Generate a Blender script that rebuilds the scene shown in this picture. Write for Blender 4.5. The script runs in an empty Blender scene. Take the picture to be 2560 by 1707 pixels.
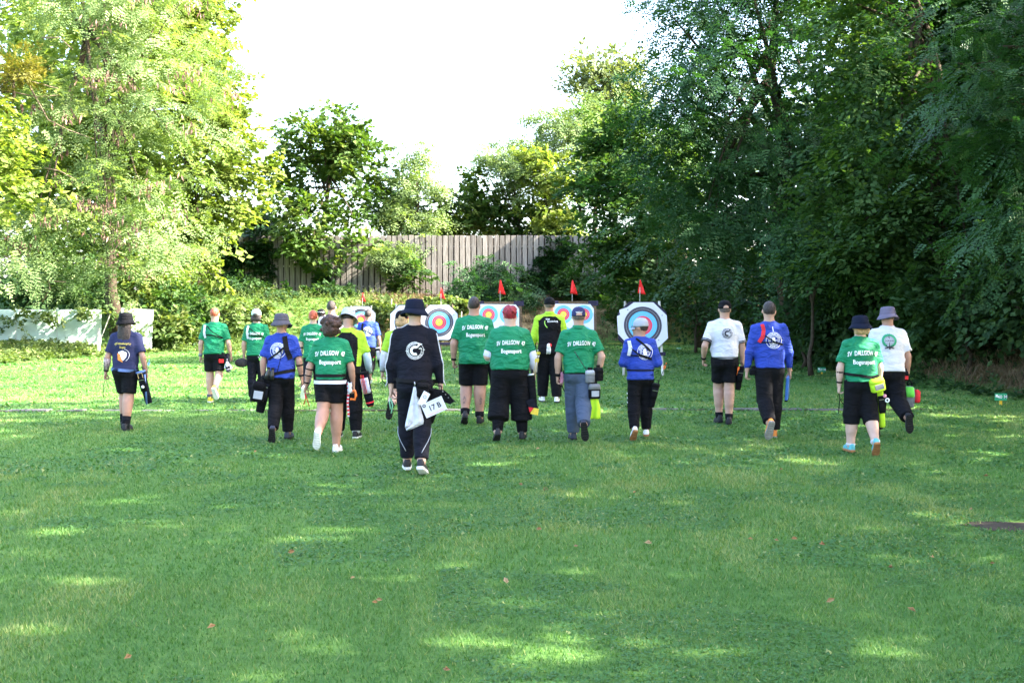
import bpy, math, random
import numpy as np
from mathutils import Vector, Matrix
from mathutils.bvhtree import BVHTree

# ------------------------------------------------------------------ camera, sky, sun, exposure
SC = bpy.context.scene
COL = SC.collection
R = math.radians
CAM_H, FPX, HOR = 1.62, 2827.0, 781.0
PITCH = math.atan((853.5 - HOR) / FPX)
cam_d = bpy.data.cameras.new('camera')
cam_d.sensor_width = 36.0
cam_d.lens = 36.0 * FPX / 2560.0
cam_d.clip_start, cam_d.clip_end = 0.1, 3000.0
cam = bpy.data.objects.new('camera', cam_d)
COL.objects.link(cam)
cam.location = (0, 0, CAM_H)
cam.rotation_euler = (math.pi / 2 - PITCH, 0, 0)
SC.camera = cam

SUN_ELEV, SUN_AZ = 36.0, 98.0          # degrees; azimuth clockwise from +Y (the view direction)
world = bpy.data.worlds.new('World')
SC.world = world
world.use_nodes = True
wn = world.node_tree.nodes
wl = world.node_tree.links
wn.clear()
sky = wn.new('ShaderNodeTexSky')
sky.sky_type = 'NISHITA'
sky.sun_disc = False
sky.sun_elevation, sky.sun_rotation = R(SUN_ELEV), R(SUN_AZ)
sky.altitude, sky.air_density, sky.dust_density, sky.ozone_density = 50, 1.0, 3.5, 1.0
wb = wn.new('ShaderNodeBackground')
wb.inputs[1].default_value = 0.15
wo = wn.new('ShaderNodeOutputWorld')
wl.new(sky.outputs[0], wb.inputs[0])
wl.new(wb.outputs[0], wo.inputs[0])

sun_d = bpy.data.lights.new('sun', 'SUN')
sun_d.energy, sun_d.angle, sun_d.color = 5.0, R(0.55), (1.0, 0.93, 0.80)
sun = bpy.data.objects.new('sun', sun_d)
COL.objects.link(sun)
_sv = Vector((math.sin(R(SUN_AZ)) * math.cos(R(SUN_ELEV)), math.cos(R(SUN_AZ)) * math.cos(R(SUN_ELEV)), math.sin(R(SUN_ELEV))))
sun.rotation_euler = _sv.to_track_quat('Z', 'Y').to_euler()
sun.location = _sv * 60

vs = SC.view_settings
vs.view_transform, vs.look, vs.gamma = 'Standard', 'None', 1.0
vs.use_curve_mapping = False
vs.exposure = 3.2
SC.cycles.use_denoising = True
SC.cycles.max_bounces = 8
SC.cycles.diffuse_bounces = 4
SC.cycles.transmission_bounces = 5
SC.cycles.transparent_max_bounces = 6
SC.cycles.use_adaptive_sampling = True

# ------------------------------------------------------------------ helpers
def at(px, py, Y):
    """the point on the photograph's ray through pixel (px, py) at depth Y"""
    a, b = (px - 1280.0) / FPX, -(py - 853.5) / FPX
    c, s = math.cos(PITCH), math.sin(PITCH)
    d = Vector((a, c + b * s, -s + b * c))
    return Vector((0, 0, CAM_H)) + d * (Y / d.y)

def dist(py):
    """depth of the flat ground seen at pixel row py"""
    return CAM_H * FPX / (py - HOR)

def link(o, parent=None):
    COL.objects.link(o)
    if parent is not None:
        o.parent = parent
    return o

def tag(o, label, cat, group=None, kind=None):
    if label: o['label'] = label
    if cat: o['category'] = cat
    if group: o['group'] = group
    if kind: o['kind'] = kind
    return o

def empty(name, loc=(0, 0, 0), rz=0.0):
    o = bpy.data.objects.new(name, None)
    o.empty_display_size = 0.2
    o.location = loc
    o.rotation_euler = (0, 0, rz)
    return link(o)

def np_mesh(name, verts, faces, smooth=False, mats=(), attr=None, matidx=None):
    """verts (n,3); faces: list of int arrays, each (m,k)"""
    me = bpy.data.meshes.new(name)
    verts = np.asarray(verts, dtype=np.float32).reshape(-1, 3)
    faces = [np.asarray(f, dtype=np.int32) for f in (faces if isinstance(faces, list) else [faces])]
    faces = [f for f in faces if f.size]
    me.vertices.add(len(verts))
    me.vertices.foreach_set('co', verts.ravel())
    loops = np.concatenate([f.ravel() for f in faces])
    tot = np.concatenate([np.full(len(f), f.shape[1], np.int32) for f in faces])
    start = np.concatenate([[0], np.cumsum(tot)[:-1]]).astype(np.int32)
    me.loops.add(len(loops))
    me.loops.foreach_set('vertex_index', loops)
    me.polygons.add(len(tot))
    me.polygons.foreach_set('loop_start', start)
    me.polygons.foreach_set('use_smooth', np.full(len(tot), bool(smooth)))
    if matidx is not None:
        me.polygons.foreach_set('material_index', np.asarray(matidx, np.int32))
    me.update(calc_edges=True)
    for m in (mats if isinstance(mats, (list, tuple)) else [mats]):
        me.materials.append(m)
    if attr is not None:
        a = me.attributes.new('rnd', 'FLOAT', 'FACE')
        a.data.foreach_set('value', np.asarray(attr, np.float32))
    return me

class MB:
    """collects simple solids into one mesh"""
    def __init__(self):
        self.v, self.f, self.n = [], {}, 0
    def add(self, verts, faces):
        verts = np.asarray(verts, float).reshape(-1, 3)
        for f in faces:
            self.f.setdefault(len(f), []).append([i + self.n for i in f])
        self.v.append(verts)
        self.n += len(verts)
        return self
    def addq(self, verts, quads):
        verts = np.asarray(verts, float).reshape(-1, 3)
        quads = np.asarray(quads)
        if quads.size:
            self.f.setdefault(quads.shape[1], []).extend((quads + self.n).tolist())
        self.v.append(verts)
        self.n += len(verts)
        return self
    def box(self, c, s, M=None, bev=0.0):
        c = np.array(c, float); h = np.array(s, float) / 2
        if bev > 0:
            b = min(bev, h.min() * 0.9)
            out = []
            for sx in (-1, 1):
                for sy in (-1, 1):
                    for sz in (-1, 1):
                        S = np.array([sx, sy, sz])
                        for ax in range(3):
                            q = S * (h - b); q[ax] = S[ax] * h[ax]
                            out.append(q)
            import itertools
            P = np.array(out)
            def idx(sx, sy, sz, ax): return ((((sx > 0) * 2 + (sy > 0)) * 2 + (sz > 0)) * 3 + ax)
            F = []
            for ax in range(3):
                o = [a for a in range(3) if a != ax]
                for s_ in (-1, 1):
                    q = []
                    for (u, w) in ((-1, -1), (1, -1), (1, 1), (-1, 1)):
                        S = [0, 0, 0]; S[ax] = s_; S[o[0]] = u; S[o[1]] = w
                        q.append(idx(*S, ax))
                    F.append(q)
            for ax in range(3):          # edge strips
                o = [a for a in range(3) if a != ax]
                for u in (-1, 1):
                    for w in (-1, 1):
                        S0 = [0, 0, 0]; S0[ax] = -1; S0[o[0]] = u; S0[o[1]] = w
                        S1 = list(S0); S1[ax] = 1
                        F.append([idx(*S0, o[0]), idx(*S1, o[0]), idx(*S1, o[1]), idx(*S0, o[1])])
            for sx in (-1, 1):
                for sy in (-1, 1):
                    for sz in (-1, 1):
                        F.append([idx(sx, sy, sz, a) for a in range(3)])
        else:
            P = np.array([[x, y, z] for x in (-1, 1) for y in (-1, 1) for z in (-1, 1)], float) * h
            F = [[0, 1, 3, 2], [4, 6, 7, 5], [0, 4, 5, 1], [2, 3, 7, 6], [0, 2, 6, 4], [1, 5, 7, 3]]
        if M is not None:
            P = P @ np.array(M)[:3, :3].T
        return self.add(P + c, F)
    def tube(self, pts, rad, sides=8, cap=True, flat=1.0):
        v, q, caps = tube_arrays(pts, rad, sides, flat)
        n0 = self.n
        self.addq(v, q)
        if cap:
            for c in caps:
                self.f.setdefault(len(c), []).append([i + n0 for i in c])
        return self
    def lathe(self, prof, seg=20, c=(0, 0, 0), sy=1.0, close=True):
        v = []
        for (r, z) in prof:
            for k in range(seg):
                a = 2 * math.pi * k / seg
                v.append((c[0] + r * math.cos(a), c[1] + sy * r * math.sin(a), c[2] + z))
        F = []
        for i in range(len(prof) - 1):
            for k in range(seg):
                k2 = (k + 1) % seg
                F.append([i * seg + k, i * seg + k2, (i + 1) * seg + k2, (i + 1) * seg + k])
        if close:
            F.append(list(range(seg))[::-1])
            F.append([(len(prof) - 1) * seg + k for k in range(seg)])
        return self.add(v, F)
    def mesh(self, name, mat, smooth=False):
        V = np.concatenate(self.v)
        return np_mesh(name, V, [np.array(f) for f in self.f.values()], smooth, mat if isinstance(mat, (list, tuple)) else [mat])
    def build(self, name, mat, parent=None, smooth=False):
        return link(bpy.data.objects.new(name, self.mesh(name, mat, smooth)), parent)

def tube_arrays(pts, rad, sides=8, flat=1.0):
    P = np.asarray(pts, float)
    n = len(P)
    rad = np.broadcast_to(np.asarray(rad, float), (n,))
    T = np.gradient(P, axis=0)
    T /= np.linalg.norm(T, axis=1)[:, None] + 1e-9
    ref = np.array([0, 0, 1.0]) if abs(T[0, 2]) < 0.9 else np.array([1.0, 0, 0])
    V = []
    for i in range(n):
        s = np.cross(T[i], ref); s /= np.linalg.norm(s) + 1e-9
        u = np.cross(s, T[i])
        ref = u
        a = np.arange(sides) * 2 * math.pi / sides
        V.append(P[i] + rad[i] * (np.cos(a)[:, None] * s + flat * np.sin(a)[:, None] * u))
    V = np.concatenate(V)
    k = np.arange(sides); k2 = (k + 1) % sides
    Q = np.concatenate([np.stack([i * sides + k, i * sides + k2, (i + 1) * sides + k2, (i + 1) * sides + k], 1) for i in range(n - 1)])
    return V, Q, [list(range(sides))[::-1], [(n - 1) * sides + j for j in range(sides)]]

# ------------------------------------------------------------------ materials
MATS = {}
def nodes_of(name):
    m = bpy.data.materials.new(name)
    m.use_nodes = True
    nt = m.node_tree
    nt.nodes.clear()
    out = nt.nodes.new('ShaderNodeOutputMaterial')
    return m, nt, out

def plain(name, col, rough=0.7, spec=0.35, noise=0.12, scale=30.0, bump=0.0, bscale=None, metallic=0.0, wrinkle=0.0, sheen=0.0):
    """procedural surface: base colour varied by noise, optional fine relief"""
    if name in MATS: return MATS[name]
    m, nt, out = nodes_of(name)
    N, L = nt.nodes, nt.links
    b = N.new('ShaderNodeBsdfPrincipled')
    b.inputs['Roughness'].default_value = rough
    b.inputs['Specular IOR Level'].default_value = spec
    b.inputs['Metallic'].default_value = metallic
    if sheen: b.inputs['Sheen Weight'].default_value = sheen
    tc = N.new('ShaderNodeTexCoord')
    nz = N.new('ShaderNodeTexNoise')
    nz.inputs['Scale'].default_value = scale
    nz.inputs['Detail'].default_value = 4
    L.new(tc.outputs['Object'], nz.inputs['Vector'])
    rp = N.new('ShaderNodeValToRGB')
    c = np.array(col[:3])
    lo, hi = c * (1 - noise), np.minimum(c * (1 + noise), 1)
    rp.color_ramp.elements[0].position, rp.color_ramp.elements[1].position = 0.3, 0.7
    rp.color_ramp.elements[0].color = (*lo, 1)
    rp.color_ramp.elements[1].color = (*hi, 1)
    L.new(nz.outputs['Fac'], rp.inputs['Fac'])
    L.new(rp.outputs['Color'], b.inputs['Base Color'])
    h = None
    if bump:
        bz = N.new('ShaderNodeTexNoise')
        bz.inputs['Scale'].default_value = bscale or scale
        bz.inputs['Detail'].default_value = 3
        L.new(tc.outputs['Object'], bz.inputs['Vector'])
        h = N.new('ShaderNodeBump')
        h.inputs['Strength'].default_value = bump
        h.inputs['Distance'].default_value = 0.02
        L.new(bz.outputs['Fac'], h.inputs['Height'])
    if wrinkle:
        mp = N.new('ShaderNodeMapping')
        mp.inputs['Scale'].default_value = (5.0, 5.0, 11.0)
        mp.inputs['Rotation'].default_value = (0.2, 0.5, 0.3)
        L.new(tc.outputs['Object'], mp.inputs['Vector'])
        wz = N.new('ShaderNodeTexNoise')
        wz.inputs['Scale'].default_value = 1.0
        wz.inputs['Detail'].default_value = 2.0
        wz.inputs['Distortion'].default_value = 1.3
        L.new(mp.outputs[0], wz.inputs['Vector'])
        w = N.new('ShaderNodeBump')
        w.inputs['Strength'].default_value = wrinkle
        w.inputs['Distance'].default_value = 0.05
        L.new(wz.outputs['Fac'], w.inputs['Height'])
        if h: L.new(h.outputs[0], w.inputs['Normal'])
        h = w
    if h: L.new(h.outputs[0], b.inputs['Normal'])
    L.new(b.outputs[0], out.inputs[0])
    MATS[name] = m
    return m

def leafy(name, dark, mid, light, trans=0.35, rough=0.6, tcol=None, spec=0.18):
    """leaf material: colour from each leaf's own random value, partly translucent"""
    if name in MATS: return MATS[name]
    m, nt, out = nodes_of(name)
    N, L = nt.nodes, nt.links
    at_ = N.new('ShaderNodeAttribute'); at_.attribute_name = 'rnd'
    rp = N.new('ShaderNodeValToRGB')
    e = rp.color_ramp.elements
    e[0].position, e[0].color = 0.05, (*dark, 1)
    e[1].position, e[1].color = 0.95, (*light, 1)
    x = e.new(0.55); x.color = (*mid, 1)
    L.new(at_.outputs['Fac'], rp.inputs['Fac'])
    b = N.new('ShaderNodeBsdfPrincipled')
    b.inputs['Roughness'].default_value = rough
    b.inputs['Specular IOR Level'].default_value = spec
    L.new(rp.outputs['Color'], b.inputs['Base Color'])
    t = N.new('ShaderNodeBsdfTranslucent')
    mx = N.new('ShaderNodeMix'); mx.data_type = 'RGBA'; mx.blend_type = 'MULTIPLY'
    mx.inputs['Factor'].default_value = 1.0
    L.new(rp.outputs['Color'], mx.inputs[6])
    mx.inputs[7].default_value = (*(tcol or (1.5, 1.55, 0.55)), 1)
    L.new(mx.outputs[2], t.inputs['Color'])
    ms = N.new('ShaderNodeMixShader')
    ms.inputs[0].default_value = trans
    L.new(b.outputs[0], ms.inputs[1]); L.new(t.outputs[0], ms.inputs[2])
    L.new(ms.outputs[0], out.inputs[0])
    MATS[name] = m
    return m

# ------------------------------------------------------------------ leaves
def norm(a):
    return a / (np.linalg.norm(a, axis=-1, keepdims=True) + 1e-9)

def kites(P, T, N, Ln, W, fold=0.12):
    """one kite-shaped leaf per row"""
    N = norm(N - (N * T).sum(1, keepdims=True) * T)
    S = np.cross(T, N)
    Ln = np.broadcast_to(Ln, (len(P),))[:, None]; W = np.broadcast_to(W, (len(P),))[:, None]
    V = np.stack([P, P + T * Ln * 0.45 + S * W * 0.5 + N * W * fold, P + T * Ln, P + T * Ln * 0.45 - S * W * 0.5 + N * W * fold], 1)
    F = np.arange(len(P) * 4).reshape(-1, 4)
    return V.reshape(-1, 3), F

def crown_arrays(seed, lobes, nclump, per, Ln, W, cr=0.6, pairs=0, droop=0.35, shell=0.45, flat=0.35, jit=0.13, wild=0.3):
    """leaf clumps spread through a crown made of ellipsoid lobes; pairs>0 gives feathered fronds"""
    g = np.random.default_rng(seed)
    lb = np.array(lobes, float)
    p = (lb[:, 3] * lb[:, 5] + lb[:, 3] * lb[:, 4]); p /= p.sum()
    li = g.choice(len(lb), nclump, p=p)
    d = norm(g.normal(size=(nclump, 3)))
    rr = 1 - shell * g.random(nclump) ** 1.5 + g.normal(size=nclump) * 0.05
    C = lb[li, :3] + d * lb[li, 3:] * rr[:, None]
    crn = g.random(nclump)
    size = cr * (0.6 + 0.8 * g.random(nclump))
    out = norm(d * np.array([1, 1, 0.5]))
    nrm = norm(out * 0.55 + np.array([0, 0, 1.0]) + g.normal(size=(nclump, 3)) * 0.25)
    n = nclump * per
    ci = np.repeat(np.arange(nclump), per)
    # each clump is a spray: leaves set along both sides of an outward twig, lying in tiers
    fwd = norm(out * np.array([1, 1, 0.35]) + np.array([0, 0, -0.25 * droop]) + g.normal(size=(nclump, 3)) * 0.40)
    nrm = norm(nrm - (nrm * fwd).sum(1, keepdims=True) * fwd)
    sid = np.cross(nrm, fwd)
    t = g.random(n) ** 0.85; sg = np.where(g.random(n) < 0.5, -1.0, 1.0)
    lat = sg * g.random(n) * (1.05 - 0.75 * t) * 0.62 * size[ci]
    vt = g.normal(size=n) * flat * 0.32 * size[ci]
    P = C[ci] + fwd[ci] * ((t * 1.8 - 0.75) * size[ci])[:, None] + sid[ci] * lat[:, None] + nrm[ci] * vt[:, None]
    P[:, 2] -= (t * t * 0.45 + (lat / (0.62 * size[ci])) ** 2 * 0.28) * size[ci] * max(droop, 0.0)
    T = norm(fwd[ci] * 0.75 + sid[ci] * (sg * (0.55 + 0.4 * g.random(n)))[:, None] + np.array([0, 0, -0.35 * droop]) + g.normal(size=(n, 3)) * wild)
    Nn = norm(nrm[ci] + g.normal(size=(n, 3)) * wild * 0.9)
    ln = Ln * (0.7 + 0.6 * g.random(n)); wd = W * (0.7 + 0.6 * g.random(n))
    rn = np.clip(0.48 + (crn[ci] - 0.5) * 0.65 + g.normal(size=n) * jit, 0, 1)
    if not pairs:
        V, F = kites(P, T, Nn, ln, wd)
        return V, F, rn
    Vs, Fs, Rs, k0 = [], [], [], 0
    Nn = norm(Nn - (Nn * T).sum(1, keepdims=True) * T)
    S = np.cross(T, Nn)
    dn = np.array([0, 0, -1.0])
    for k in range(pairs):
        f = (k + 0.6) / (pairs + 0.4)
        base = P + T * (ln * f)[:, None] + dn * (ln * 0.35 * f * f)[:, None]
        for s in (-1, 1):
            dirn = norm(S * s + T * 0.45 + dn * 0.25)
            V, F = kites(base, dirn, Nn, wd * (1.0 - 0.35 * f), wd * 0.62 * (1.15 - 0.4 * f))
            Vs.append(V); Fs.append(F + k0); k0 += len(V)
            Rs.append(rn)
    V, F = kites(P + T * (ln * 0.9)[:, None] + dn * (ln * 0.3)[:, None], norm(T + dn * 0.5), Nn, wd * 0.8, wd * 0.5)
    Vs.append(V); Fs.append(F + k0); Rs.append(rn)
    return np.concatenate(Vs), np.concatenate(Fs), np.concatenate(Rs)

def crown_obj(name, parent, mat, *a, loc=(0, 0, 0), **k):
    V, F, rn = crown_arrays(*a, **k)
    return link(bpy.data.objects.new(name, np_mesh(name, V - np.array(loc), F, False, [mat], attr=rn)), parent)

def trunk_obj(parent, base, lobes, r0, seed, mat, limbs=8, loc=(0, 0, 0), fork=0.35):
    g = np.random.default_rng(seed + 999)
    lb = np.array(lobes, float)
    top = lb[np.argmax(lb[:, 2]), :3]
    base = np.array(base, float)
    mb = MB()
    n = 9
    t = np.linspace(0, 1, n)[:, None]
    mid = base * 0.4 + top * 0.6; mid[:2] = base[:2] * 0.65 + top[:2] * 0.35
    path = (1 - t) ** 2 * base + 2 * t * (1 - t) * mid + t * t * top
    path[1:-1, :2] += g.normal(size=(n - 2, 2)) * r0 * 0.5
    rad = r0 * (1 - 0.88 * t[:, 0]); rad[0] *= 1.35
    mb.tube(path - loc, rad, 9)
    for i in range(limbs):
        l = lb[i % len(lb)]
        e = l[:3] + norm(g.normal(size=3)) * l[3:] * 0.75
        f = fork + (0.85 - fork) * g.random()
        k = f * (n - 1); a = int(k)
        s = path[a] * (1 - (k - a)) + path[min(a + 1, n - 1)] * (k - a)
        m = (s + e) / 2 + np.array([0, 0, 0.12 * np.linalg.norm(e - s)]) + g.normal(size=3) * 0.15
        tt = np.linspace(0, 1, 6)[:, None]
        q = (1 - tt) ** 2 * s + 2 * tt * (1 - tt) * m + tt * tt * e
        q[1:-1] += g.normal(size=(4, 3)) * 0.06
        mb.tube(q - loc, r0 * 0.42 * (1 - 0.85 * tt[:, 0]) * (1 - 0.4 * f), 6)
    return mb.build('trunk', mat, parent, True)

def tree(name, label, base, lobes, mat, seed, nclump, per, Ln, W, r0=0.2, bark=None, limbs=8, group=None, cat='tree', extra=(), **k):
    base = Vector(base)
    o = tag(empty(name, base), label, cat, group)
    loc = np.array(base)
    trunk_obj(o, base, lobes, r0, seed, bark or MATS['bark'], limbs, loc)
    crown_obj('crown', o, mat, seed, lobes, nclump, per, Ln, W, loc=loc, **k)
    return o
# ------------------------------------------------------------------ terrain
def sstep(t):
    t = np.clip(t, 0, 1)
    return t * t * (3 - 2 * t)

WALL_Y = 64.0
def edge_y(x):
    return np.interp(x, [-60, -22, -14, -8, 0, 5, 10, 60], [40, 42, 46.5, 48, 53, 57, 58, 58])
def bank_h(x):
    return np.interp(x, [-30, -14, -4, 10, 30], [3.0, 2.75, 2.4, 2.3, 2.3])
def terrain(x, y):
    x = np.asarray(x, float); y = np.asarray(y, float)
    e = edge_y(x)
    z = bank_h(x) * sstep((y - e) / (WALL_Y - 1.5 - e)) * np.where(y < WALL_Y + 30, 1, sstep(1 - (y - WALL_Y - 30) / 40))
    rb = 1.3 * sstep((x - 9.0 - 0.4 * np.sin(y * 0.4)) / 5.0) * sstep((y + 30) / 10) * sstep((120 - y) / 40)
    lb = 0.35 * sstep((-x - 16.2 + np.clip(y - 37, 0, 12) * 0.25) / 5.0) * sstep((y - 20) / 10) * sstep((60 - y) / 10)
    z = np.maximum(z, np.maximum(rb, lb))
    z = z + 0.012 * np.sin(x * 0.9 + 1.3 * np.sin(y * 0.35)) * np.sin(y * 0.7 + 0.8)
    return z

def steps(a, b, s): return list(np.arange(a, b + 1e-6, s))
gx = np.array([-900, -400, -200, -120] + steps(-80, -26, 3) + steps(-24, 24, 0.6) + steps(26, 80, 3) + [120, 200, 400, 900])
gy = np.array([-300, -150, -80, -45] + steps(-30, 2, 2) + steps(3, 70, 0.6) + steps(72, 140, 4) + [200, 400, 800, 1500])
GX, GY = np.meshgrid(gx, gy)
GZ = terrain(GX, GY)
nx, ny = len(gx), len(gy)
idx = np.arange(nx * ny).reshape(ny, nx)
gq = np.stack([idx[:-1, :-1], idx[:-1, 1:], idx[1:, 1:], idx[1:, :-1]], -1).reshape(-1, 4)
dryv = np.clip(np.maximum(sstep((GY - edge_y(GX) - 0.5) / 3.0) * sstep((GX + 10) / 4.0), sstep((GX - 9.3) / 1.2)) , 0, 1)

def lawn_material():
    m, nt, out = nodes_of('lawn')
    N, L = nt.nodes, nt.links
    tc = N.new('ShaderNodeTexCoord')
    def noise(s, det=4, dist=0.0):
        n = N.new('ShaderNodeTexNoise'); n.inputs['Scale'].default_value = s
        n.inputs['Detail'].default_value = det; n.inputs['Distortion'].default_value = dist
        L.new(tc.outputs['Object'], n.inputs['Vector']); return n
    def ramp(src, stops):
        r = N.new('ShaderNodeValToRGB')
        e = r.color_ramp.elements
        e[0].position, e[0].color = stops[0][0], (*stops[0][1], 1)
        e[1].position, e[1].color = stops[-1][0], (*stops[-1][1], 1)
        for p, c in stops[1:-1]:
            x = e.new(p); x.color = (*c, 1)
        L.new(src, r.inputs['Fac']); return r
    def mix(f, a, b):
        x = N.new('ShaderNodeMix'); x.data_type = 'RGBA'
        if isinstance(f, float): x.inputs['Factor'].default_value = f
        else: L.new(f, x.inputs['Factor'])
        L.new(a, x.inputs[6]); L.new(b, x.inputs[7]); return x.outputs[2]
    big = ramp(noise(0.35, 5, 0.6).outputs['Fac'], [(0.3, (0.050, 0.12, 0.024)), (0.55, (0.078, 0.165, 0.033)), (0.75, (0.12, 0.19, 0.046))])
    fine = ramp(noise(9.0, 6).outputs['Fac'], [(0.3, (0.045, 0.11, 0.022)), (0.7, (0.12, 0.20, 0.048))])
    g = mix(0.5, big.outputs[0], fine.outputs[0])
    dry = ramp(noise(1.6, 6, 0.8).outputs['Fac'], [(0.30, (0.045, 0.07, 0.022)), (0.48, (0.14, 0.11, 0.055)), (0.62, (0.26, 0.20, 0.11)), (0.8, (0.10, 0.075, 0.045))])
    a = N.new('ShaderNodeAttribute'); a.attribute_name = 'dry'
    c = mix(a.outputs['Fac'], g, dry.outputs[0])
    b = N.new('ShaderNodeBsdfPrincipled')
    b.inputs['Roughness'].default_value = 0.9
    b.inputs['Specular IOR Level'].default_value = 0.1
    L.new(c, b.inputs['Base Color'])
    bp = N.new('ShaderNodeBump'); bp.inputs['Strength'].default_value = 0.8; bp.inputs['Distance'].default_value = 0.03
    L.new(noise(26.0, 6).outputs['Fac'], bp.inputs['Height'])
    L.new(bp.outputs[0], b.inputs['Normal'])
    L.new(b.outputs[0], out.inputs[0])
    return m

LAWN = lawn_material()
gme = np_mesh('lawn', np.stack([GX, GY, GZ], -1).reshape(-1, 3), gq, True, [LAWN])
a_ = gme.attributes.new('dry', 'FLOAT', 'POINT')
a_.data.foreach_set('value', dryv.ravel().astype(np.float32))
lawn = link(bpy.data.objects.new('lawn', gme))
lawn['kind'] = 'structure'

# ------------------------------------------------------------------ vegetation materials
plain('bark', (0.055, 0.042, 0.03), 0.9, 0.1, 0.4, 12, 0.8, 25)
plain('bark_pale', (0.17, 0.13, 0.09), 0.9, 0.1, 0.3, 12, 0.6, 25)
leafy('leaf_maple', (0.035, 0.075, 0.016), (0.06, 0.115, 0.022), (0.13, 0.17, 0.035), 0.32)
leafy('leaf_maple_light', (0.09, 0.14, 0.03), (0.16, 0.215, 0.05), (0.27, 0.31, 0.09), 0.40)
leafy('leaf_locust', (0.09, 0.145, 0.055), (0.155, 0.225, 0.088), (0.24, 0.3, 0.13), 0.32)
leafy('leaf_robinia', (0.02, 0.056, 0.023), (0.037, 0.091, 0.034), (0.068, 0.134, 0.044), 0.30, 0.45, (1.2, 1.5, 0.45))
leafy('leaf_hornbeam', (0.024, 0.062, 0.017), (0.043, 0.094, 0.024), (0.082, 0.134, 0.034), 0.33)
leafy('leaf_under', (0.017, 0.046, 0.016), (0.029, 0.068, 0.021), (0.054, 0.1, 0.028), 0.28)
leafy('leaf_poplar', (0.085, 0.12, 0.055), (0.13, 0.165, 0.075), (0.21, 0.24, 0.12), 0.3)
leafy('leaf_ivy', (0.012, 0.038, 0.012), (0.02, 0.055, 0.016), (0.04, 0.085, 0.022), 0.15, 0.4)
leafy('leaf_weed', (0.05, 0.09, 0.026), (0.1, 0.15, 0.045), (0.19, 0.22, 0.085), 0.35)
leafy('leaf_spruce', (0.02, 0.04, 0.022), (0.03, 0.055, 0.03), (0.045, 0.075, 0.04), 0.1)
leafy('leaf_mistletoe', (0.09, 0.09, 0.02), (0.15, 0.14, 0.03), (0.25, 0.21, 0.05), 0.3)
leafy('pods', (0.10, 0.055, 0.045), (0.19, 0.11, 0.09), (0.32, 0.20, 0.16), 0.15, 0.6, (1.2, 1.0, 0.9))
leafy('straw', (0.085, 0.06, 0.034), (0.16, 0.115, 0.065), (0.27, 0.2, 0.115), 0.2, 0.7, (1.2, 1.0, 0.7))
leafy('grass_blades', (0.048, 0.138, 0.036), (0.104, 0.203, 0.056), (0.26, 0.285, 0.11), 0.30, 0.5, (1.3, 1.45, 0.5))

def Lb(px, py, Y, rpx, rpz=None, dep=None):
    c = at(px, py, Y); s = Y / FPX
    rx, rz = rpx * s, (rpz or rpx) * s
    return (c.x, c.y, c.z, rx, dep or rx, rz)

def gnd(x, y): return (x, y, float(terrain(x, y)))

# ---- left: the feathery locust with brown pods, the light maple to its right, dense growth between
LL = [Lb(330, 60, 44, 210, 150), Lb(190, -120, 45, 240, 190), Lb(420, 260, 43, 170, 120), Lb(230, 300, 43, 150, 110),
      Lb(330, 470, 42.5, 170, 90), Lb(150, 560, 42, 140, 70), Lb(380, 610, 42, 120, 70), Lb(260, 690, 42, 100, 50), Lb(60, 640, 41, 110, 60)]
loc_t = tree('locust_tree', 'tall feathery locust with pinkish brown seed pods leaning over the white fence', gnd(-16.3, 47), LL, MATS['leaf_locust'], 11,
             470, 36, 0.42, 0.115, r0=0.28, limbs=14, pairs=3, cr=1.15, droop=0.45, flat=0.22, wild=0.22)
# hanging pod bunches belong to the locust
g = np.random.default_rng(5)
pc = []
for k in range(38):
    l = LL[g.integers(0, 7)]
    d = norm(g.normal(size=3)); d[1] = -abs(d[1])
    pc.append(np.array(l[:3]) + d * np.array(l[3:]) * 1.0)
pc = np.repeat(np.array(pc), 22, 0)
Pp = pc + g.normal(size=pc.shape) * np.array([0.32, 0.25, 0.16])
Vp, Fp = kites(Pp, norm(np.array([0, 0, -1.0]) + g.normal(size=Pp.shape) * 0.25), norm(g.normal(size=Pp.shape)), 0.26, 0.08)
b0 = np.array(loc_t.location)
po = link(bpy.data.objects.new('seed_pods', np_mesh('seed_pods', Vp - b0, Fp, False, [MATS['pods']], attr=g.random(len(Fp)))), loc_t)
# bare pale limbs that show in front of the foliage
for pts in ([(0, 228), (40, 232), (90, 243), (150, 238)], [(40, 180), (80, 205), (145, 222)], [(105, 95), (150, 95), (182, 125)],
            [(60, 190), (120, 300), (170, 325), (235, 348)], [(110, 420), (150, 428), (190, 450)], [(5, 355), (40, 365), (80, 372)],
            [(105, 755), (125, 725), (122, 702), (165, 705)], [(10, 640), (40, 652), (60, 655)]):
    q = np.array([at(x, y, 40.6 + 0.01 * i) for i, (x, y) in enumerate(pts)])
    MB().tube(q - b0, np.linspace(0.035, 0.018, len(pts)), 6).build('bare_limb', MATS['bark_pale'], loc_t, True)

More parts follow.
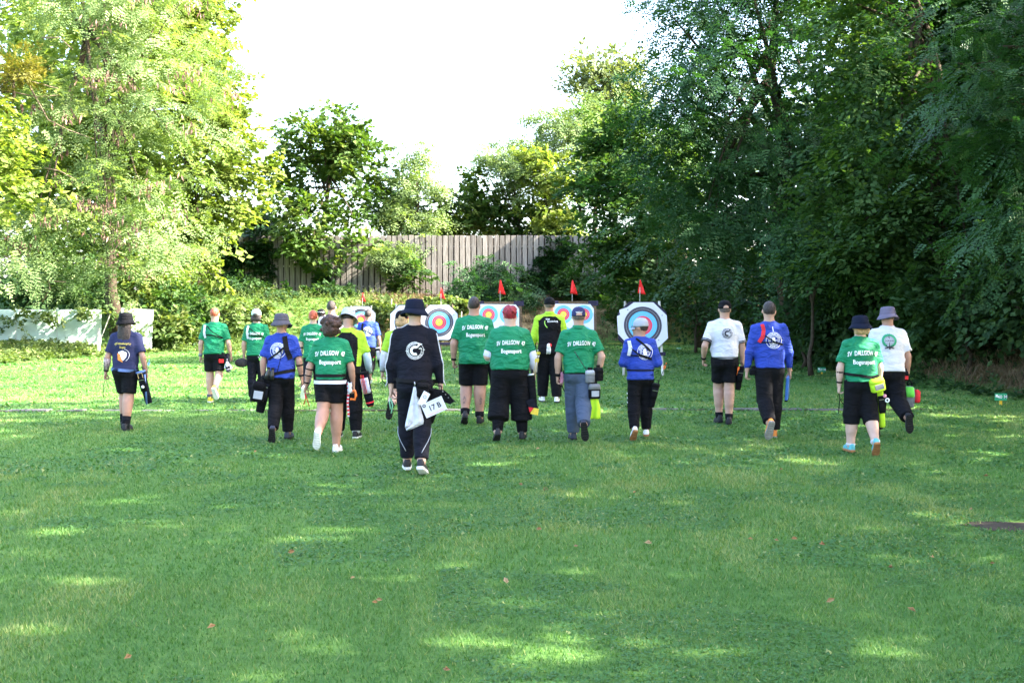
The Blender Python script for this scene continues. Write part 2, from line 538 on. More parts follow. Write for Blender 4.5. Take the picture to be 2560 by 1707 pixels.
tree('maple_tree', 'sunlit yellow green maple rising right of the locust', gnd(-15.3, 55),
     [Lb(420, -40, 53, 190, 120), Lb(470, 90, 53, 120, 120), Lb(520, 230, 53, 110, 110), Lb(560, 340, 53, 95, 95), Lb(600, 430, 53, 85, 90),
      Lb(520, 450, 53, 110, 110), Lb(565, 535, 53, 70, 50), Lb(500, 560, 53, 80, 60), Lb(500, 660, 52, 45, 50), Lb(530, 690, 52, 30, 40)],
     MATS['leaf_maple_light'], 21, 620, 30, 0.27, 0.24, r0=0.3, limbs=12, cr=0.7, shell=0.6)
tree('small_maple_tree', 'bright broad leaved maple at the left picture edge below the mistletoe', gnd(-18.5, 38.5),
     [Lb(-30, 380, 38.5, 90, 80), Lb(-10, 470, 38.5, 95, 70), Lb(-60, 300, 39, 90, 90)], MATS['leaf_maple_light'], 23, 150, 26, 0.2, 0.18, r0=0.14, cr=0.55)
mi = tree('mistletoe', 'round olive yellow mistletoe ball in the top left branches', at(30, 250, 40), [Lb(50, 170, 40, 62, 58), Lb(-20, 230, 40, 60, 70)], MATS['leaf_mistletoe'], 24,
          110, 40, 0.14, 0.06, r0=0.06, limbs=6, cr=0.4, shell=0.9, droop=0.0, cat='mistletoe')
tree('backdrop_maple', 'dark green maple filling the gap behind the locust', gnd(-19, 56), [Lb(250, 250, 55, 300, 260), Lb(120, 480, 54, 300, 200), Lb(390, 560, 55, 160, 150)],
     MATS['leaf_maple_light'], 25, 520, 22, 0.46, 0.40, r0=0.3, cr=1.3, shell=0.7)
tree('rear_maple', 'tall light maple standing far behind the locust', gnd(-26, 63), [Lb(120, 60, 62, 280, 200), Lb(330, 130, 62, 200, 170), Lb(100, 380, 62, 300, 160), Lb(360, 420, 62, 190, 150)],
     MATS['leaf_maple_light'], 26, 420, 20, 0.5, 0.44, r0=0.3, cr=1.5, shell=0.7)
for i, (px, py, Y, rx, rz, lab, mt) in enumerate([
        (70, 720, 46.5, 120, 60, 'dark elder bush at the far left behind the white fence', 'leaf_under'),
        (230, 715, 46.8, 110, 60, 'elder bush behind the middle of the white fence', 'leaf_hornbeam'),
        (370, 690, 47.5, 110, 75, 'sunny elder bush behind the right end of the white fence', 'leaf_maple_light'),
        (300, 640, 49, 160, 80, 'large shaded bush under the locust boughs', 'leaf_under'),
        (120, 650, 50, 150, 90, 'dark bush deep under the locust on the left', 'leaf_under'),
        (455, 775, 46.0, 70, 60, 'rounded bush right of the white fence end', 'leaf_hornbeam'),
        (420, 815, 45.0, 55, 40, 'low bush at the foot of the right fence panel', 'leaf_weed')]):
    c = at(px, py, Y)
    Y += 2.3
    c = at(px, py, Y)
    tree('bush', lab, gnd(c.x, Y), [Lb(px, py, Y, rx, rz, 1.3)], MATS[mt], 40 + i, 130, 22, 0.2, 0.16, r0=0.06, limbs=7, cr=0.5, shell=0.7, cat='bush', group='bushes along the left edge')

# ---- behind and in front of the wooden wall
tree('round_maple_tree', 'dark round maple with open branches behind the wooden wall', gnd(-11.3, 65.6),
     [Lb(790, 360, 66, 110, 85), Lb(735, 420, 66, 60, 75), Lb(890, 410, 66, 80, 85), Lb(760, 545, 64, 85, 60), Lb(770, 610, 63.0, 80, 48, 0.9), Lb(895, 520, 66, 90, 55),
      Lb(850, 330, 66, 80, 60), Lb(725, 500, 65, 45, 50), Lb(895, 610, 63.0, 50, 42, 0.8), Lb(800, 655, 62.8, 45, 30, 0.6)],
     MATS['leaf_maple'], 51, 480, 22, 0.30, 0.27, r0=0.22, limbs=12, cr=0.72, shell=0.6)
tree('slender_locust_tree', 'pale feathery locust behind the wooden wall right of the round maple', gnd(-5.4, 66.5),
     [Lb(1035, 390, 66.5, 40, 50), Lb(1045, 470, 66.5, 65, 60), Lb(1010, 540, 66, 60, 50), Lb(1080, 560, 66, 55, 45), Lb(1045, 610, 65, 35, 35)],
     MATS['leaf_locust'], 52, 170, 22, 0.5, 0.16, r0=0.14, pairs=2, cr=0.65, shell=0.7)
for i, (px, py, Y, rx, rz, lab, mt) in enumerate([
        (650, 560, 69, 60, 50, 'dark bush behind the left end of the wooden wall', 'leaf_under'),
        (990, 500, 70, 60, 80, 'dark bush between the round maple and the slender locust', 'leaf_under'),
        (1130, 530, 69, 80, 65, 'dark green bush over the middle of the wooden wall', 'leaf_maple'),
        (1220, 500, 69.5, 80, 90, 'bushy dark maple behind the wooden wall below the gap of sky', 'leaf_maple'),
        (1300, 560, 68.5, 70, 60, 'olive bush reaching over the right of the wooden wall', 'leaf_hornbeam'),
        (1400, 580, 68, 70, 70, 'leafy bush over the right end of the wooden wall', 'leaf_under')]):
    c = at(px, py, Y)
    tree('hedge_bush', lab, gnd(c.x, Y), [Lb(px, py, Y, rx, rz), Lb(px + 10, py + 50, Y, rx * 0.8, 40)], MATS[mt], 60 + i, 120, 22, 0.30, 0.26, r0=0.08, limbs=6, cr=0.7, shell=0.8, cat='bush', group='bushes behind the wooden wall')
tree('leaning_robinia', 'grey green robinia leaning left over the wooden wall', gnd(1.0, 68), [Lb(1265, 395, 68, 70, 50), Lb(1215, 400, 68, 30, 30), Lb(1320, 450, 68, 60, 60)],
     MATS['leaf_locust'], 71, 120, 20, 0.5, 0.16, r0=0.13, pairs=2, cr=0.65, shell=0.8)
tree('yellow_ash_tree', 'yellow green ash with upright shoots behind the right of the wall', gnd(3.0, 67), [Lb(1385, 430, 67, 85, 60), Lb(1370, 510, 67, 70, 60), Lb(1400, 560, 66.5, 60, 50), Lb(1340, 400, 67, 45, 35)],
     MATS['leaf_maple_light'], 72, 230, 20, 0.32, 0.2, r0=0.13, cr=0.55, shell=0.8)
tree('tall_robinia', 'high grey green robinia between the ash and the poplar', gnd(4.5, 70), [Lb(1440, 310, 70, 85, 70), Lb(1370, 320, 70, 55, 45), Lb(1480, 400, 69, 80, 80), Lb(1320, 390, 70, 60, 45)],
     MATS['leaf_locust'], 73, 260, 20, 0.5, 0.17, r0=0.18, pairs=2, cr=0.8, shell=0.8)
tree('poplar_tree', 'tall pale poplar with upright twigs far behind the wall', gnd(6.5, 88), [Lb(1500, 190, 88, 95, 70), Lb(1440, 210, 88, 45, 45), Lb(1560, 240, 88, 80, 110), Lb(1480, 290, 88, 70, 60), Lb(1390, 240, 88, 18, 18)],
     MATS['leaf_poplar'], 74, 330, 20, 0.40, 0.24, r0=0.25, cr=0.8, shell=0.9, droop=-0.6, flat=0.9)
sp = tree('spruce_tree', 'thin dark spruce tip in the gap of sky', gnd(-3.4, 85), [Lb(1174, 440, 85, 9, 22), Lb(1174, 470, 85, 20, 22), Lb(1174, 510, 85, 32, 35)],
          MATS['leaf_spruce'], 75, 60, 20, 0.4, 0.14, r0=0.1, cr=0.35, droop=0.6)

# ---- right: backlit wood edge
tree('field_maple', 'olive green maple on the right just beyond the wooden wall end', gnd(8.8, 52),
     [Lb(1560, 330, 50, 110, 90), Lb(1530, 450, 49.5, 110, 100), Lb(1570, 560, 49, 120, 100), Lb(1620, 420, 50, 120, 150), Lb(1530, 660, 48.5, 90, 70), Lb(1640, 680, 48.5, 110, 70)],
     MATS['leaf_hornbeam'], 81, 620, 28, 0.24, 0.19, r0=0.24, limbs=10, cr=0.85, shell=0.7, flat=0.25)
tree('big_robinia', 'huge dark blue green robinia with layered drooping boughs right of centre', gnd(8.6, 36),
     [Lb(1735, 70, 35, 105, 80), Lb(1850, 0, 35, 170, 130), Lb(1690, 180, 34.5, 140, 60), Lb(1840, 190, 34, 160, 80), Lb(1640, 265, 34.5, 90, 35), Lb(1760, 330, 34, 150, 70),
      Lb(1700, 450, 33.5, 140, 60), Lb(1850, 420, 33.5, 160, 90), Lb(1720, 560, 33, 130, 60), Lb(1850, 580, 33, 150, 80), Lb(1960, 300, 34, 140, 130), Lb(1980, 60, 35, 150, 130),
      Lb(1820, -130, 36, 150, 120), Lb(1950, -160, 36, 200, 140)],
     MATS['leaf_robinia'], 82, 400, 36, 0.38, 0.12, r0=0.34, limbs=16, pairs=3, cr=1.25, shell=0.5, droop=0.4, flat=0.14, jit=0.08, wild=0.18)
tree('hornbeam_tree', 'dense dark hornbeam behind the two walkers on the right', gnd(11.2, 28.5),
     [Lb(2130, 60, 28, 130, 130), Lb(2200, 250, 27.5, 150, 130), Lb(2150, 430, 27, 150, 110), Lb(2250, 560, 26.5, 160, 110), Lb(2120, 640, 27, 110, 90), Lb(2250, -110, 28, 200, 120),
      Lb(2330, 420, 27, 130, 150), Lb(2330, 730, 26, 140, 90)],
     MATS['leaf_hornbeam'], 83, 640, 40, 0.14, 0.10, r0=0.3, limbs=12, cr=0.75, shell=0.6, flat=0.2, wild=0.22)
tree('edge_robinia', 'robinia with long feathered fronds at the right picture edge', gnd(11.6, 20.5),
     [Lb(2480, 60, 20, 150, 60), Lb(2520, 200, 19.5, 170, 60), Lb(2420, 130, 20, 100, 40), Lb(2560, 350, 19, 170, 50), Lb(2480, 270, 19.5, 120, 35), Lb(2600, 540, 18.5, 160, 60), Lb(2640, -100, 20, 300, 140),
      Lb(2750, 250, 19.5, 200, 250), Lb(2500, 560, 19, 90, 40)],
     MATS['leaf_robinia'], 84, 220, 26, 0.30, 0.07, r0=0.22, limbs=12, pairs=5, cr=0.95, shell=0.5, droop=0.4, flat=0.14, jit=0.08, wild=0.18)
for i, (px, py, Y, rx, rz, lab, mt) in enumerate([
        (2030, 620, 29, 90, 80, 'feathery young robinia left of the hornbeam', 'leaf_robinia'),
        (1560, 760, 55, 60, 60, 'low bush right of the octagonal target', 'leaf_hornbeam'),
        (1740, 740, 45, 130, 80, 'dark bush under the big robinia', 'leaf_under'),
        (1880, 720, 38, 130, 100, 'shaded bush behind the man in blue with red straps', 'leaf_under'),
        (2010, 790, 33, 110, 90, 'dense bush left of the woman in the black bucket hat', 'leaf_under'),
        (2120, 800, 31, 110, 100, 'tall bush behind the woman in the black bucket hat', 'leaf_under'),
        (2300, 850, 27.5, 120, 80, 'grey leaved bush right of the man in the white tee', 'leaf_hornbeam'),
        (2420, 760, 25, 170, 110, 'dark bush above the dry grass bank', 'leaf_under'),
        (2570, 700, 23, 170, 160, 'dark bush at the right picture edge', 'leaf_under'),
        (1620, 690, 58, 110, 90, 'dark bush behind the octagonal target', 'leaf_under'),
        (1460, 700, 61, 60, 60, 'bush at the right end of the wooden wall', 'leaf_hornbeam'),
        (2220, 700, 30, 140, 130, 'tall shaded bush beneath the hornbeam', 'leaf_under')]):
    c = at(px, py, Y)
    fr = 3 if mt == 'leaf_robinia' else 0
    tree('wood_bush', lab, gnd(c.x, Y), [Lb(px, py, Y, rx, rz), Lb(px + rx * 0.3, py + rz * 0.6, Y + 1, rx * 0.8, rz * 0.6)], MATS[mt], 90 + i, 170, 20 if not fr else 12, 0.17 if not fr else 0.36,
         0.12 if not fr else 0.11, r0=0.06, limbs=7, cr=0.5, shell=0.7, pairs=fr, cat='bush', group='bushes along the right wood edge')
for i, (x, y, hgt, rr, lab) in enumerate([
        (15.5, 57, 14, 4.0, 'tree in the back row of the right wood behind the field maple'), (17, 46, 14, 4.4, 'tree in the back row of the right wood behind the big robinia'),
        (17.5, 36, 14, 4.6, 'tree in the back row of the right wood beside the big robinia'), (17, 27, 13, 4.4, 'tree in the back row of the right wood behind the hornbeam'),
        (11.0, 62, 13, 3.8, 'tree in the right wood next to the wooden wall end'),
        (14.6, 23, 13, 3.6, 'inner tree of the right wood behind the edge robinia'), (14.2, 32.5, 14, 3.6, 'inner tree of the right wood between hornbeam and big robinia'), (13.6, 41, 14, 3.6, 'inner tree of the right wood just behind the big robinia'),
        (22, 30, 18, 5.0, 'tall rear tree of the right wood behind the hornbeam'), (22, 41, 18, 5.0, 'tall rear tree of the right wood behind the big robinia'), (22, 53, 18, 5.0, 'tall rear tree of the right wood near the wall'),
        (20.5, 20, 17, 5.0, 'tall rear tree of the right wood behind the edge robinia')]):
    tree('wood_tree', lab, gnd(x, y), [(x, y, hgt * 0.72, rr, rr, hgt * 0.26), (x - 0.8, y - 0.5, hgt * 0.42, rr, rr, hgt * 0.22), (x + 0.5, y + 0.6, hgt * 0.2, rr * 0.9, rr * 0.9, hgt * 0.17)],
         MATS['leaf_under'], 120 + i, 300, 18, 0.54, 0.46, r0=0.25, cr=0.95, shell=0.8, group='back row of the right wood')
for i, (x, y, hgt, rr, lab) in enumerate([
        (13.8, 14.0, 19, 4.2, 'shade tree beside the lawn right of the 40 metre sign'), (13.4, 9.3, 19.5, 4.3, 'shade tree beside the lawn right of the nearest walker'),
        (13.2, 4.8, 19.5, 4.3, 'shade tree beside the lawn right of the camera'), (13.0, 0.3, 19, 4.3, 'shade tree beside the lawn level with the camera'), (13.4, -4.5, 18, 4.3, 'shade tree beside the lawn behind the camera')]):
    tree('shade_tree', lab, gnd(x, y), [(x, y, hgt * 0.76, rr * 0.85, rr * 0.85, hgt * 0.22), (x - 0.6, y + 0.5, hgt * 0.50, rr, rr, hgt * 0.22), (x + 0.4, y - 0.6, hgt * 0.3, rr * 0.9, rr * 0.9, hgt * 0.14)],
         MATS['leaf_hornbeam'], 130 + i, 270, 26, 0.38, 0.32, r0=0.3, cr=1.35, shell=0.8, group='shade trees beside the lawn')
# ------------------------------------------------------------------ wooden wall on the bank
def wood(name, c1, c2, c3, scale=(9, 9, 0.7), rnd=0.35):
    m, nt, out = nodes_of(name)
    N, L = nt.nodes, nt.links
    tc = N.new('ShaderNodeTexCoord'); mp = N.new('ShaderNodeMapping')
    oi = N.new('ShaderNodeObjectInfo')
    mp.inputs['Scale'].default_value = scale
    ad = N.new('ShaderNodeVectorMath'); ad.operation = 'ADD'
    mu = N.new('ShaderNodeVectorMath'); mu.operation = 'SCALE'
    mu.inputs[0].default_value = (7, 3, 5); L.new(oi.outputs['Random'], mu.inputs['Scale'])
    L.new(tc.outputs['Object'], ad.inputs[0]); L.new(mu.outputs[0], ad.inputs[1]); L.new(ad.outputs[0], mp.inputs[0])
    nz = N.new('ShaderNodeTexNoise'); nz.inputs['Scale'].default_value = 2.0; nz.inputs['Detail'].default_value = 7; nz.inputs['Distortion'].default_value = 0.5
    L.new(mp.outputs[0], nz.inputs[0])
    rp = N.new('ShaderNodeValToRGB'); e = rp.color_ramp.elements
    e[0].position, e[0].color = 0.28, (*c1, 1); e[1].position, e[1].color = 0.75, (*c3, 1)
    x = e.new(0.52); x.color = (*c2, 1)
    L.new(nz.outputs['Fac'], rp.inputs['Fac'])
    hv = N.new('ShaderNodeHueSaturation')
    mr = N.new('ShaderNodeMapRange'); mr.inputs['To Min'].default_value = 1 - rnd; mr.inputs['To Max'].default_value = 1 + rnd * 0.6
    L.new(oi.outputs['Random'], mr.inputs['Value']); L.new(mr.outputs[0], hv.inputs['Value'])
    L.new(rp.outputs[0], hv.inputs['Color'])
    b = N.new('ShaderNodeBsdfPrincipled'); b.inputs['Roughness'].default_value = 0.85; b.inputs['Specular IOR Level'].default_value = 0.2
    L.new(hv.outputs[0], b.inputs['Base Color'])
    bp = N.new('ShaderNodeBump'); bp.inputs['Strength'].default_value = 0.5; bp.inputs['Distance'].default_value = 0.01
    L.new(nz.outputs['Fac'], bp.inputs['Height']); L.new(bp.outputs[0], b.inputs['Normal'])
    L.new(b.outputs[0], out.inputs[0])
    MATS[name] = m
    return m
wood('weathered', (0.16, 0.14, 0.12), (0.26, 0.23, 0.205), (0.36, 0.33, 0.30))
wood('dark_wood', (0.02, 0.017, 0.015), (0.04, 0.034, 0.03), (0.06, 0.05, 0.045), (2, 9, 9))
wood('stand_wood', (0.10, 0.075, 0.05), (0.16, 0.12, 0.08), (0.22, 0.17, 0.12))
wood('pale_wood', (0.45, 0.42, 0.38), (0.6, 0.57, 0.53), (0.7, 0.67, 0.63))

g = np.random.default_rng(3)
WZ = 5.95
wall = tag(empty('board_wall', (-5, WALL_Y, 2.6)), 'high weathered grey board wall on top of the bank', 'wall')
bme = MB().box((0, 0, 0), (0.255, 0.035, 3.9), bev=0.006).mesh('board', MATS['weathered'])
kme = MB().box((0, 0, 0), (0.16, 0.02, 3.8)).mesh('backing_board', MATS['dark_wood'])
x = -17.2
while x < 8.2:
    arch = 0.0
    o = link(bpy.data.objects.new('board', bme), wall)
    o.location = (x + 5, -0.11 + g.normal() * 0.006, WZ - 1.95 - 2.6 + g.normal() * 0.012)
    o.rotation_euler = (g.normal() * 0.003, g.normal() * 0.004, g.normal() * 0.02)
    o = link(bpy.data.objects.new('backing_board', kme), wall)
    o.location = (x + 5 + 0.16, 0.06, WZ - 2.0 - 2.6)
    x += 0.32
for z in (WZ - 0.62, WZ - 1.72, WZ - 2.85):
    MB().box((0.5, 0.02, z - 2.6), (25.6, 0.05, 0.11), bev=0.008).build('rail', MATS['weathered'], wall)
pw = tag(empty('plank_wall', (-18.2, 61.5, 3)), 'dark wall of stacked horizontal planks behind the light maple', 'wall')
for k in range(13):
    MB().box((0, 0, 0), (3.6, 0.12, 0.25), bev=0.03).build('plank', MATS['dark_wood'], pw).location = (g.normal() * 0.05, g.normal() * 0.02, -0.6 + k * 0.27)

def leaf_thing(name, label, cat, lobes, mat, seed, nclump, per, Ln, W, group=None, **k):
    o = tag(crown_obj(name, None, mat, seed, lobes, nclump, per, Ln, W, loc=(0, 0, 0), **k), label, cat, group)
    return o
for i, (px, py, rx, rz, lab) in enumerate([(585, 640, 36, 70, 'dark ivy curtain at the left end of the wooden wall'), (652, 640, 30, 80, 'dark ivy column on the wooden wall left of the maple boughs'),
                                           (808, 705, 14, 40, 'narrow ivy tuft climbing the wooden wall'), (1395, 655, 40, 65, 'ivy hanging on the right part of the wooden wall'),
                                           (1345, 700, 30, 40, 'low ivy patch on the right part of the wooden wall')]):
    leaf_thing('ivy', lab, 'ivy', [Lb(px, py, 63.7, rx, rz, 0.22)], MATS['leaf_ivy'], 150 + i, 26 + int(rx * rz / 50), 34, 0.20, 0.19, group='ivy on the wooden wall', cr=0.42, shell=0.9, flat=0.4)
for i, (px, py, Y, rx, rz, fr, mt, lab) in enumerate([
        (1225, 690, 61.8, 85, 60, 3, 'leaf_robinia', 'large robinia shrub in front of the wooden wall'), (1180, 735, 60.6, 60, 35, 3, 'leaf_robinia', 'low robinia shrub below the left of the large one'),
        (1290, 750, 60.0, 50, 40, 3, 'leaf_robinia', 'robinia shoot right below the large robinia shrub'), (1030, 690, 62.4, 55, 45, 0, 'leaf_hornbeam', 'leafy shrub at the wall behind the black bucket hat'),
        (985, 640, 62.9, 50, 30, 3, 'leaf_locust', 'pale robinia sprig halfway up the wooden wall'), (1420, 720, 61.5, 55, 35, 0, 'leaf_hornbeam', 'low leafy shrub at the right foot of the wooden wall'),
        (590, 722, 60.0, 75, 42, 0, 'leaf_under', 'dark nettle clump at the left foot of the wooden wall'), (710, 745, 60.0, 90, 24, 0, 'leaf_under', 'dark weeds along the foot of the wooden wall'),
        (825, 728, 61.0, 60, 22, 0, 'leaf_under', 'dark weeds below the maple boughs'), (1140, 760, 58, 45, 22, 0, 'leaf_weed', 'light green weed patch behind the big man in green'),
        (1075, 765, 57, 40, 18, 0, 'leaf_weed', 'light green weed patch left of the big man in green'), (955, 775, 54, 45, 22, 0, 'leaf_weed', 'sunny weed clump behind the left targets'),
        (640, 790, 52, 50, 40, 0, 'leaf_weed', 'tall sunny weed clump behind the walker in the white cap'), (550, 790, 50, 60, 45, 0, 'leaf_weed', 'sunny weed clump right of the rounded bush')]):
    c = at(px, py, Y)
    tree('shrub', lab, gnd(c.x, Y), [Lb(px, py, Y, rx, rz)], MATS[mt], 170 + i, 70, 24 if not fr else 14, 0.22 if not fr else 0.5, 0.16 if not fr else 0.15, r0=0.04, limbs=6, cr=0.4, shell=0.8, pairs=fr, cat='shrub', group='shrubs on the bank')

# ------------------------------------------------------------------ uncountable growth on the bank and edges
def stalks(seed, xs, ys, hmin, hmax, per, Ln, W):
    g = np.random.default_rng(seed)
    n = len(xs)
    zs = terrain(xs, ys)
    h = hmin + (hmax - hmin) * g.random(n) ** 2.6
    ci = np.repeat(np.arange(n), per)
    t = np.tile((np.arange(per) + 0.5) / per, n)
    a = g.random(n * per) * 2 * math.pi
    lean = g.normal(size=(n, 2)) * 0.12
    P = np.stack([xs[ci] + lean[ci, 0] * t * h[ci], ys[ci] + lean[ci, 1] * t * h[ci], zs[ci] + t * h[ci]], 1)
    T = norm(np.stack([np.cos(a), np.sin(a), 0.35 + 0.3 * g.normal(size=n * per)], 1))
    Nn = norm(np.array([0, 0, 1.0]) + g.normal(size=P.shape) * 0.4)
    V, F = kites(P, T, Nn, Ln * (1.25 - 0.8 * t) * (0.7 + 0.6 * g.random(n * per)), W * (1.2 - 0.8 * t))
    rn = np.clip(0.35 + 0.35 * t + 0.4 * (g.random(n)[ci] - 0.5) + g.normal(size=n * per) * 0.1, 0, 1)
    return V, F, rn

g = np.random.default_rng(77)
n = 2300
ys = 46.2 + 15 * g.random(n); xs = -16.5 + 11.5 * g.random(n)
k = ys > edge_y(xs) - 0.4
xs, ys = xs[k], ys[k]
V, F, rn = stalks(78, xs, ys, 0.12, 0.75, 18, 0.15, 0.06)
wd = tag(link(bpy.data.objects.new('weeds', np_mesh('weeds', V, F, False, [MATS['leaf_weed']], attr=rn))), 'tall sunny weeds on the bank left of the targets', 'weeds', None, 'stuff')
n = 3000
xs = -24 + 12.5 * g.random(n); ys = 35.5 + 11 * g.random(n)
k = (xs < -16.3 + np.clip(ys - 37, 0, 12) * 0.25 + 0.3 * g.normal(size=n)) & (ys < 45.6)
V, F, rn = stalks(79, xs[k], ys[k], 0.10, 0.38, 12, 0.2, 0.14)
tag(link(bpy.data.objects.new('ground_cover', np_mesh('ground_cover', V, F, False, [MATS['leaf_weed']], attr=rn))), 'low pale green ground cover in front of the white fence', 'ground cover', None, 'stuff')

def tufts(seed, xs, ys, ln, per, w, lie=0.6):
    g = np.random.default_rng(seed)
    n = len(xs); zs = terrain(xs, ys)
    ci = np.repeat(np.arange(n), per); m = n * per
    a = g.normal(size=m) * 0.9 + (g.random(n) * 2 * math.pi)[ci]
    P = np.stack([xs[ci] + g.normal(size=m) * 0.08, ys[ci] + g.normal(size=m) * 0.08, zs[ci]], 1)
    T1 = norm(np.stack([np.cos(a) * lie, np.sin(a) * lie, 0.5 + 0.6 * g.random(m)], 1))
    L_ = ln * (0.5 + g.random(m))[:, None]
    T2 = norm(T1 + np.array([0, 0, -0.9]))
    S = norm(np.cross(T1, np.array([0, 0, 1.0])))
    V = np.stack([P - S * w, P + S * w, P + T1 * L_ * 0.55 + S * w * 0.8, P + T1 * L_ * 0.55 - S * w * 0.8, P + T1 * L_ * 0.55 + T2 * L_ * 0.5], 1).reshape(-1, 3)
    b = np.arange(m)[:, None] * 5
    return V, [b + np.array([[0, 1, 2, 3]]), b + np.array([[3, 2, 4]])], np.clip(0.5 + g.normal(size=m) * 0.22, 0, 1)
n = 2600
xs = -8 + 19 * g.random(n); ys = 52 + 11.5 * g.random(n)
k = ys > edge_y(xs) + 0.6
V, F, rn = tufts(80, xs[k], ys[k], 0.42, 7, 0.012)
tag(link(bpy.data.objects.new('dry_grass', np_mesh('dry_grass', V, F, False, [MATS['straw']], attr=np.concatenate([rn, rn])))), 'long dry straw grass on the bank behind the targets', 'dry grass', None, 'stuff')
n = 420
xs = 9.6 + 3.2 * g.random(n); ys = 20.5 + 6.5 * g.random(n)
V, F, rn = tufts(81, xs, ys, 0.6, 8, 0.007)
tag(link(bpy.data.objects.new('dry_grass', np_mesh('dry_grass', V, F, False, [MATS['straw']], attr=np.concatenate([rn, rn])))), 'dry straw grass on the brown bank at the right edge', 'dry grass', None, 'stuff')
# leaf litter and low growth in the wood floor on the right
n = 2600
xs = 8.7 + 5.5 * g.random(n); ys = 18 + 40 * g.random(n)
k = (xs > 9.0 + 0.5 * g.normal(size=n)) & ~((ys < 27) & (xs > 9.5) & (g.random(n) < 0.75))
V, F, rn = stalks(82, xs[k], ys[k], 0.1, 0.55, 12, 0.16, 0.09)
tag(link(bpy.data.objects.new('undergrowth', np_mesh('undergrowth', V, F, False, [MATS['leaf_under']], attr=rn))), 'low dark undergrowth along the right wood edge', 'undergrowth', None, 'stuff')

# ------------------------------------------------------------------ lawn grass and clover
def value_noise(x, y, seed, cell):
    g = np.random.default_rng(seed)
    T = g.random((64, 64))
    u, v = x / cell, y / cell
    i, j = np.floor(u).astype(int), np.floor(v).astype(int)
    fu, fv = sstep(u - i), sstep(v - j)
    a = T[i % 64, j % 64] * (1 - fu) + T[(i + 1) % 64, j % 64] * fu
    b = T[i % 64, (j + 1) % 64] * (1 - fu) + T[(i + 1) % 64, (j + 1) % 64] * fu
    return a * (1 - fv) + b * fv

SLAB_Y = 18.75
SOIL = at(2560, 1318, dist(1318))
def blades(seed, y0, y1, dens, hgt, w):
    g = np.random.default_rng(seed)
    wmax = 0.5 * y1 + 2.4
    n = int(dens * 2 * wmax * (y1 - y0))
    x = (g.random(n) * 2 - 1) * wmax; y = y0 + (y1 - y0) * g.random(n)
    k = (np.abs(x) < 0.5 * y + 2.2) & (y < edge_y(x) + 0.5)
    slab = (np.abs(y - SLAB_Y - 0.02 * x) < 0.20)
    k &= ~(slab & (value_noise(x, y * 0, 9, 0.6) > 0.60) & (g.random(n) < 0.7))
    k &= ~((((x - SOIL.x) / 0.40) ** 2 + ((y - SOIL.y) / 0.17) ** 2 < 1 + 0.5 * value_noise(x, y, 8, 0.15)) & (g.random(n) < 0.93))
    x, y = x[k], y[k]; n = len(x)
    z = terrain(x, y)
    cl = value_noise(x, y, 4, 1.1) * 0.6 + value_noise(x, y, 5, 0.35) * 0.4
    tone = value_noise(x, y, 6, 2.3) * 0.5 + value_noise(x, y, 7, 0.5) * 0.5
    stripe = 0.075 * np.sign(np.sin((x + 0.10 * y + 0.06 * np.sin(y * 0.7)) * math.pi / 0.52))
    clover = (cl > 0.56) & (g.random(n) < 0.55)
    a = g.random(n) * 2 * math.pi
    h = hgt * (0.55 + 0.9 * g.random(n)) * (0.75 + 0.5 * tone)
    ln = 0.35 + 0.75 * g.random(n)
    P = np.stack([x, y, z - 0.004], 1)
    D = np.stack([np.cos(a), np.sin(a), 0 * a], 1)
    S = np.stack([-np.sin(a), np.cos(a), 0 * a], 1)
    ww = (w * (0.7 + 0.7 * g.random(n)))[:, None]
    tip = P + D * (h * ln)[:, None] + np.array([0, 0, 1.0]) * h[:, None]
    tri = np.stack([P - S * ww, P + S * ww, tip], 1)
    # clover leaflets: small, nearly level triangles held at blade height
    cz = np.array([0, 0, 1.0]) * (h * 0.65)[:, None]
    cs = (w * 3.4 * (0.7 + 0.6 * g.random(n)))[:, None]
    tl = g.normal(size=(n, 1)) * 0.35
    ctri = np.stack([P + cz - D * cs * 0.6, P + cz + D * cs * 0.45 + S * cs * 0.75 + np.array([0, 0, 1.0]) * cs * tl, P + cz + D * cs * 0.45 - S * cs * 0.75 - np.array([0, 0, 1.0]) * cs * tl], 1)
    V = np.where(clover[:, None, None], ctri, tri).reshape(-1, 3)
    rn = np.clip(0.18 + 0.62 * tone + stripe + g.normal(size=n) * 0.13, 0, 1)
    rn = np.where(clover, np.clip(0.08 + 0.12 * g.random(n), 0, 1), rn)
    dead = g.random(n) < 0.025
    rn = np.where(dead, 0.95 + 0.05 * g.random(n), rn)
    return V, rn
parts = [blades(201, 3.6, 7.0, 5600, 0.026, 0.0034), blades(202, 7.0, 11.0, 2700, 0.028, 0.0048), blades(203, 11.0, 18.0, 1150, 0.028, 0.0075),
         blades(204, 18.0, 30.0, 340, 0.030, 0.0125), blades(205, 30.0, 58.0, 90, 0.035, 0.022)]
V = np.concatenate([p[0] for p in parts]); rn = np.concatenate([p[1] for p in parts])
grass = tag(link(bpy.data.objects.new('grass', np_mesh('grass', V, np.arange(len(V)).reshape(-1, 3), False, [MATS['grass_blades']], attr=rn))), 'mown lawn grass mixed with clover', 'grass', None, 'stuff')
print('GRASS', len(V) // 3)

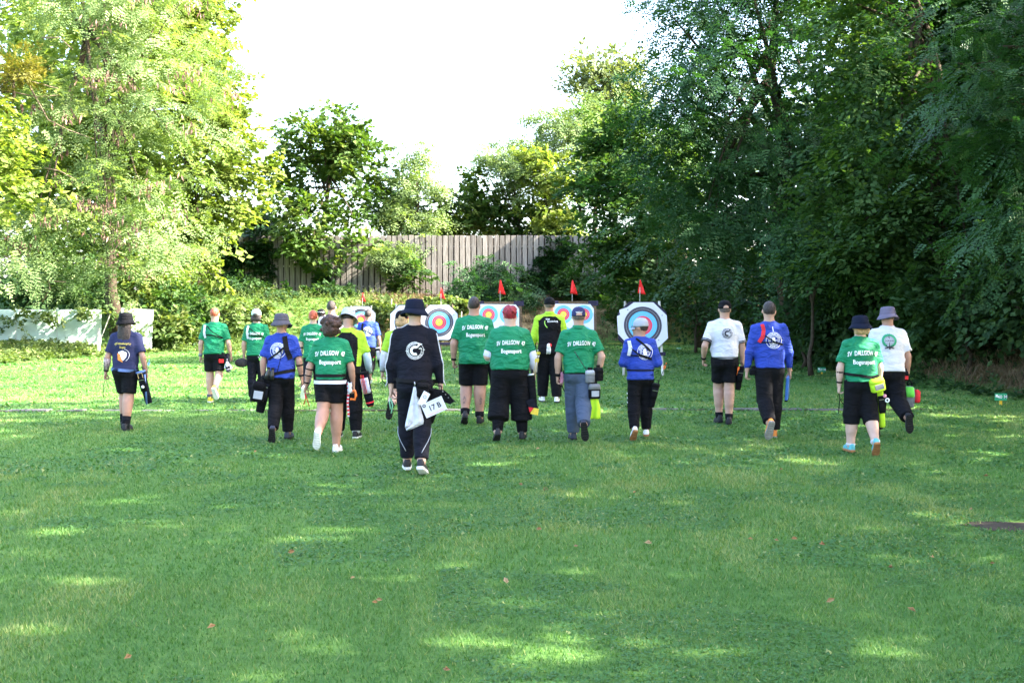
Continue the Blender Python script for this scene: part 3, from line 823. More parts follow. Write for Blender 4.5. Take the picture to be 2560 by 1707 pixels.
# ------------------------------------------------------------------ overgrown slab path, soil patch, painted sun streak
plain('stone', (0.10, 0.095, 0.085), 0.9, 0.2, 0.3, 8, 0.5, 30)
plain('soil', (0.055, 0.042, 0.03), 0.95, 0.1, 0.35, 6, 0.8, 20)
path = MB().box((0, SLAB_Y, 0.003), (20, 0.20, 0.004)).build('slab_path', MATS['soil'])
path.rotation_euler = (0, 0, 0.02)
path['kind'] = 'structure'
sme = [MB().box((0, 0, 0), (0.42 + 0.14 * k, 0.20 + 0.02 * k, 0.05), bev=0.012).mesh('slab', MATS['stone']) for k in range(3)]
g = np.random.default_rng(17)
x = -9.6
while x < 9.6:
    if g.random() < 0.62:
        o = link(bpy.data.objects.new('slab', sme[g.integers(0, 3)]), path)
        o.location = (x, SLAB_Y - 0.01 + g.normal() * 0.03, -0.008 + g.normal() * 0.006)
        o.rotation_euler = (g.normal() * 0.02, g.normal() * 0.02, g.normal() * 0.05)
    x += 0.62 + 0.15 * g.random()
a = np.linspace(0, 2 * math.pi, 28, endpoint=False)
rr = 1 + 0.18 * np.sin(3 * a + 1) + 0.1 * np.sin(7 * a)
sp_v = np.stack([SOIL.x + 0.48 * rr * np.cos(a), SOIL.y + 0.20 * rr * np.sin(a), np.full(28, 0.006) + terrain(SOIL.x, SOIL.y)], 1)
so = link(bpy.data.objects.new('soil_patch', np_mesh('soil_patch', np.vstack([sp_v, [[SOIL.x, SOIL.y, 0.02]]]), np.array([[i, (i + 1) % 28, 28] for i in range(28)]), True, [MATS['soil']])))
so['kind'] = 'structure'
plain('sun_streak', (0.75, 0.68, 0.12), 0.6)
tp = MB().box((7.2, 57.3, 0.05), (9.0, 0.10, 0.012)).build('sun_streak_strip', MATS['sun_streak'])  # thin yellow strip standing in for a sunlit streak on the far grass
tag(tp, 'pale yellow strip painted as a streak of sunlight across the far end of the lawn', 'sun_streak')

leafy('dead_leaf', (0.20, 0.10, 0.05), (0.32, 0.19, 0.09), (0.42, 0.30, 0.17), 0.1, 0.7, (1.1, 0.9, 0.6))
g = np.random.default_rng(44)
lm = []
for k in range(4):
    P = np.zeros((2, 3)); T = np.array([[1.0, 0.1, 0.2], [1.0, -0.1, 0.1]]); N2 = np.array([[0, 0.5, 1.0], [0, -0.6, 1.0]])
    V, F = kites(P, norm(T), norm(N2), np.array([0.075, 0.065]), np.array([0.05, 0.045]), 0.3)
    lm.append(np_mesh('fallen_leaf', V, F, False, [MATS['dead_leaf']], attr=np.array([0.2 + 0.2 * k, 0.25 + 0.2 * k])))
spots = [(2330, 1405), (2060, 1370), (1977, 1360), (1940, 1365), (1869, 1359), (1343, 1337), (1590, 1238), (1950, 1182), (1440, 1376), (1120, 1692), (1268, 1475), (940, 1515), (930, 1522), (875, 1460),
         (720, 1395), (1340, 1130), (1630, 1370), (2230, 1430), (2475, 1420), (2425, 1285), (2290, 1545), (540, 1582), (2065, 1520), (1300, 1222), (1365, 1225), (2470, 1195), (330, 1660), (635, 1138)]
for (px, py) in spots:
    p = at(px, py, dist(py))
    o = link(bpy.data.objects.new('fallen_leaf', lm[g.integers(0, 4)]))
    o.location = (p.x, p.y, 0.024 + 0.01 * g.random()); o.rotation_euler = (g.normal() * 0.25, g.normal() * 0.25, g.random() * 6.28)
    s = 0.45 + 0.35 * g.random(); o.scale = (s, s, s)
    tag(o, 'small orange brown fallen leaf lying in the grass', 'leaf', 'fallen leaves scattered on the lawn')

# ------------------------------------------------------------------ pale fence on the left
plain('mint_panel', (0.46, 0.58, 0.52), 0.6, 0.3, 0.1, 3)
plain('white_post', (0.50, 0.56, 0.53), 0.7, 0.3, 0.1, 5)
FY = 45.9
fence = tag(empty('panel_fence', (-18.5, FY - 1.0, 0.5), R(17)), 'pale mint panel fence overgrown with vines on the left', 'fence')
edges = [-26.5, -24.0, -21.6, -19.6, -18.1, -16.4]
for i in range(5):
    w = edges[i + 1] - edges[i]
    MB().box((0, 0, 0), (w - 0.06, 0.05, 1.75), bev=0.01).build('panel', MATS['mint_panel'], fence).location = ((edges[i] + edges[i + 1]) / 2 + 18.5, 0.02 * (i % 2), 0.36)
    MB().box((0, 0, 0), (0.1, 0.1, 1.9), bev=0.01).build('post', MATS['white_post'], fence).location = (edges[i] + 18.5, 0.06, 0.35)
o = MB().box((0, 0, 0), (1.25, 0.05, 1.8), bev=0.01).build('panel', MATS['white_post'], fence)
o.location = (-15.1 + 18.5, -0.15, 0.36); o.rotation_euler = (0, R(3), R(-4))
o['label'] = 'tilted white end panel'
for i, (px, py, rx, rz, lab) in enumerate([(30, 800, 60, 40, 'leafy vine over the far left of the pale fence'), (110, 790, 40, 30, 'vine trailing down the pale fence beside the first post'), (215, 785, 30, 20, 'short vine hanging over the middle of the pale fence'),
                                           (285, 790, 18, 30, 'vine hanging beside the long haired walker'), (330, 800, 25, 35, 'vine between the last two fence panels')]):
    leaf_thing('vine', lab, 'vine', [Lb(px, py, (FY - 1.35) + 0.30 * ((px - 1280) / FPX * 45 + 18.5), rx, rz, 0.2)], MATS['leaf_weed'], 300 + i, 5 + rx // 5, 22, 0.14, 0.12, group='vines on the pale fence', cr=0.35, shell=1.0)
p = at(247, 890, dist(890))
ps = MB().box((0, 0, 0.5), (0.09, 0.09, 1.05), bev=0.01).build('wooden_post', MATS['pale_wood'])
ps.location = gnd(p.x, p.y); tag(ps, 'short pale wooden post at the left lawn edge', 'post')
pl = MB().tube([(0, 0, 0), (0.55, 0.1, 1.5)], 0.018, 6).build('leaning_pole', MATS['pale_wood'], None, True)
pl.location = gnd(p.x - 0.5, p.y + 1.0); tag(pl, 'thin pole leaning against the pale fence behind the post', 'pole')
for i, (px, lab) in enumerate([(978, 'thin white stake on the bank behind the second target'), (1153, 'thin grey stake on the bank behind the big man in green')]):
    q = at(px, 775, 55.5)
    st = MB().tube([(0, 0, -0.1), (0.02, 0, 1.15 - 0.2 * i)], 0.022, 6).build('stake', MATS['pale_wood'])
    st.location = gnd(q.x, 55.5); tag(st, lab, 'stake', 'stakes on the bank')

# ------------------------------------------------------------------ text, flat prints
_tc = {}
def text_arrays(s, size=1.0, bold=0.012):
    key = (s, bold)
    if key not in _tc:
        cu = bpy.data.curves.new('text', 'FONT')
        cu.body = s; cu.size = 1.0; cu.align_x = 'CENTER'; cu.align_y = 'CENTER'; cu.offset = bold; cu.resolution_u = 2
        o = bpy.data.objects.new('text', cu); COL.objects.link(o)
        dg = bpy.context.evaluated_depsgraph_get()
        me = o.evaluated_get(dg).to_mesh()
        V = np.array([v.co[:] for v in me.vertices]); F = [list(p.vertices) for p in me.polygons]
        o.evaluated_get(dg).to_mesh_clear()
        bpy.data.objects.remove(o); bpy.data.curves.remove(cu)
        _tc[key] = (V[:, :2], F)
    V, F = _tc[key]
    return V * size, F

# ------------------------------------------------------------------ targets
plain('paper', (0.62, 0.62, 0.68), 0.7, 0.25, 0.03, 8)
plain('face_black', (0.055, 0.05, 0.07), 0.6, 0.3, 0.15, 20)
plain('face_blue', (0.12, 0.46, 0.72), 0.6, 0.3, 0.05, 20)
plain('face_red', (0.72, 0.055, 0.10), 0.6, 0.3, 0.05, 20)
plain('face_gold', (0.75, 0.62, 0.05), 0.6, 0.3, 0.05, 20)
plain('face_line', (0.35, 0.35, 0.38), 0.6)
plain('straw_mat', (0.13, 0.09, 0.06), 0.95, 0.1, 0.5, 40, 1.0, 60)
plain('dark_mat', (0.03, 0.025, 0.05), 0.8, 0.2, 0.3, 20, 0.5, 50)
plain('flag_red', (0.75, 0.02, 0.02), 0.6, 0.3, 0.1, 10, 0.3, 6)

def disc(mb, cx, cz, r0, r1, y, seg=40):
    a = np.linspace(0, 2 * math.pi, seg, endpoint=False)
    if r0 <= 0:
        return mb.add(np.stack([cx + r1 * np.cos(a), np.full(seg, y), cz + r1 * np.sin(a)], 1), [list(range(seg))])
    V = np.concatenate([np.stack([cx + r * np.cos(a), np.full(seg, y), cz + r * np.sin(a)], 1) for r in (r0, r1)])
    return mb.add(V, [[i, (i + 1) % seg, seg + (i + 1) % seg, seg + i] for i in range(seg)])

def face_rings(face, cx, cz, s, full=True):
    """s = diameter of the 10-zone face; full faces show black, blue, red and gold"""
    r = s / 2
    zones = [('face_black', 0.6, 0.8), ('face_blue', 0.4, 0.6), ('face_red', 0.2, 0.4), ('face_gold', 0, 0.2)]
    if not full: zones = [('face_blue', 0.4, 0.6), ('face_red', 0.2, 0.4), ('face_gold', 0, 0.2)]
    for i, (mt, a, b) in enumerate(zones):
        mb = MB(); disc(mb, cx, cz, r * a, r * b, -0.004)
        mb.build('ring', MATS[mt], face)
        m2 = MB(); disc(m2, cx, cz, r * (a + b) / 2 - 0.0035, r * (a + b) / 2 + 0.0035, -0.006)
        m2.build('score_line', MATS['face_line'], face)

def octagon(w, h, c, jit=None):
    P = [(-w + c, -h), (w - c, -h), (w, -h + c), (w, h - c), (w - c, h), (-w + c, h), (-w, h - c), (-w, -h + c)]
    return P

def slab_poly(mb, P, y0, y1):
    n = len(P)
    V = [(x, y0, z) for x, z in P] + [(x, y1, z) for x, z in P]
    F = [list(range(n)), list(range(2 * n - 1, n - 1, -1))] + [[i, i + n, (i + 1) % n + n, (i + 1) % n] for i in range(n)]
    return mb.add(V, F)

def target(px, Y, label, style, flag_label=None, flag_px=None, turn=0.0, legs='white'):
    X = (px - 1280) / FPX * Y
    root = tag(empty('archery_target', (X, Y, float(terrain(X, Y))), turn), label, 'target', 'archery targets on the lawn')
    tilt = R(-9)
    M = Matrix.Translation((0, 0, 1.28)) @ Matrix.Rotation(tilt, 4, 'X')
    def setm(o): o.matrix_local = M; return o
    bm_ = MB()
    if style == 'spots':
        slab_poly(bm_, octagon(0.60, 0.64, 0.05), 0.02, 0.2)
    else:
        slab_poly(bm_, octagon(0.62, 0.62, 0.12 if style == 'square' else 0.28), 0.02, 0.2)
    setm(bm_.build('butt', MATS['straw_mat'] if style == 'spots' else MATS['dark_mat'], root))
    fb = MB()
    if style == 'spots':
        P = [(-0.50, -0.56), (0.50, -0.56), (0.53, -0.5), (0.53, 0.44), (0.44, 0.56), (-0.47, 0.57), (-0.52, 0.5), (-0.53, -0.5)]
    elif style == 'irregular':
        P = [(-0.33, -0.56), (0.40, -0.56), (0.64, -0.33), (0.62, 0.26), (0.28, 0.60), (-0.22, 0.60), (-0.40, 0.47), (-0.60, 0.40), (-0.58, 0.28), (-0.66, 0.24), (-0.64, -0.22)]
    else:
        P = octagon(0.63, 0.60, 0.30)
    slab_poly(fb, P, 0.0, 0.012)
    face = setm(fb.build('face', MATS['paper'], root))
    if style == 'spots':
        cb = MB()
        for sx in (-1, 1): cb.box((sx * 0.5, 0.015, 0.6), (0.3, 0.012, 0.13))
        for s_, nm in ((-1, 'corner_pad'), (1, 'corner_pad')):
            setm(MB().box((s_ * 0.52, 0.014, 0.59), (0.26, 0.012, 0.13)).build(nm, MATS['dark_mat'], root))
        for cx in (-0.265, 0.265):
            for cz in (0.29, -0.27):
                face_rings(face, cx, cz, 0.8, False)
    else:
        face_rings(face, 0, 0, 1.22, True)
        for k, a in enumerate((0.5, 2.3, 3.9, 5.5)):
            pb = MB(); disc(pb, 0.57 * math.cos(a), 0.57 * math.sin(a) * 0.95, 0, 0.014, -0.005, 8)
            pb.build('pin', MATS['face_black'], face)
    lm_ = MATS['pale_wood'] if legs == 'white' else MATS['stand_wood']
    for s_ in (-1, 1):
        MB().tube([(s_ * 0.5, -0.12, 0.0), (s_ * 0.44, 0.16, 1.9)], 0.032, 4).build('leg', lm_, root)
    MB().tube([(0, 1.0, 0.0), (0, 0.2, 1.75)], 0.03, 4).build('leg', MATS['stand_wood'], root)
    MB().box((0, -0.04, 0.55), (1.15, 0.14, 0.09), bev=0.01).build('crossbar', MATS['dark_mat'], root)
    if flag_label:
        fx = ((flag_px or px) - 1280) / FPX * Y - X
        f = tag(empty('flag', (X + fx, Y + 0.32, 1.85)), flag_label, 'flag', 'red pennants on the targets')
        MB().tube([(0, 0, -0.05), (0, 0, 0.42)], 0.008, 6).build('pole', MATS['pale_wood'], f)
        g = np.random.default_rng(int(px))
        # pennant hanging in folds from the pole top
        n = 7
        t = np.linspace(0, 1, n)
        V = []
        for i, tt in enumerate(t):
            wv = 0.09 * tt + 0.012
            for s_, dx in enumerate((-0.35, 0.1, 0.55, 1.0)):
                V.append((wv * dx * 1.5, 0.02 * math.sin(3 * dx + 4 * tt + px), 0.62 - 0.36 * tt - 0.03 * dx * tt))
        q = [[i * 4 + j, i * 4 + j + 1, (i + 1) * 4 + j + 1, (i + 1) * 4 + j] for i in range(n - 1) for j in range(3)]
        o = link(bpy.data.objects.new('pennant', np_mesh('pennant', V, np.array(q), True, [MATS['flag_red']])), f)
        md = o.modifiers.new('thickness', 'SOLIDIFY'); md.thickness = 0.004
    return root
target(902, 49.3, 'most distant round target at far left behind the man in blue', 'round', 'small pennant on the leftmost target', 904)
target(1021, 39.4, 'target mostly hidden by the black bucket hat', 'round', None)
target(1098, 38.9, 'round target right of the black bucket hat', 'round', 'pennant on the target right of the black bucket hat', 1101, legs='dark')
target(1247, 29.4, 'square butt with small blue faces behind the red haired woman', 'spots', 'pennant on the target behind the red haired woman', 1250, legs='dark')
target(1434, 29.5, 'square butt with small blue faces behind the navy cap', 'spots', 'pennant on the target behind the navy cap', 1432, legs='dark')
target(1607, 29.05, 'large octagonal white target behind the grey cap', 'irregular', 'pennant on the large octagonal target', 1603)

# ------------------------------------------------------------------ distance signs
plain('sign_green', (0.02, 0.30, 0.14), 0.5, 0.4, 0.05, 10)
plain('sign_white', (0.8, 0.8, 0.8), 0.6)
plain('sign_yellow', (0.75, 0.45, 0.03), 0.6)
for (px, py, txt, Y, lab) in [(2502, 992, '40 M', 19.7, 'green distance sign reading 40 M on a yellow peg'), (2054, 924, '50 M', 29.7, 'green distance sign reading 50 M by the right wood'), (1697, 872, '70 M', 49.7, 'tiny far green distance sign on the lawn')]:
    c = at(px, py, Y)
    o = tag(empty('distance_sign', (c.x, Y, float(terrain(c.x, Y)))), lab, 'sign', 'distance signs')
    z = c.z - o.location.z
    MB().box((0, 0, z), (0.21, 0.012, 0.125), bev=0.004).build('board', MATS['sign_green'], o)
    MB().box((0.01, 0.018, z / 2 - 0.03), (0.04, 0.02, z + 0.02)).build('peg', MATS['sign_yellow'], o)
    V, F = text_arrays(txt, 0.085)
    MB().add([(x_ + 0.025, -0.009, z + y_) for x_, y_ in V], F).build('lettering', MATS['sign_white'], o)
    MB().box((-0.075, -0.0085, z + 0.02), (0.035, 0.003, 0.045)).build('emblem', MATS['sign_white'], o)
# ------------------------------------------------------------------ people: distance-field bodies and clothes
class Field:
    def __init__(self, lo, hi, res):
        self.res = res
        self.lo = np.array(lo, float)
        n = np.ceil((np.array(hi) - self.lo) / res).astype(int) + 1
        self.ax = [self.lo[i] + res * np.arange(n[i]) for i in range(3)]
        self.F = np.full(tuple(n), 1.0, np.float32)
    def _sub(self, lo, hi, k):
        m = k + 3 * self.res
        s = []
        for i in range(3):
            a = int(np.clip((lo[i] - m - self.lo[i]) / self.res, 0, self.F.shape[i] - 1))
            b = int(np.clip((hi[i] + m - self.lo[i]) / self.res + 2, a + 1, self.F.shape[i]))
            s.append(slice(a, b))
        return tuple(s), [self.ax[0][s[0]][:, None, None], self.ax[1][s[1]][None, :, None], self.ax[2][s[2]][None, None, :]]
    def _join(self, s, d, k):
        f = self.F[s]
        if k > 0:
            h = np.clip(0.5 + 0.5 * (f - d) / k, 0, 1)
            self.F[s] = d * h + f * (1 - h) - k * h * (1 - h)
        else:
            self.F[s] = np.minimum(f, d)
    def cone(self, a, b, ra, rb, wa=None, wb=None, k=0.04, cap=None):
        """tapered limb from a to b; r = depth radius, w = width radius; cap=(f0,f1): cut flat at those fractions"""
        a, b = np.array(a, float), np.array(b, float)
        wa = ra if wa is None else wa; wb = rb if wb is None else wb
        m = max(ra, rb, wa, wb)
        s, (x, y, z) = self._sub(np.minimum(a, b) - m, np.maximum(a, b) + m, k)
        ab = b - a; L = float(ab @ ab) + 1e-9
        tr = ((x - a[0]) * ab[0] + (y - a[1]) * ab[1] + (z - a[2]) * ab[2]) / L
        t = np.clip(tr, 0, 1)
        qx, qy, qz = x - a[0] - t * ab[0], y - a[1] - t * ab[1], z - a[2] - t * ab[2]
        rr, ww = ra + t * (rb - ra), wa + t * (wb - wa)
        mn = np.minimum(rr, ww)
        d = (np.sqrt((qx / ww) ** 2 + (qy / rr) ** 2 + (qz / mn) ** 2) - 1) * mn
        if cap:
            l = math.sqrt(L)
            d = np.maximum(d, np.maximum((cap[0] - tr) * l, (tr - cap[1]) * l))
        self._join(s, d, k)
    def ell(self, c, r, k=0.03, M=None):
        c, r = np.array(c, float), np.array(r, float)
        m = r.max()
        s, (x, y, z) = self._sub(c - m, c + m, k)
        px, py, pz = x - c[0], y - c[1], z - c[2]
        if M is not None:
            A = np.array(M)[:3, :3].T
            px, py, pz = (A[0, 0] * px + A[0, 1] * py + A[0, 2] * pz, A[1, 0] * px + A[1, 1] * py + A[1, 2] * pz, A[2, 0] * px + A[2, 1] * py + A[2, 2] * pz)
        d = (np.sqrt((px / r[0]) ** 2 + (py / r[1]) ** 2 + (pz / r[2]) ** 2) - 1) * r.min()
        self._join(s, d, k)
    def cut(self, p, n):
        """keep the side of the plane that n points away from"""
        p, n = np.array(p, float), np.array(n, float); n = n / np.linalg.norm(n)
        d = (self.ax[0][:, None, None] - p[0]) * n[0] + (self.ax[1][None, :, None] - p[1]) * n[1] + (self.ax[2][None, None, :] - p[2]) * n[2]
        self.F = np.maximum(self.F, d.astype(np.float32))
    def mesh(self):
        F = self.F; S = F < 0
        c = np.zeros(tuple(np.array(F.shape) - 1), np.int8)
        for i in (0, 1):
            for j in (0, 1):
                for k in (0, 1):
                    c += S[i:F.shape[0] - 1 + i, j:F.shape[1] - 1 + j, k:F.shape[2] - 1 + k]
        act = (c > 0) & (c < 8)
        I = np.argwhere(act)
        idx = np.full(c.shape, -1, np.int64); idx[act] = np.arange(len(I))
        cor = np.array([[i, j, k] for i in (0, 1) for j in (0, 1) for k in (0, 1)])
        vals = np.stack([F[I[:, 0] + a, I[:, 1] + b, I[:, 2] + d] for a, b, d in cor], 1)
        acc = np.zeros((len(I), 3)); cnt = np.zeros(len(I))
        for e0 in range(8):
            for bit in (1, 2, 4):
                e1 = e0 | bit
                if e1 == e0: continue
                v0, v1 = vals[:, e0], vals[:, e1]
                m = (v0 < 0) != (v1 < 0)
                t = np.where(m, v0 / (v0 - v1 + 1e-12), 0)
                acc += np.where(m[:, None], cor[e0] + t[:, None] * (cor[e1] - cor[e0]), 0)
                cnt += m
        V = (I + acc / cnt[:, None]) * self.res + self.lo
        Q = []
        for ax in range(3):
            o = [(ax + 1) % 3, (ax + 2) % 3]
            sl0 = [slice(1, -1)] * 3; sl1 = [slice(1, -1)] * 3
            sl0[ax] = slice(0, -1); sl1[ax] = slice(1, None)
            m = S[tuple(sl0)] != S[tuple(sl1)]
            E = np.argwhere(m)
            E[:, o[0]] += 1; E[:, o[1]] += 1
            def cell(da, db):
                q = E.copy(); q[:, o[0]] -= da; q[:, o[1]] -= db
                return idx[q[:, 0], q[:, 1], q[:, 2]]
            q = np.stack([cell(1, 1), cell(0, 1), cell(0, 0), cell(1, 0)], 1)
            flip = ~S[E[:, 0], E[:, 1], E[:, 2]]
            q[flip] = q[flip][:, ::-1]
            Q.append(q)
        Q = np.concatenate(Q)
        return V, Q[(Q >= 0).all(1)]

def vnormals(V, Q):
    n = np.cross(V[Q[:, 2]] - V[Q[:, 0]], V[Q[:, 3]] - V[Q[:, 1]])
    N = np.zeros_like(V)
    for i in range(4): np.add.at(N, Q[:, i], n)
    return norm(N)

def rumple(V, Q, seed, amp, f=(14, 34), zs=1.5):
    """cloth folds: a sum of a few random waves along the normal"""
    g = np.random.default_rng(seed)
    N = vnormals(V, Q)
    h = np.zeros(len(V))
    for i in range(9):
        w = norm(g.normal(size=3) * np.array([1, 0.7, zs])) * (f[0] + (f[1] - f[0]) * g.random())
        ph = g.random() * 6.28
        q = np.sin(V @ w + ph + 0.9 * np.sin(V @ (g.normal(size=3) * 9)))
        h += q if i % 2 else 1.2 - 2.4 * np.abs(q) ** 0.7
    return V + N * np.clip(h * amp / 3.0, -0.35 * amp, 1.2 * amp)[:, None]

def fabric(name, col, rough=0.8, wr=0.35, sheen=0.0, spec=0.25):
    return plain(name, col, rough, spec, 0.06, 14, 0.15, 220, wrinkle=wr, sheen=sheen)
SKIN = {'fair': plain('skin_fair', (0.46, 0.27, 0.20), 0.55, 0.4, 0.08, 18), 'tan': plain('skin_tan', (0.39, 0.21, 0.15), 0.55, 0.4, 0.08, 18), 'pale': plain('skin_pale', (0.52, 0.33, 0.26), 0.55, 0.4, 0.07, 18)}
FAB = dict(green=fabric('fabric_green', (0.004, 0.175, 0.075), 0.65, 0.9), blue=fabric('fabric_blue', (0.018, 0.046, 0.30), 0.7, 0.9), navy=fabric('fabric_navy', (0.016, 0.020, 0.065)),
           black=fabric('fabric_black', (0.006, 0.006, 0.008), 0.85, 0.5, 0, 0.12), dark=fabric('fabric_dark', (0.007, 0.0075, 0.014), 0.8, 0.5, 0, 0.14), white=fabric('fabric_white', (0.58, 0.58, 0.64), 0.8, 0.5),
           hivis=fabric('fabric_hivis', (0.33, 0.55, 0.03), 0.7, 0.5), jeans=fabric('fabric_jeans', (0.058, 0.08, 0.128), 0.9, 0.5), grey=fabric('fabric_grey', (0.075, 0.07, 0.09), 0.9, 0.2),
           palegrey=fabric('fabric_palegrey', (0.34, 0.36, 0.41), 0.85, 0.2), lilac=fabric('fabric_lilac', (0.60, 0.60, 0.74), 0.7, 0.2), skyblue=fabric('fabric_sky', (0.50, 0.62, 0.75), 0.7, 0.2),
           hatgrey=fabric('fabric_hatgrey', (0.13, 0.11, 0.165), 0.9, 0.2), hatnavy=fabric('fabric_hatnavy', (0.008, 0.011, 0.025), 0.9, 0.2, 0, 0.12), capnavy=fabric('fabric_capnavy', (0.022, 0.025, 0.09), 0.8, 0.1),
           red=fabric('fabric_red', (0.60, 0.02, 0.03), 0.6, 0.1), lime=fabric('fabric_lime', (0.45, 0.72, 0.03), 0.7, 0.1), mint=fabric('fabric_mint', (0.55, 0.72, 0.62), 0.8, 0.1), slate=fabric('fabric_slate', (0.16, 0.17, 0.19), 0.8, 0.3))
HAIR = dict(dark=plain('hair_dark', (0.03, 0.02, 0.018), 0.5, 0.4, 0.4, 60, 0.7, 90), brown=plain('hair_brown', (0.052, 0.024, 0.017), 0.55, 0.4, 0.4, 60, 0.8, 80), blond=plain('hair_blond', (0.42, 0.28, 0.14), 0.6, 0.3, 0.3, 60, 0.7, 90),
            ginger=plain('hair_ginger', (0.34, 0.07, 0.03), 0.5, 0.4, 0.3, 60, 0.5, 90), red=plain('hair_red', (0.25, 0.012, 0.025), 0.5, 0.4, 0.5, 40, 0.5, 90), grey=plain('hair_grey', (0.12, 0.09, 0.08), 0.6, 0.3, 0.3, 60, 0.5, 90))
plain('rubber_black', (0.015, 0.015, 0.016), 0.8, 0.3, 0.3, 40, 0.6, 70); plain('rubber_white', (0.70, 0.69, 0.66), 0.7, 0.3, 0.15, 40, 0.4, 70); plain('rubber_gum', (0.32, 0.15, 0.06), 0.7, 0.3, 0.2, 40, 0.5, 70)
plain('rubber_grey', (0.26, 0.25, 0.23), 0.8, 0.3, 0.2, 40, 0.6, 70)
for n_, c_ in dict(shoe_black=(0.015, 0.015, 0.018), shoe_white=(0.75, 0.75, 0.76), shoe_yellow=(0.62, 0.50, 0.04), shoe_orange=(0.60, 0.20, 0.04), shoe_teal=(0.10, 0.38, 0.40), shoe_grey=(0.20, 0.20, 0.24), shoe_navy=(0.03, 0.035, 0.06)).items():
    plain(n_, c_, 0.65, 0.35, 0.12, 25, 0.2, 60)
plain('strap_black', (0.006, 0.006, 0.007), 0.8, 0.15); plain('print_white', (0.82, 0.82, 0.82), 0.6); plain('print_black', (0.02, 0.02, 0.03), 0.6); plain('print_gold', (0.62, 0.48, 0.10), 0.6)
plain('print_orange', (0.72, 0.22, 0.03), 0.6); plain('print_green', (0.03, 0.30, 0.14), 0.6); plain('print_lime', (0.35, 0.65, 0.10), 0.6); plain('tattoo', (0.22, 0.13, 0.11), 0.6, 0.35, 0.5, 60)
plain('metal', (0.5, 0.5, 0.52), 0.3, 0.5, 0.05, metallic=1.0); plain('plastic_black', (0.015, 0.015, 0.017), 0.35, 0.5)

class Person:
    pass

def vdir(side, v):
    return norm(np.array([side * v[0], v[1], -v[2]], float))

def hand_arrays(w, d, side, curl, s):
    """palm and five separate fingers; d = forearm direction"""
    mb = MB()
    d = norm(np.array(d, float))
    fwd = norm(np.array([0, 1.0, 0.0]) - d * d[1]) if abs(d[1]) < 0.95 else norm(np.array([0, 0, 1.0]) - d * d[2])
    palm = norm(np.cross(d, fwd)) * 1.0
    if palm[0] * side > 0: palm = -palm          # the palm faces the body
    pts = [w - d * 0.02 * s, w + d * 0.03 * s, w + d * 0.07 * s, w + d * 0.098 * s]
    def sect(c, a, b, n=8):
        th = np.arange(n) * 2 * math.pi / n
        return c + np.cos(th)[:, None] * fwd * a + np.sin(th)[:, None] * palm * b
    R_ = [(0.027, 0.024), (0.038, 0.019), (0.043, 0.017), (0.038, 0.013)]
    V = np.concatenate([sect(p, a * s, b * s) for p, (a, b) in zip(pts, R_)])
    k = np.arange(8); k2 = (k + 1) % 8
    Q = np.concatenate([np.stack([i * 8 + k, i * 8 + k2, (i + 1) * 8 + k2, (i + 1) * 8 + k], 1) for i in range(3)])
    mb.addq(V, Q); mb.f.setdefault(8, []).append([24 + j for j in range(8)])
    for i, (off, ln) in enumerate(((0.030, 0.070), (0.010, 0.080), (-0.010, 0.074), (-0.029, 0.058))):
        b = w + d * 0.088 * s + fwd * off * s
        P = [b]; a = 0.15 + 0.12 * i * 0.5
        for seg in (0.42, 0.32, 0.26):
            a += curl
            P.append(P[-1] + (d * math.cos(a) + palm * math.sin(a)) * ln * seg * s)
        mb.tube(P, np.array([0.0095, 0.009, 0.008, 0.006]) * s, 6)
    b = w + d * 0.03 * s + fwd * 0.03 * s
    t1 = norm(fwd * 0.75 + d * 0.7 + palm * 0.35); t2 = norm(d * 0.85 + palm * 0.6 + fwd * 0.15)
    mb.tube([b, b + t1 * 0.035 * s, b + t1 * 0.035 * s + t2 * 0.03 * s, b + t1 * 0.035 * s + t2 * 0.055 * s], np.array([0.013, 0.011, 0.0095, 0.007]) * s, 6)
    V = np.concatenate(mb.v); return V, mb.f

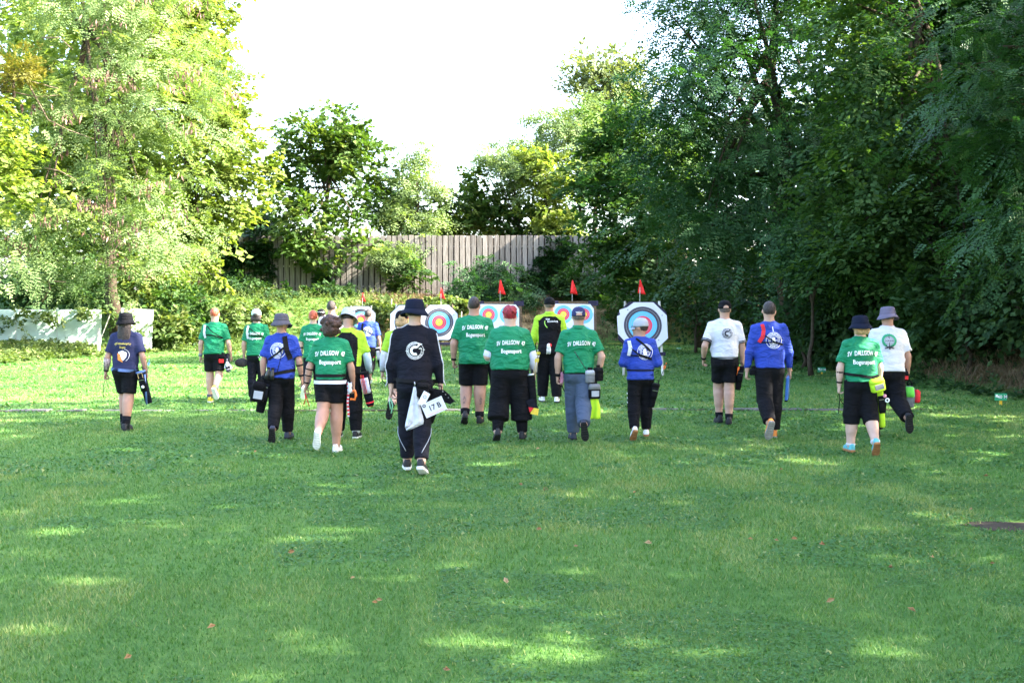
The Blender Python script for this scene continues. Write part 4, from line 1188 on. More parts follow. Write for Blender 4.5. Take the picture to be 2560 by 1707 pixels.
def shoe_parts(A, t, u, s_, sc, boot=False):
    """returns (upper, sole) builders; A ankle, t toe direction, u up, s_ side"""
    yy = np.array([-0.075, -0.068, -0.04, 0.0, 0.05, 0.10, 0.145, 0.172, 0.185])
    ww = np.array([0.018, 0.032, 0.038, 0.037, 0.040, 0.047, 0.043, 0.028, 0.010])
    hp = np.array([0.075, 0.08, 0.085, 0.09, 0.078, 0.058, 0.048, 0.042, 0.036])
    Y = np.concatenate([yy, yy[::-1]]); X = np.concatenate([ww, -ww[::-1]]); Hh = np.concatenate([hp, hp[::-1]])
    n = len(Y)
    def P(x, y, z): return A + (s_ * x + t * y + u * z) * sc
    lo = -0.088
    sole = MB()
    V = [P(x * 1.06, y * 1.02, lo) for x, y in zip(X, Y)] + [P(x * 1.08, y * 1.03, lo + 0.014) for x, y in zip(X, Y)] + [P(x * 1.03, y * 1.01, lo + 0.027) for x, y in zip(X, Y)]
    F = [list(range(n))[::-1], [2 * n + i for i in range(n)]]
    for l in (0, 1): F += [[l * n + i, l * n + (i + 1) % n, (l + 1) * n + (i + 1) % n, (l + 1) * n + i] for i in range(n)]
    sole.add(V, F)
    for k in range(7):        # tread bars
        y0 = -0.055 + k * 0.034
        w0 = float(np.interp(y0, yy, ww)) * 0.85
        M = np.stack([s_, t, u], 1)
        sole.box(P(0, y0, lo - 0.003), np.array([2 * w0, 0.018, 0.008]) * sc, M)
    up = MB(); V = []; F = []
    lv = [(1.0, 0.0), (0.99, 0.35), (0.9, 0.72), (0.62, 1.0)]
    for (sx, f) in lv:
        for x, y, h in zip(X, Y, Hh):
            yc = y if f < 0.5 else (y - 0.0) * (1 - 0.10 * (f - 0.5))
            V.append(P(x * sx, yc, lo + 0.022 + f * h))
    for l in range(len(lv) - 1): F += [[l * n + i, l * n + (i + 1) % n, (l + 1) * n + (i + 1) % n, (l + 1) * n + i] for i in range(n)]
    F.append([3 * n + i for i in range(n)])
    up.add(V, F)
    return up, sole

def make_person(label, px, Y, h, shirt, legs, arms, pants, shoes, head, skin='fair', g=1.0, gl=1.0, sw=1.0, lean=4, yaw=0.0, headrot=(0, 0), sleeve='short', belly=0.0, seed=0, hem=0.475, dy=0.0, tuck=False, sway=0.0):
    p = Person()
    p.h = h; p.seed = seed
    X = (px - 1280) / FPX * Y
    root = tag(empty('person', (X, Y, float(terrain(X, Y))), R(yaw)), label, 'person', 'archers walking to the targets')
    p.root = root
    s = h / 1.75
    U = np.array([0, math.sin(R(lean)), math.cos(R(lean))]); Fv = np.array([0, math.cos(R(lean)), -math.sin(R(lean))]); Xv = np.array([1.0, 0, 0])
    hip = np.array([sway, 0, 0.52 * h])
    # ---- legs by forward kinematics
    J = {}
    low = 1e9
    for side, (pit, bend, fp, ab) in zip((-1, 1), legs):
        hj = hip + Xv * side * 0.046 * h * (0.5 + 0.5 * g) + np.array([0, 0, -0.01 * h])
        a = R(pit); dth = norm(np.array([side * math.sin(R(ab)), math.sin(a), -math.cos(a)]))
        kn = hj + dth * 0.242 * h
        b = R(pit - bend); dsh = norm(np.array([side * math.sin(R(ab)) * 0.5, math.sin(b), -math.cos(b)]))
        an = kn + dsh * 0.235 * h
        f = R(fp); t = norm(np.array([side * 0.12, math.cos(f), -math.sin(f)])); u = norm(np.array([0, math.sin(f), math.cos(f)])); u = norm(u - t * (u @ t)); sd = np.cross(t, u)
        J[side] = dict(hip=hj, knee=kn, ank=an, t=t, u=u, s=sd, dsh=dsh)
        for yy in (-0.07, 0.13, 0.185): low = min(low, (an + (t * yy - u * (0.091 if yy < 0.15 else 0.084)) * s)[2])
    shift = np.array([0, dy, -low])
    hip = hip + shift
    for side in J:
        for k in ('hip', 'knee', 'ank'): J[side][k] = J[side][k] + shift
    def up(zf, x=0.0, y=0.0):
        """point at height fraction zf (of h) along the leaning spine"""
        return hip + U * (zf - 0.52) * h + Xv * x + Fv * y
    p.up, p.U, p.Fv, p.hip, p.J = up, U, Fv, hip, J
    # ---- arms
    A = {}
    for side, (ua, fa, curl) in zip((-1, 1), arms):
        sh = up(0.796, side * 0.101 * h * sw)
        ud = vdir(side, ua); el_ = sh + ud * 0.18 * h
        fd = vdir(side, fa); wr = el_ + fd * 0.142 * h
        A[side] = dict(sh=sh, el=el_, wr=wr, fd=fd, ud=ud, hand=wr + fd * 0.09 * s, curl=curl)
    p.A = A
    # body measures (half width, half depth)
    cw, cd = 0.088 * h * (0.4 + 0.6 * g) * (0.5 + 0.5 * sw), 0.062 * h * g
    ww, wd = 0.080 * h * g, 0.060 * h * g * (1 + belly)
    hw, hd = 0.087 * h * (0.25 + 0.75 * g), 0.068 * h * (0.3 + 0.7 * g)
    ar = 0.026 * h * (0.5 + 0.5 * g); lr = 0.046 * h * gl
    hc = up(0.935); hy, hpch = headrot
    HR = Matrix.Rotation(R(hy), 4, 'Z') @ Matrix.Rotation(R(-hpch - lean * 0.4), 4, 'X')
    HM = np.array(HR.to_3x3())
    hs = max(s * 1.05, 0.98)
    def hp(x, y, z): return hc + HM @ (np.array([x, y, z]) * hs)
    p.hp, p.HR, p.hs = hp, HR, hs
    lo = np.array([-0.62, -0.75, -0.05]); hi = np.array([0.62, 0.75, h + 0.1])
    pts = [J[s_][k] for s_ in J for k in ('hip', 'knee', 'ank')] + [A[s_][k] for s_ in A for k in ('el', 'wr')] + [hc]
    mn, mx = np.min(pts, 0), np.max(pts, 0)
    lo = np.minimum(mn - 0.16, up(0.6, -0.16 - hw, -0.12 - wd)); hi = np.maximum(mx + 0.16, up(0.6, 0.16 + hw, 0.12 + wd)); hi[2] = h + 0.12 + shift[2]
    # ---- skin body
    f = Field(lo, hi, 0.0175)
    for side in J:
        j = J[side]
        f.cone(j['hip'], j['knee'], lr * 1.2, lr * 0.88, k=0.03)
        calf = j['knee'] + j['dsh'] * 0.075 * h + np.array([0, -0.012, 0.0])
        f.cone(j['knee'], j['ank'], lr * 0.88, lr * 0.58, k=0.03)
        f.cone(calf - j['dsh'] * 0.03 * h, calf + j['dsh'] * 0.05 * h, lr * 0.92, lr * 0.72, k=0.03)
        f.cone(j['ank'] - j['u'] * 0.03 * s - j['t'] * 0.03 * s, j['ank'] - j['u'] * 0.05 * s + j['t'] * 0.12 * s, 0.03 * s, 0.022 * s, k=0.02)
        a_ = A[side]
        f.cone(a_['sh'], a_['el'], ar * 1.06, ar * 0.92, k=0.03)
        f.cone(a_['el'], a_['wr'], ar * 0.98, ar * 0.64, k=0.015)
        f.cone(a_['el'] + a_['fd'] * 0.02, a_['el'] + a_['fd'] * 0.07 * h, ar * 0.95, ar * 0.9, k=0.015)
    f.cone(up(0.50), up(0.60), hd, wd, hw, ww)
    f.cone(up(0.60), up(0.73), wd, cd, ww, cw)
    f.cone(up(0.73), up(0.79), cd, cd * 0.75, cw, cw * 0.95)
    for e in (-1, 1): f.cone(up(0.826, e * 0.02 * h), up(0.797, e * 0.09 * h * sw), 0.028 * h, 0.027 * h, k=0.05)
    f.cone(up(0.82), hp(0, -0.012, -0.05), 0.038 * h * (0.6 + 0.4 * g), 0.036 * h * (0.6 + 0.4 * g), k=0.04)
    f.ell(hp(0, -0.012, 0.015), np.array([0.076, 0.096, 0.098]) * hs, 0.02, HR)
    f.ell(hp(0, 0.035, -0.05), np.array([0.058, 0.062, 0.072]) * hs, 0.03, HR)
    f.cone(hp(0, 0.083, 0.012), hp(0, 0.108, -0.032), 0.011 * hs, 0.017 * hs, k=0.012)     # nose
    f.ell(hp(0, 0.085, -0.07), np.array([0.026, 0.014, 0.016]) * hs, 0.012, HR)            # lips
    f.ell(hp(0, 0.088, -0.10), np.array([0.026, 0.02, 0.02]) * hs, 0.015, HR)              # chin
    for e in (-1, 1): f.ell(hp(e * 0.080, -0.005, -0.012), np.array([0.013, 0.022, 0.034]) * hs, 0.006, HR)
    V, Q = f.mesh()
    mb = MB(); mb.addq(V, Q)
    for side in A:
        a_ = A[side]
        hv, hf = hand_arrays(a_['wr'], a_['fd'], side, a_['curl'], s)
        n0 = mb.n
        for kk, ff in hf.items(): mb.f.setdefault(kk, []).extend([[i + n0 for i in q] for q in ff])
        mb.v.append(hv); mb.n += len(hv)
    p.body = mb.build('body', SKIN[skin], root, True)
    p.bodyVQ = (V, Q)
    # ---- trousers
    pl, loose, pcol = pants[0], pants[1], pants[2]; flare = pants[3] if len(pants) > 3 else 0.0
    f = Field(lo, hi, 0.0155)
    for side in J:
        j = J[side]
        f.cone(j['hip'] + np.array([0, -0.01, 0.02]), j['knee'], lr * 1.2 + 0.012 + loose * 0.4, lr * 0.92 + 0.012 + loose, k=0.016, cap=(-1, min(pl, 1.0) if pl < 1 else 9))
        if pl > 1:
            fr = pl - 1
            f.cone(j['knee'], j['ank'], lr * 0.92 + 0.012 + loose, lr * 0.62 + 0.012 + loose * 1.05 + flare, k=0.014, cap=(-9, fr))
            calf = j['knee'] + j['dsh'] * 0.07 * h + np.array([0, -0.012, 0.0])
            if fr > 0.5: f.cone(calf, calf + j['dsh'] * 0.04 * h, lr * 0.92 + 0.012 + loose * 0.5, lr * 0.8 + 0.01 + loose * 0.5, k=0.03)
    f.cone(up(0.50), up(0.585), hd + 0.02, wd + 0.012, hw + 0.014, ww + 0.012, k=0.05)
    f.ell(up(0.485, -0.045 * h * g ** 0.5, -hd * 0.55), np.array([0.05 * h, 0.045 * h, 0.05 * h]) * g ** 0.5, 0.04)
    f.ell(up(0.485, 0.045 * h * g ** 0.5, -hd * 0.55), np.array([0.05 * h, 0.045 * h, 0.05 * h]) * g ** 0.5, 0.04)
    f.cut(up(hem + 0.022), U)
    V, Q = f.mesh()
    V = rumple(V, Q, seed + 1, 0.0055 if pl > 1.5 else 0.004, (12, 30), 1.2)
    p.pants = link(bpy.data.objects.new('trousers' if pl > 1 else 'shorts', np_mesh('trousers', V, Q, True, [pcol])), root)
    p.pantsVQ = (V, Q)
    # ---- shirt
    f = Field(np.array([lo[0], lo[1], 0.40 * h + shift[2]]), np.array([hi[0], hi[1], 0.90 * h + shift[2] + 0.05]), 0.014)
    lz = 0.022
    f.cone(up(0.44), up(0.60), hd + lz + 0.022, wd + lz + 0.006, max(hw + 0.030, ww + lz + 0.01), ww + lz + 0.014, k=0.06)
    for e in (-1, 1): f.ell(up(0.490, e * 0.042 * h * g ** 0.5, -hd * 0.55), np.array([0.062 * h, 0.056 * h, 0.07 * h]) * g ** 0.5, 0.06)
    f.cone(up(0.60), up(0.73), wd + lz + 0.006, cd + 0.020, ww + lz + 0.014, cw + 0.022, k=0.06)
    f.cone(up(0.73), up(0.785), cd + 0.020, cd * 0.80 + 0.014, cw + 0.022, cw + 0.01, k=0.06)
    for e in (-1, 1): f.cone(up(0.824, e * 0.02 * h), up(0.796, e * 0.088 * h * sw), 0.029 * h + 0.008, 0.027 * h + 0.012, k=0.05)
    f.cone(up(0.80), up(0.862), 0.045 * h, 0.034 * h + 0.006, 0.055 * h, 0.034 * h + 0.006, k=0.05, cap=(-9, 0.80))
    sl = {'short': 0.80, 'cap': 0.6, 'long': 9.0, 'elbow': 0.95}[sleeve]
    for side in A:
        a_ = A[side]
        f.cone(a_['sh'] + np.array([0, 0, 0.0]), a_['el'], ar * 1.12 + 0.014, ar * 1.0 + (0.026 if sleeve == 'short' else 0.014), k=0.04, cap=(-9, sl))
        if sleeve == 'long':
            f.cone(a_['el'], a_['wr'], ar * 1.0 + 0.014, ar * 0.68 + 0.009, k=0.02, cap=(-9, 0.97))
    f.cut(up(hem if not tuck else 0.575), -U)
    V, Q = f.mesh()
    V = rumple(V, Q, seed + 2, 0.0095, (12, 30), 1.3)
    p.shirtVQ = (V, Q)
    if callable(shirt):
        mats, mi = shirt(p, V, Q)
        me = np_mesh('shirt', V, Q, True, mats, matidx=mi)
    else:
        me = np_mesh('shirt', V, Q, True, [shirt])
    p.shirt = link(bpy.data.objects.new('shirt', me), root)
    p.bvh = BVHTree.FromPolygons([Vector(v) for v in V], Q.tolist())
    # ---- shoes, socks
    um, sm, sock, sockc = shoes
    for side in J:
        j = J[side]
        u_, so_ = shoe_parts(j['ank'], j['t'], j['u'], j['s'], s * 1.02)
        so = u_.build('shoe', MATS[um], root, True)
        so_.build('sole', MATS[sm], so)
        if sock > 0:
            top = j['ank'] - j['dsh'] * sock
            bot = j['ank'] - j['u'] * 0.03 * s
            MB().tube([bot, j['ank'], top], [0.040 * s, lr * 0.60 + 0.006, lr * 0.60 + 0.005 + sock * 0.09], 12).build('sock', sockc, root, True)
    # ---- head: hair and headgear
    p.skin = skin
    for h_ in head: h_(p)
    return p

# ------------------------------------------------------------------ hair and hats
def hair_cap(style, col):
    def fn(p):
        hs = p.hs; hp = p.hp
        f = Field(p.hp(0, 0, 0) - np.array([0.26, 0.26, 0.45]), p.hp(0, 0, 0) + np.array([0.26, 0.26, 0.26]), 0.011)
        if style == 'short':
            f.ell(hp(0, -0.016, 0.021), np.array([0.081, 0.100, 0.101]) * hs, 0.01, p.HR)
            f.cut(hp(0, 0.058, 0.04), p.HR @ Vector((0, 0.8, -0.75)))
            f.cut(hp(0, -0.05, -0.062), p.HR @ Vector((0, -0.35, -1)))
        elif style == 'curly':
            g = np.random.default_rng(p.seed)
            f.ell(hp(0, -0.03, 0.02), np.array([0.110, 0.118, 0.120]) * hs, 0.01, p.HR)
            f.ell(hp(0, -0.05, -0.05), np.array([0.098, 0.08, 0.09]) * hs, 0.03, p.HR)
            for k in range(50):
                d = norm(g.normal(size=3)); d[1] = -abs(d[1]) if d[1] > 0.3 else d[1]
                f.ell(hp(*(np.array([0, -0.03, 0.0]) + d * np.array([0.116, 0.117, 0.124]))), np.array([0.026] * 3) * hs, 0.004)
            f.cut(hp(0, 0.07, 0.03), p.HR @ Vector((0, 1, -0.5)))
        elif style == 'long':
            f.ell(hp(0, -0.016, 0.015), np.array([0.084, 0.102, 0.10]) * hs, 0.01, p.HR)
            f.cone(hp(-0.035, -0.06, -0.02), hp(-0.05, -0.085, -0.30), 0.05 * hs, 0.028 * hs, 0.06 * hs, 0.045 * hs, k=0.03)
            f.cone(hp(0.035, -0.06, -0.02), hp(0.045, -0.09, -0.31), 0.05 * hs, 0.028 * hs, 0.06 * hs, 0.045 * hs, k=0.03)
            f.cone(hp(0, -0.07, -0.05), hp(0.0, -0.10, -0.34), 0.05 * hs, 0.022 * hs, 0.06 * hs, 0.03 * hs, k=0.03)
            f.cut(hp(0, 0.07, 0.03), p.HR @ Vector((0, 1, -0.5)))
        elif style == 'bob':
            f.ell(hp(0, -0.016, 0.015), np.array([0.086, 0.104, 0.10]) * hs, 0.01, p.HR)
            for x in (-0.06, -0.02, 0.02, 0.06): f.ell(hp(x, -0.07, -0.06), np.array([0.032, 0.035, 0.05]) * hs, 0.012, p.HR)
            f.cut(hp(0, 0.07, 0.03), p.HR @ Vector((0, 1, -0.5)))
        elif style in ('bun', 'updo'):
            f.ell(hp(0, -0.016, 0.020), np.array([0.083, 0.102, 0.102]) * hs, 0.01, p.HR)
            if style == 'bun': f.ell(hp(0, -0.125, -0.04), np.array([0.034, 0.03, 0.03]) * hs, 0.015, p.HR)
            else:
                f.ell(hp(0.01, -0.08, 0.07), np.array([0.06, 0.055, 0.055]) * hs, 0.02, p.HR)
                f.ell(hp(0.045, -0.07, 0.095), np.array([0.035, 0.04, 0.035]) * hs, 0.02, p.HR)
                f.ell(hp(-0.02, -0.11, 0.03), np.array([0.05, 0.03, 0.05]) * hs, 0.02, p.HR)
                g = np.random.default_rng(p.seed)
                for k in range(26):
                    d = norm(g.normal(size=3)); d[1] = -abs(d[1]); d[2] = abs(d[2])
                    f.ell(hp(*(np.array([0, -0.03, 0.03]) + d * np.array([0.085, 0.10, 0.10]))), np.array([0.024] * 3) * hs, 0.006)
            f.cut(hp(0, 0.058, 0.04), p.HR @ Vector((0, 0.8, -0.75)))
            f.cut(hp(0, -0.06, -0.075), p.HR @ Vector((0, -0.4, -1)))
        V, Q = f.mesh()
        V = rumple(V, Q, p.seed + 5, 0.004 if style != 'short' else 0.0015, (60, 120), 0.4)
        link(bpy.data.objects.new('hair', np_mesh('hair', V, Q, True, [HAIR[col]])), p.root)
    return fn

def head_mb(p, V):
    M = np.array(p.HR.to_3x3())
    return np.array([p.hp(*v) for v in V])

def bucket(col, brim=0.05, tall=0.105, tip=0.0):
    def fn(p):
        prof = [(0.0, 0.108 + 0.012), (0.05, 0.119), (0.078, 0.112), (0.090, 0.09), (0.094, 0.06), (0.099, 0.022), (0.101, 0.018), (0.103, 0.014), (0.103 + brim * 0.5, -0.012), (0.103 + brim, -0.042), (0.1005 + brim, -0.045),
                (0.098 + brim * 0.5, -0.016), (0.096, 0.006), (0.088, 0.05)]
        mb = MB(); mb.lathe(prof, 28, (0, -0.012, 0.005), 1.14, close=False)
        V = np.concatenate(mb.v)
        g = np.random.default_rng(p.seed + 9)
        a = np.arctan2(V[:, 1], V[:, 0]); r = np.hypot(V[:, 0], V[:, 1])
        V[:, 2] += np.clip(r - 0.10, 0, 1) / 0.05 * 0.012 * np.sin(2 * a + g.random() * 6)
        V[:, 2] += tip * V[:, 1]
        mb.v = [head_mb(p, V)]
        o = mb.build('bucket_hat', FAB[col], p.root, True)
        b2 = MB(); b2.lathe([(0.1012, 0.016), (0.1028, 0.024), (0.1008, 0.034)], 28, (0, -0.012, 0.005), 1.14, close=False)
        b2.v = [head_mb(p, np.concatenate(b2.v))]
        b2.build('hat_seam', FAB[col], o, True)
    return fn

def cap(col, visor=True, gap=None, text=None, back=False):
    def fn(p):
        prof = [(0.0, 0.118), (0.03, 0.117), (0.055, 0.106), (0.075, 0.085), (0.086, 0.055), (0.089, 0.015), (0.088, -0.002), (0.084, 0.0), (0.082, 0.04)]
        mb = MB(); mb.lathe(prof, 26, (0, -0.014, 0.006), 1.16, close=False)
        mb.v = [head_mb(p, np.concatenate(mb.v))]
        o = mb.build('cap', FAB[col], p.root, True)
        b = MB(); b.lathe([(0.0, 0.122), (0.009, 0.121), (0.011, 0.116)], 10, (0, -0.014, 0.006)); b.v = [head_mb(p, np.concatenate(b.v))]
        b.build('button', FAB[col], o, True)
        sg = -1 if back else 1
        V, F = [], []
        n = 9
        for i in range(n):
            a = R(-62 + 124 * i / (n - 1))
            for (r, z) in ((0.084, 0.010), (0.150 - 0.055 * abs(math.sin(a)) ** 1.5, -0.012), (0.150 - 0.055 * abs(math.sin(a)) ** 1.5, -0.016), (0.084, 0.004)):
                V.append((r * math.sin(a), sg * (r * math.cos(a) * 1.16) - 0.012, z - 0.006 * abs(math.sin(a))))
        for i in range(n - 1):
            for k in range(4): F.append([i * 4 + k, i * 4 + (k + 1) % 4, (i + 1) * 4 + (k + 1) % 4, (i + 1) * 4 + k])
        m2 = MB(); m2.add(head_mb(p, V), F); m2.build('visor', FAB[col], o, True)
        if gap:
            V = []
            n = 9
            for i in range(n):
                a = math.pi * i / (n - 1)
                for r in (1.0, 0.0):
                    x = 0.038 * math.cos(a) * (r if r else 1); z = 0.014 + 0.038 * math.sin(a) * r
                    V.append((x, -0.014 - 1.16 * math.sqrt(max(0.0905 ** 2 - x * x, 0)) - 0.002 + 0.25 * max(0, z - 0.035), z))
            F = [[i * 2, i * 2 + 1, (i + 1) * 2 + 1, (i + 1) * 2] for i in range(n - 1)]
            m3 = MB(); m3.add(head_mb(p, V), F); m3.build('strap_opening', gap, o, True)
        if text:
            V2, F2 = text_arrays(text, 0.03)
            V = [(x, -0.014 - 1.16 * math.sqrt(max(0.0905 ** 2 - x * x, 0)) - 0.004, 0.05 + z) for x, z in V2]
            m4 = MB(); m4.add(head_mb(p, V), F2); m4.build('lettering', MATS['print_white'], o)
    return fn

# ------------------------------------------------------------------ flat prints, straps, belts on the clothes
def project(p, uv, off=0.010, bvh=None, front=False):
    """(u right, v height) on the wearer's back"""
    out = []
    last = None
    b = bvh or p.bvh
    for u, v in uv:
        o = Vector((u, 1.0 if front else -1.0, v)); d = Vector((0, -1 if front else 1, 0))
        hit, nr, i, ds = b.ray_cast(o, d)
        if hit is None:
            y = last if last is not None else 0.0
            out.append((u, y, v))
        else:
            y = hit.y + (off if front else -off); last = y
            out.append((u, y, v))
    return np.array(out)

def decal(p, name, pieces, mat, parent=None, off=0.010, bvh=None):
    """pieces: list of (2-D points, faces) in back coordinates"""
    mb = MB()
    for V, F in pieces: mb.add(project(p, V, off, bvh), F)
    return mb.build(name, mat, parent or p.shirt)

def arch_text(s, size, cu, cv, arch=0.0, bold=0.02, tilt=0.0, sx=0.8):
    V, F = text_arrays(s, size, bold)
    V = V.copy(); V[:, 0] *= sx
    x = V[:, 0].copy()
    V[:, 1] += -arch * x * x
    a = -2 * arch * x * 0.0
    c, s_ = math.cos(tilt), math.sin(tilt)
    V = np.stack([V[:, 0] * c - V[:, 1] * s_, V[:, 0] * s_ + V[:, 1] * c], 1)
    return V + np.array([cu, cv]), F

def ring_text(s, size, cu, cv, r, mid_deg, flip=False, bold=0.02):
    V, F = text_arrays(s, size, bold)
    a0 = R(mid_deg)
    if not flip:
        a = a0 - V[:, 0] / r; rr = r + V[:, 1]
    else:
        a = a0 + V[:, 0] / r; rr = r - V[:, 1]
    return np.stack([cu + rr * np.cos(a), cv + rr * np.sin(a)], 1), F

def annulus(cu, cv, r0, r1, a0=0, a1=360, seg=36):
    a = np.radians(np.linspace(a0, a1, seg + 1))
    V = np.concatenate([np.stack([cu + r * np.cos(a), cv + r * np.sin(a)], 1) for r in (r0, r1)])
    n = seg + 1
    return V, [[i, i + 1, n + i + 1, n + i] for i in range(seg)]

def poly(*pts):
    return np.array(pts, float), [list(range(len(pts)))]

def ribbon(pts, w, n=14):
    P = np.array(pts, float)
    d = np.concatenate([[0], np.cumsum(np.linalg.norm(np.diff(P, axis=0), axis=1))])
    t = np.linspace(0, d[-1], n)
    Q = np.stack([np.interp(t, d, P[:, 0]), np.interp(t, d, P[:, 1])], 1)
    T = np.gradient(Q, axis=0); T /= np.linalg.norm(T, axis=1)[:, None]
    Nn = np.stack([-T[:, 1], T[:, 0]], 1) * w / 2
    V = np.concatenate([Q + Nn, Q - Nn])
    return V, [[i, i + 1, n + i + 1, n + i] for i in range(n - 1)]

def strap(p, pts, w, mat, name='strap', off=0.014):
    return decal(p, name, [ribbon(pts, w)], mat, p.root, off)

def belt(p, z, w, mat, tilt=0.0, name='belt', off=0.006, VQ=None):
    """band around the waist lying on the clothes, z = height fraction"""
    V0, Q0 = VQ or p.shirtVQ
    bvh = p.bvh if VQ is None else BVHTree.FromPolygons([Vector(v) for v in V0], Q0.tolist())
    c = p.up(z)
    V = []; n = 40
    for lv in (-w / 2, w / 2):
        for i in range(n):
            a = 2 * math.pi * i / n
            d = Vector((math.cos(a), math.sin(a), 0))
            zz = c[2] + lv + tilt * math.cos(a)
            hit, nr, ix, ds = bvh.ray_cast(Vector((c[0], c[1], zz)) + d * 0.8, -d)
            r = (0.8 - ds) if hit is not None and ds < 0.78 else 0.16
            r = min(r, 0.34)
            V.append(Vector((c[0], c[1], zz)) + d * (r + off))
    mb = MB(); mb.add([v[:] for v in V], [[i, (i + 1) % n, n + (i + 1) % n, n + i] for i in range(n)])
    return mb.build(name, mat, p.root, True)

def limb_band(p, side, f, w, mat, name='wristband', r=None, fore=True):
    a = p.A[side]
    s0, s1 = (a['el'], a['wr']) if fore else (a['sh'], a['el'])
    c = s0 + (s1 - s0) * f; d = norm(s1 - s0)
    rr = r or 0.026 * p.h * (0.98 - 0.30 * f) + 0.007
    return MB().tube([c - d * w / 2, c + d * w / 2], [rr, rr * 0.97], 14).build(name, mat, p.root, True)

def arm_cover(p, side, f0, f1, mat, name='arm_sleeve', upper=True, g=1.0):
    a = p.A[side]
    ar = 0.026 * p.h * (0.5 + 0.5 * g)
    pts = []; rd = []
    if upper:
        pts += [a['sh'] + (a['el'] - a['sh']) * f0, a['sh'] + (a['el'] - a['sh']) * 0.97]; rd += [ar * 1.1 + 0.011, ar * 0.98 + 0.009]
    pts += [a['el'] + (a['wr'] - a['el']) * 0.08, a['el'] + (a['wr'] - a['el']) * 0.4, a['el'] + (a['wr'] - a['el']) * f1]; rd += [ar * 1.02 + 0.009, ar * 0.95 + 0.009, ar * 0.66 + 0.007]
    return MB().tube(pts, rd, 14).build(name, mat, p.root, True)

def raglan(yoke, base, wide=0.088):
    """two-colour shirt: shoulders and sleeves in one colour, back panel in the other"""
    def fn(p, V, Q):
        c = V[Q].mean(1)
        rel = c - p.up(0.80)
        x = np.abs(rel[:, 0]); z = rel[:, 2] / p.h
        lim = wide * p.h + np.where(z > -0.02, -(z + 0.02) * p.h * 1.2, 0)
        top = (z > 0.022)
        m = (x > lim) | top
        low = z < -0.24
        m = np.where(low & (x < 0.14 * p.h), False, m)
        return [yoke, base], np.where(m, 0, 1)
    return fn

def collar(p, mat):
    a, b = p.up(0.842), p.up(0.868)
    r = 0.036 * p.h * (0.6 + 0.4 * 1.1) + 0.012
    MB().tube([a, (a + b) / 2, b], [r * 1.22, r * 1.08, r * 1.02], 18).build('collar', mat, p.root, True)
# ------------------------------------------------------------------ the archers, left to right
DN = ((0.18, -0.06, 1), (0.06, 0.22, 1), 0.55)          # relaxed arm
def club47(p, both=True, z1=0.735, size=1.0, u=0.0):
    h = p.h
    zz = p.up(z1)[2]
    decal(p, 'print', [arch_text('SV  DALLGOW  47', 0.074 * size, u, zz, 0.65 / size, 0.022, 0, 0.57)], MATS['print_white'])
    if both: decal(p, 'print', [arch_text('Bogensport', 0.070 * size, u + 0.005, zz - 0.105 * size, 0, 0.02, 0, 0.76)], MATS['print_white'])

def roundel(p, u, z, r=0.105):
    """white archer roundel of the blue shirts"""
    v = p.up(z)[2]
    pc = [annulus(u, v, r * 0.95, r), annulus(u, v, r * 0.62, r * 0.68), annulus(u, v, r * 0.50, r * 0.53),
          ring_text('BOGENSPORTVEREIN', r * 0.22, u, v, r * 0.80, 90), ring_text('BERLIN e.V.', r * 0.22, u, v, r * 0.80, 270, True),
          poly((u - 0.02, v - r * 0.45), (u + 0.028, v - r * 0.42), (u + 0.022, v - r * 0.05), (u - 0.03, v + r * 0.02)),
          annulus(u - 0.006, v + r * 0.2, 0.0, r * 0.2, seg=14), poly((u - 0.05, v + r * 0.08), (u + 0.045, v + r * 0.05), (u + 0.045, v - r * 0.02), (u - 0.05, v + r * 0.0)),
          annulus(u - 0.01, v, r * 0.40, r * 0.45, 120, 240, 14)]
    decal(p, 'print', pc, MATS['print_white'])

def blank_logo(p, u, z, r, mat, solid):
    v = p.up(z)[2]
    pc = [annulus(u, v, r * 0.96, r, 75, 400), annulus(u, v, r * 0.70, r * 0.74, 80, 390), ring_text('BLANKENFELDER', r * 0.23, u, v, r * 0.85, 128), ring_text('BOGENSCHÜTZEN 08 e.V.', r * 0.22, u, v, r * 0.85, 270, True),
          arch_text('08 08', r * 0.2, u + r * 0.62, v + r * 0.22), poly((u - r * 1.1, v - r * 0.06), (u + r * 1.12, v + r * 0.08), (u + r * 1.12, v + r * 0.13), (u - r * 1.1, v - r * 0.01))]
    decal(p, 'print', pc, mat)
    decal(p, 'print', [annulus(u, v, r * 0.27, r * 0.56, 65, 300, 24), poly((u + r * 0.06, v + r * 0.36), (u + r * 0.42, v + r * 0.70), (u + r * 0.22, v + r * 0.92), (u + r * 0.86, v + r * 0.74), (u + r * 0.62, v + r * 0.64), (u + r * 0.22, v + r * 0.25))], solid, off=0.012)

SK = FAB
P = {}
# 1 woman with long dark hair
p = P[1] = make_person('long haired person in navy tee, black bucket hat, black shorts and boots', 313, dist(1074), 1.58, SK['navy'], [(20, 28, 0, -2), (-7, 6, 4, -3)],
    [((0.30, -0.12, 1), (0.18, 0.12, 1), 0.9), ((0.32, -0.18, 1), (0.12, 0.28, 1), 0.9)], (0.86, 0.012, SK['black']), ('shoe_black', 'rubber_black', 0.11, SK['black']),
    [hair_cap('long', 'dark'), bucket('black', 0.030)], 'tan', 1.02, 1.08, 1.0, 3, seed=10, hem=0.50)
v = p.up(0.745)[2]
decal(p, 'print', [arch_text('PSV', 0.04, -0.09, v - 0.01, 0, 0.02, 0.55), arch_text('e.V.', 0.04, 0.09, v - 0.01, 0, 0.02, -0.5), arch_text('Abteilung', 0.04, 0, v - 0.005), arch_text('Bogen', 0.04, 0, v - 0.055)], MATS['print_gold'])
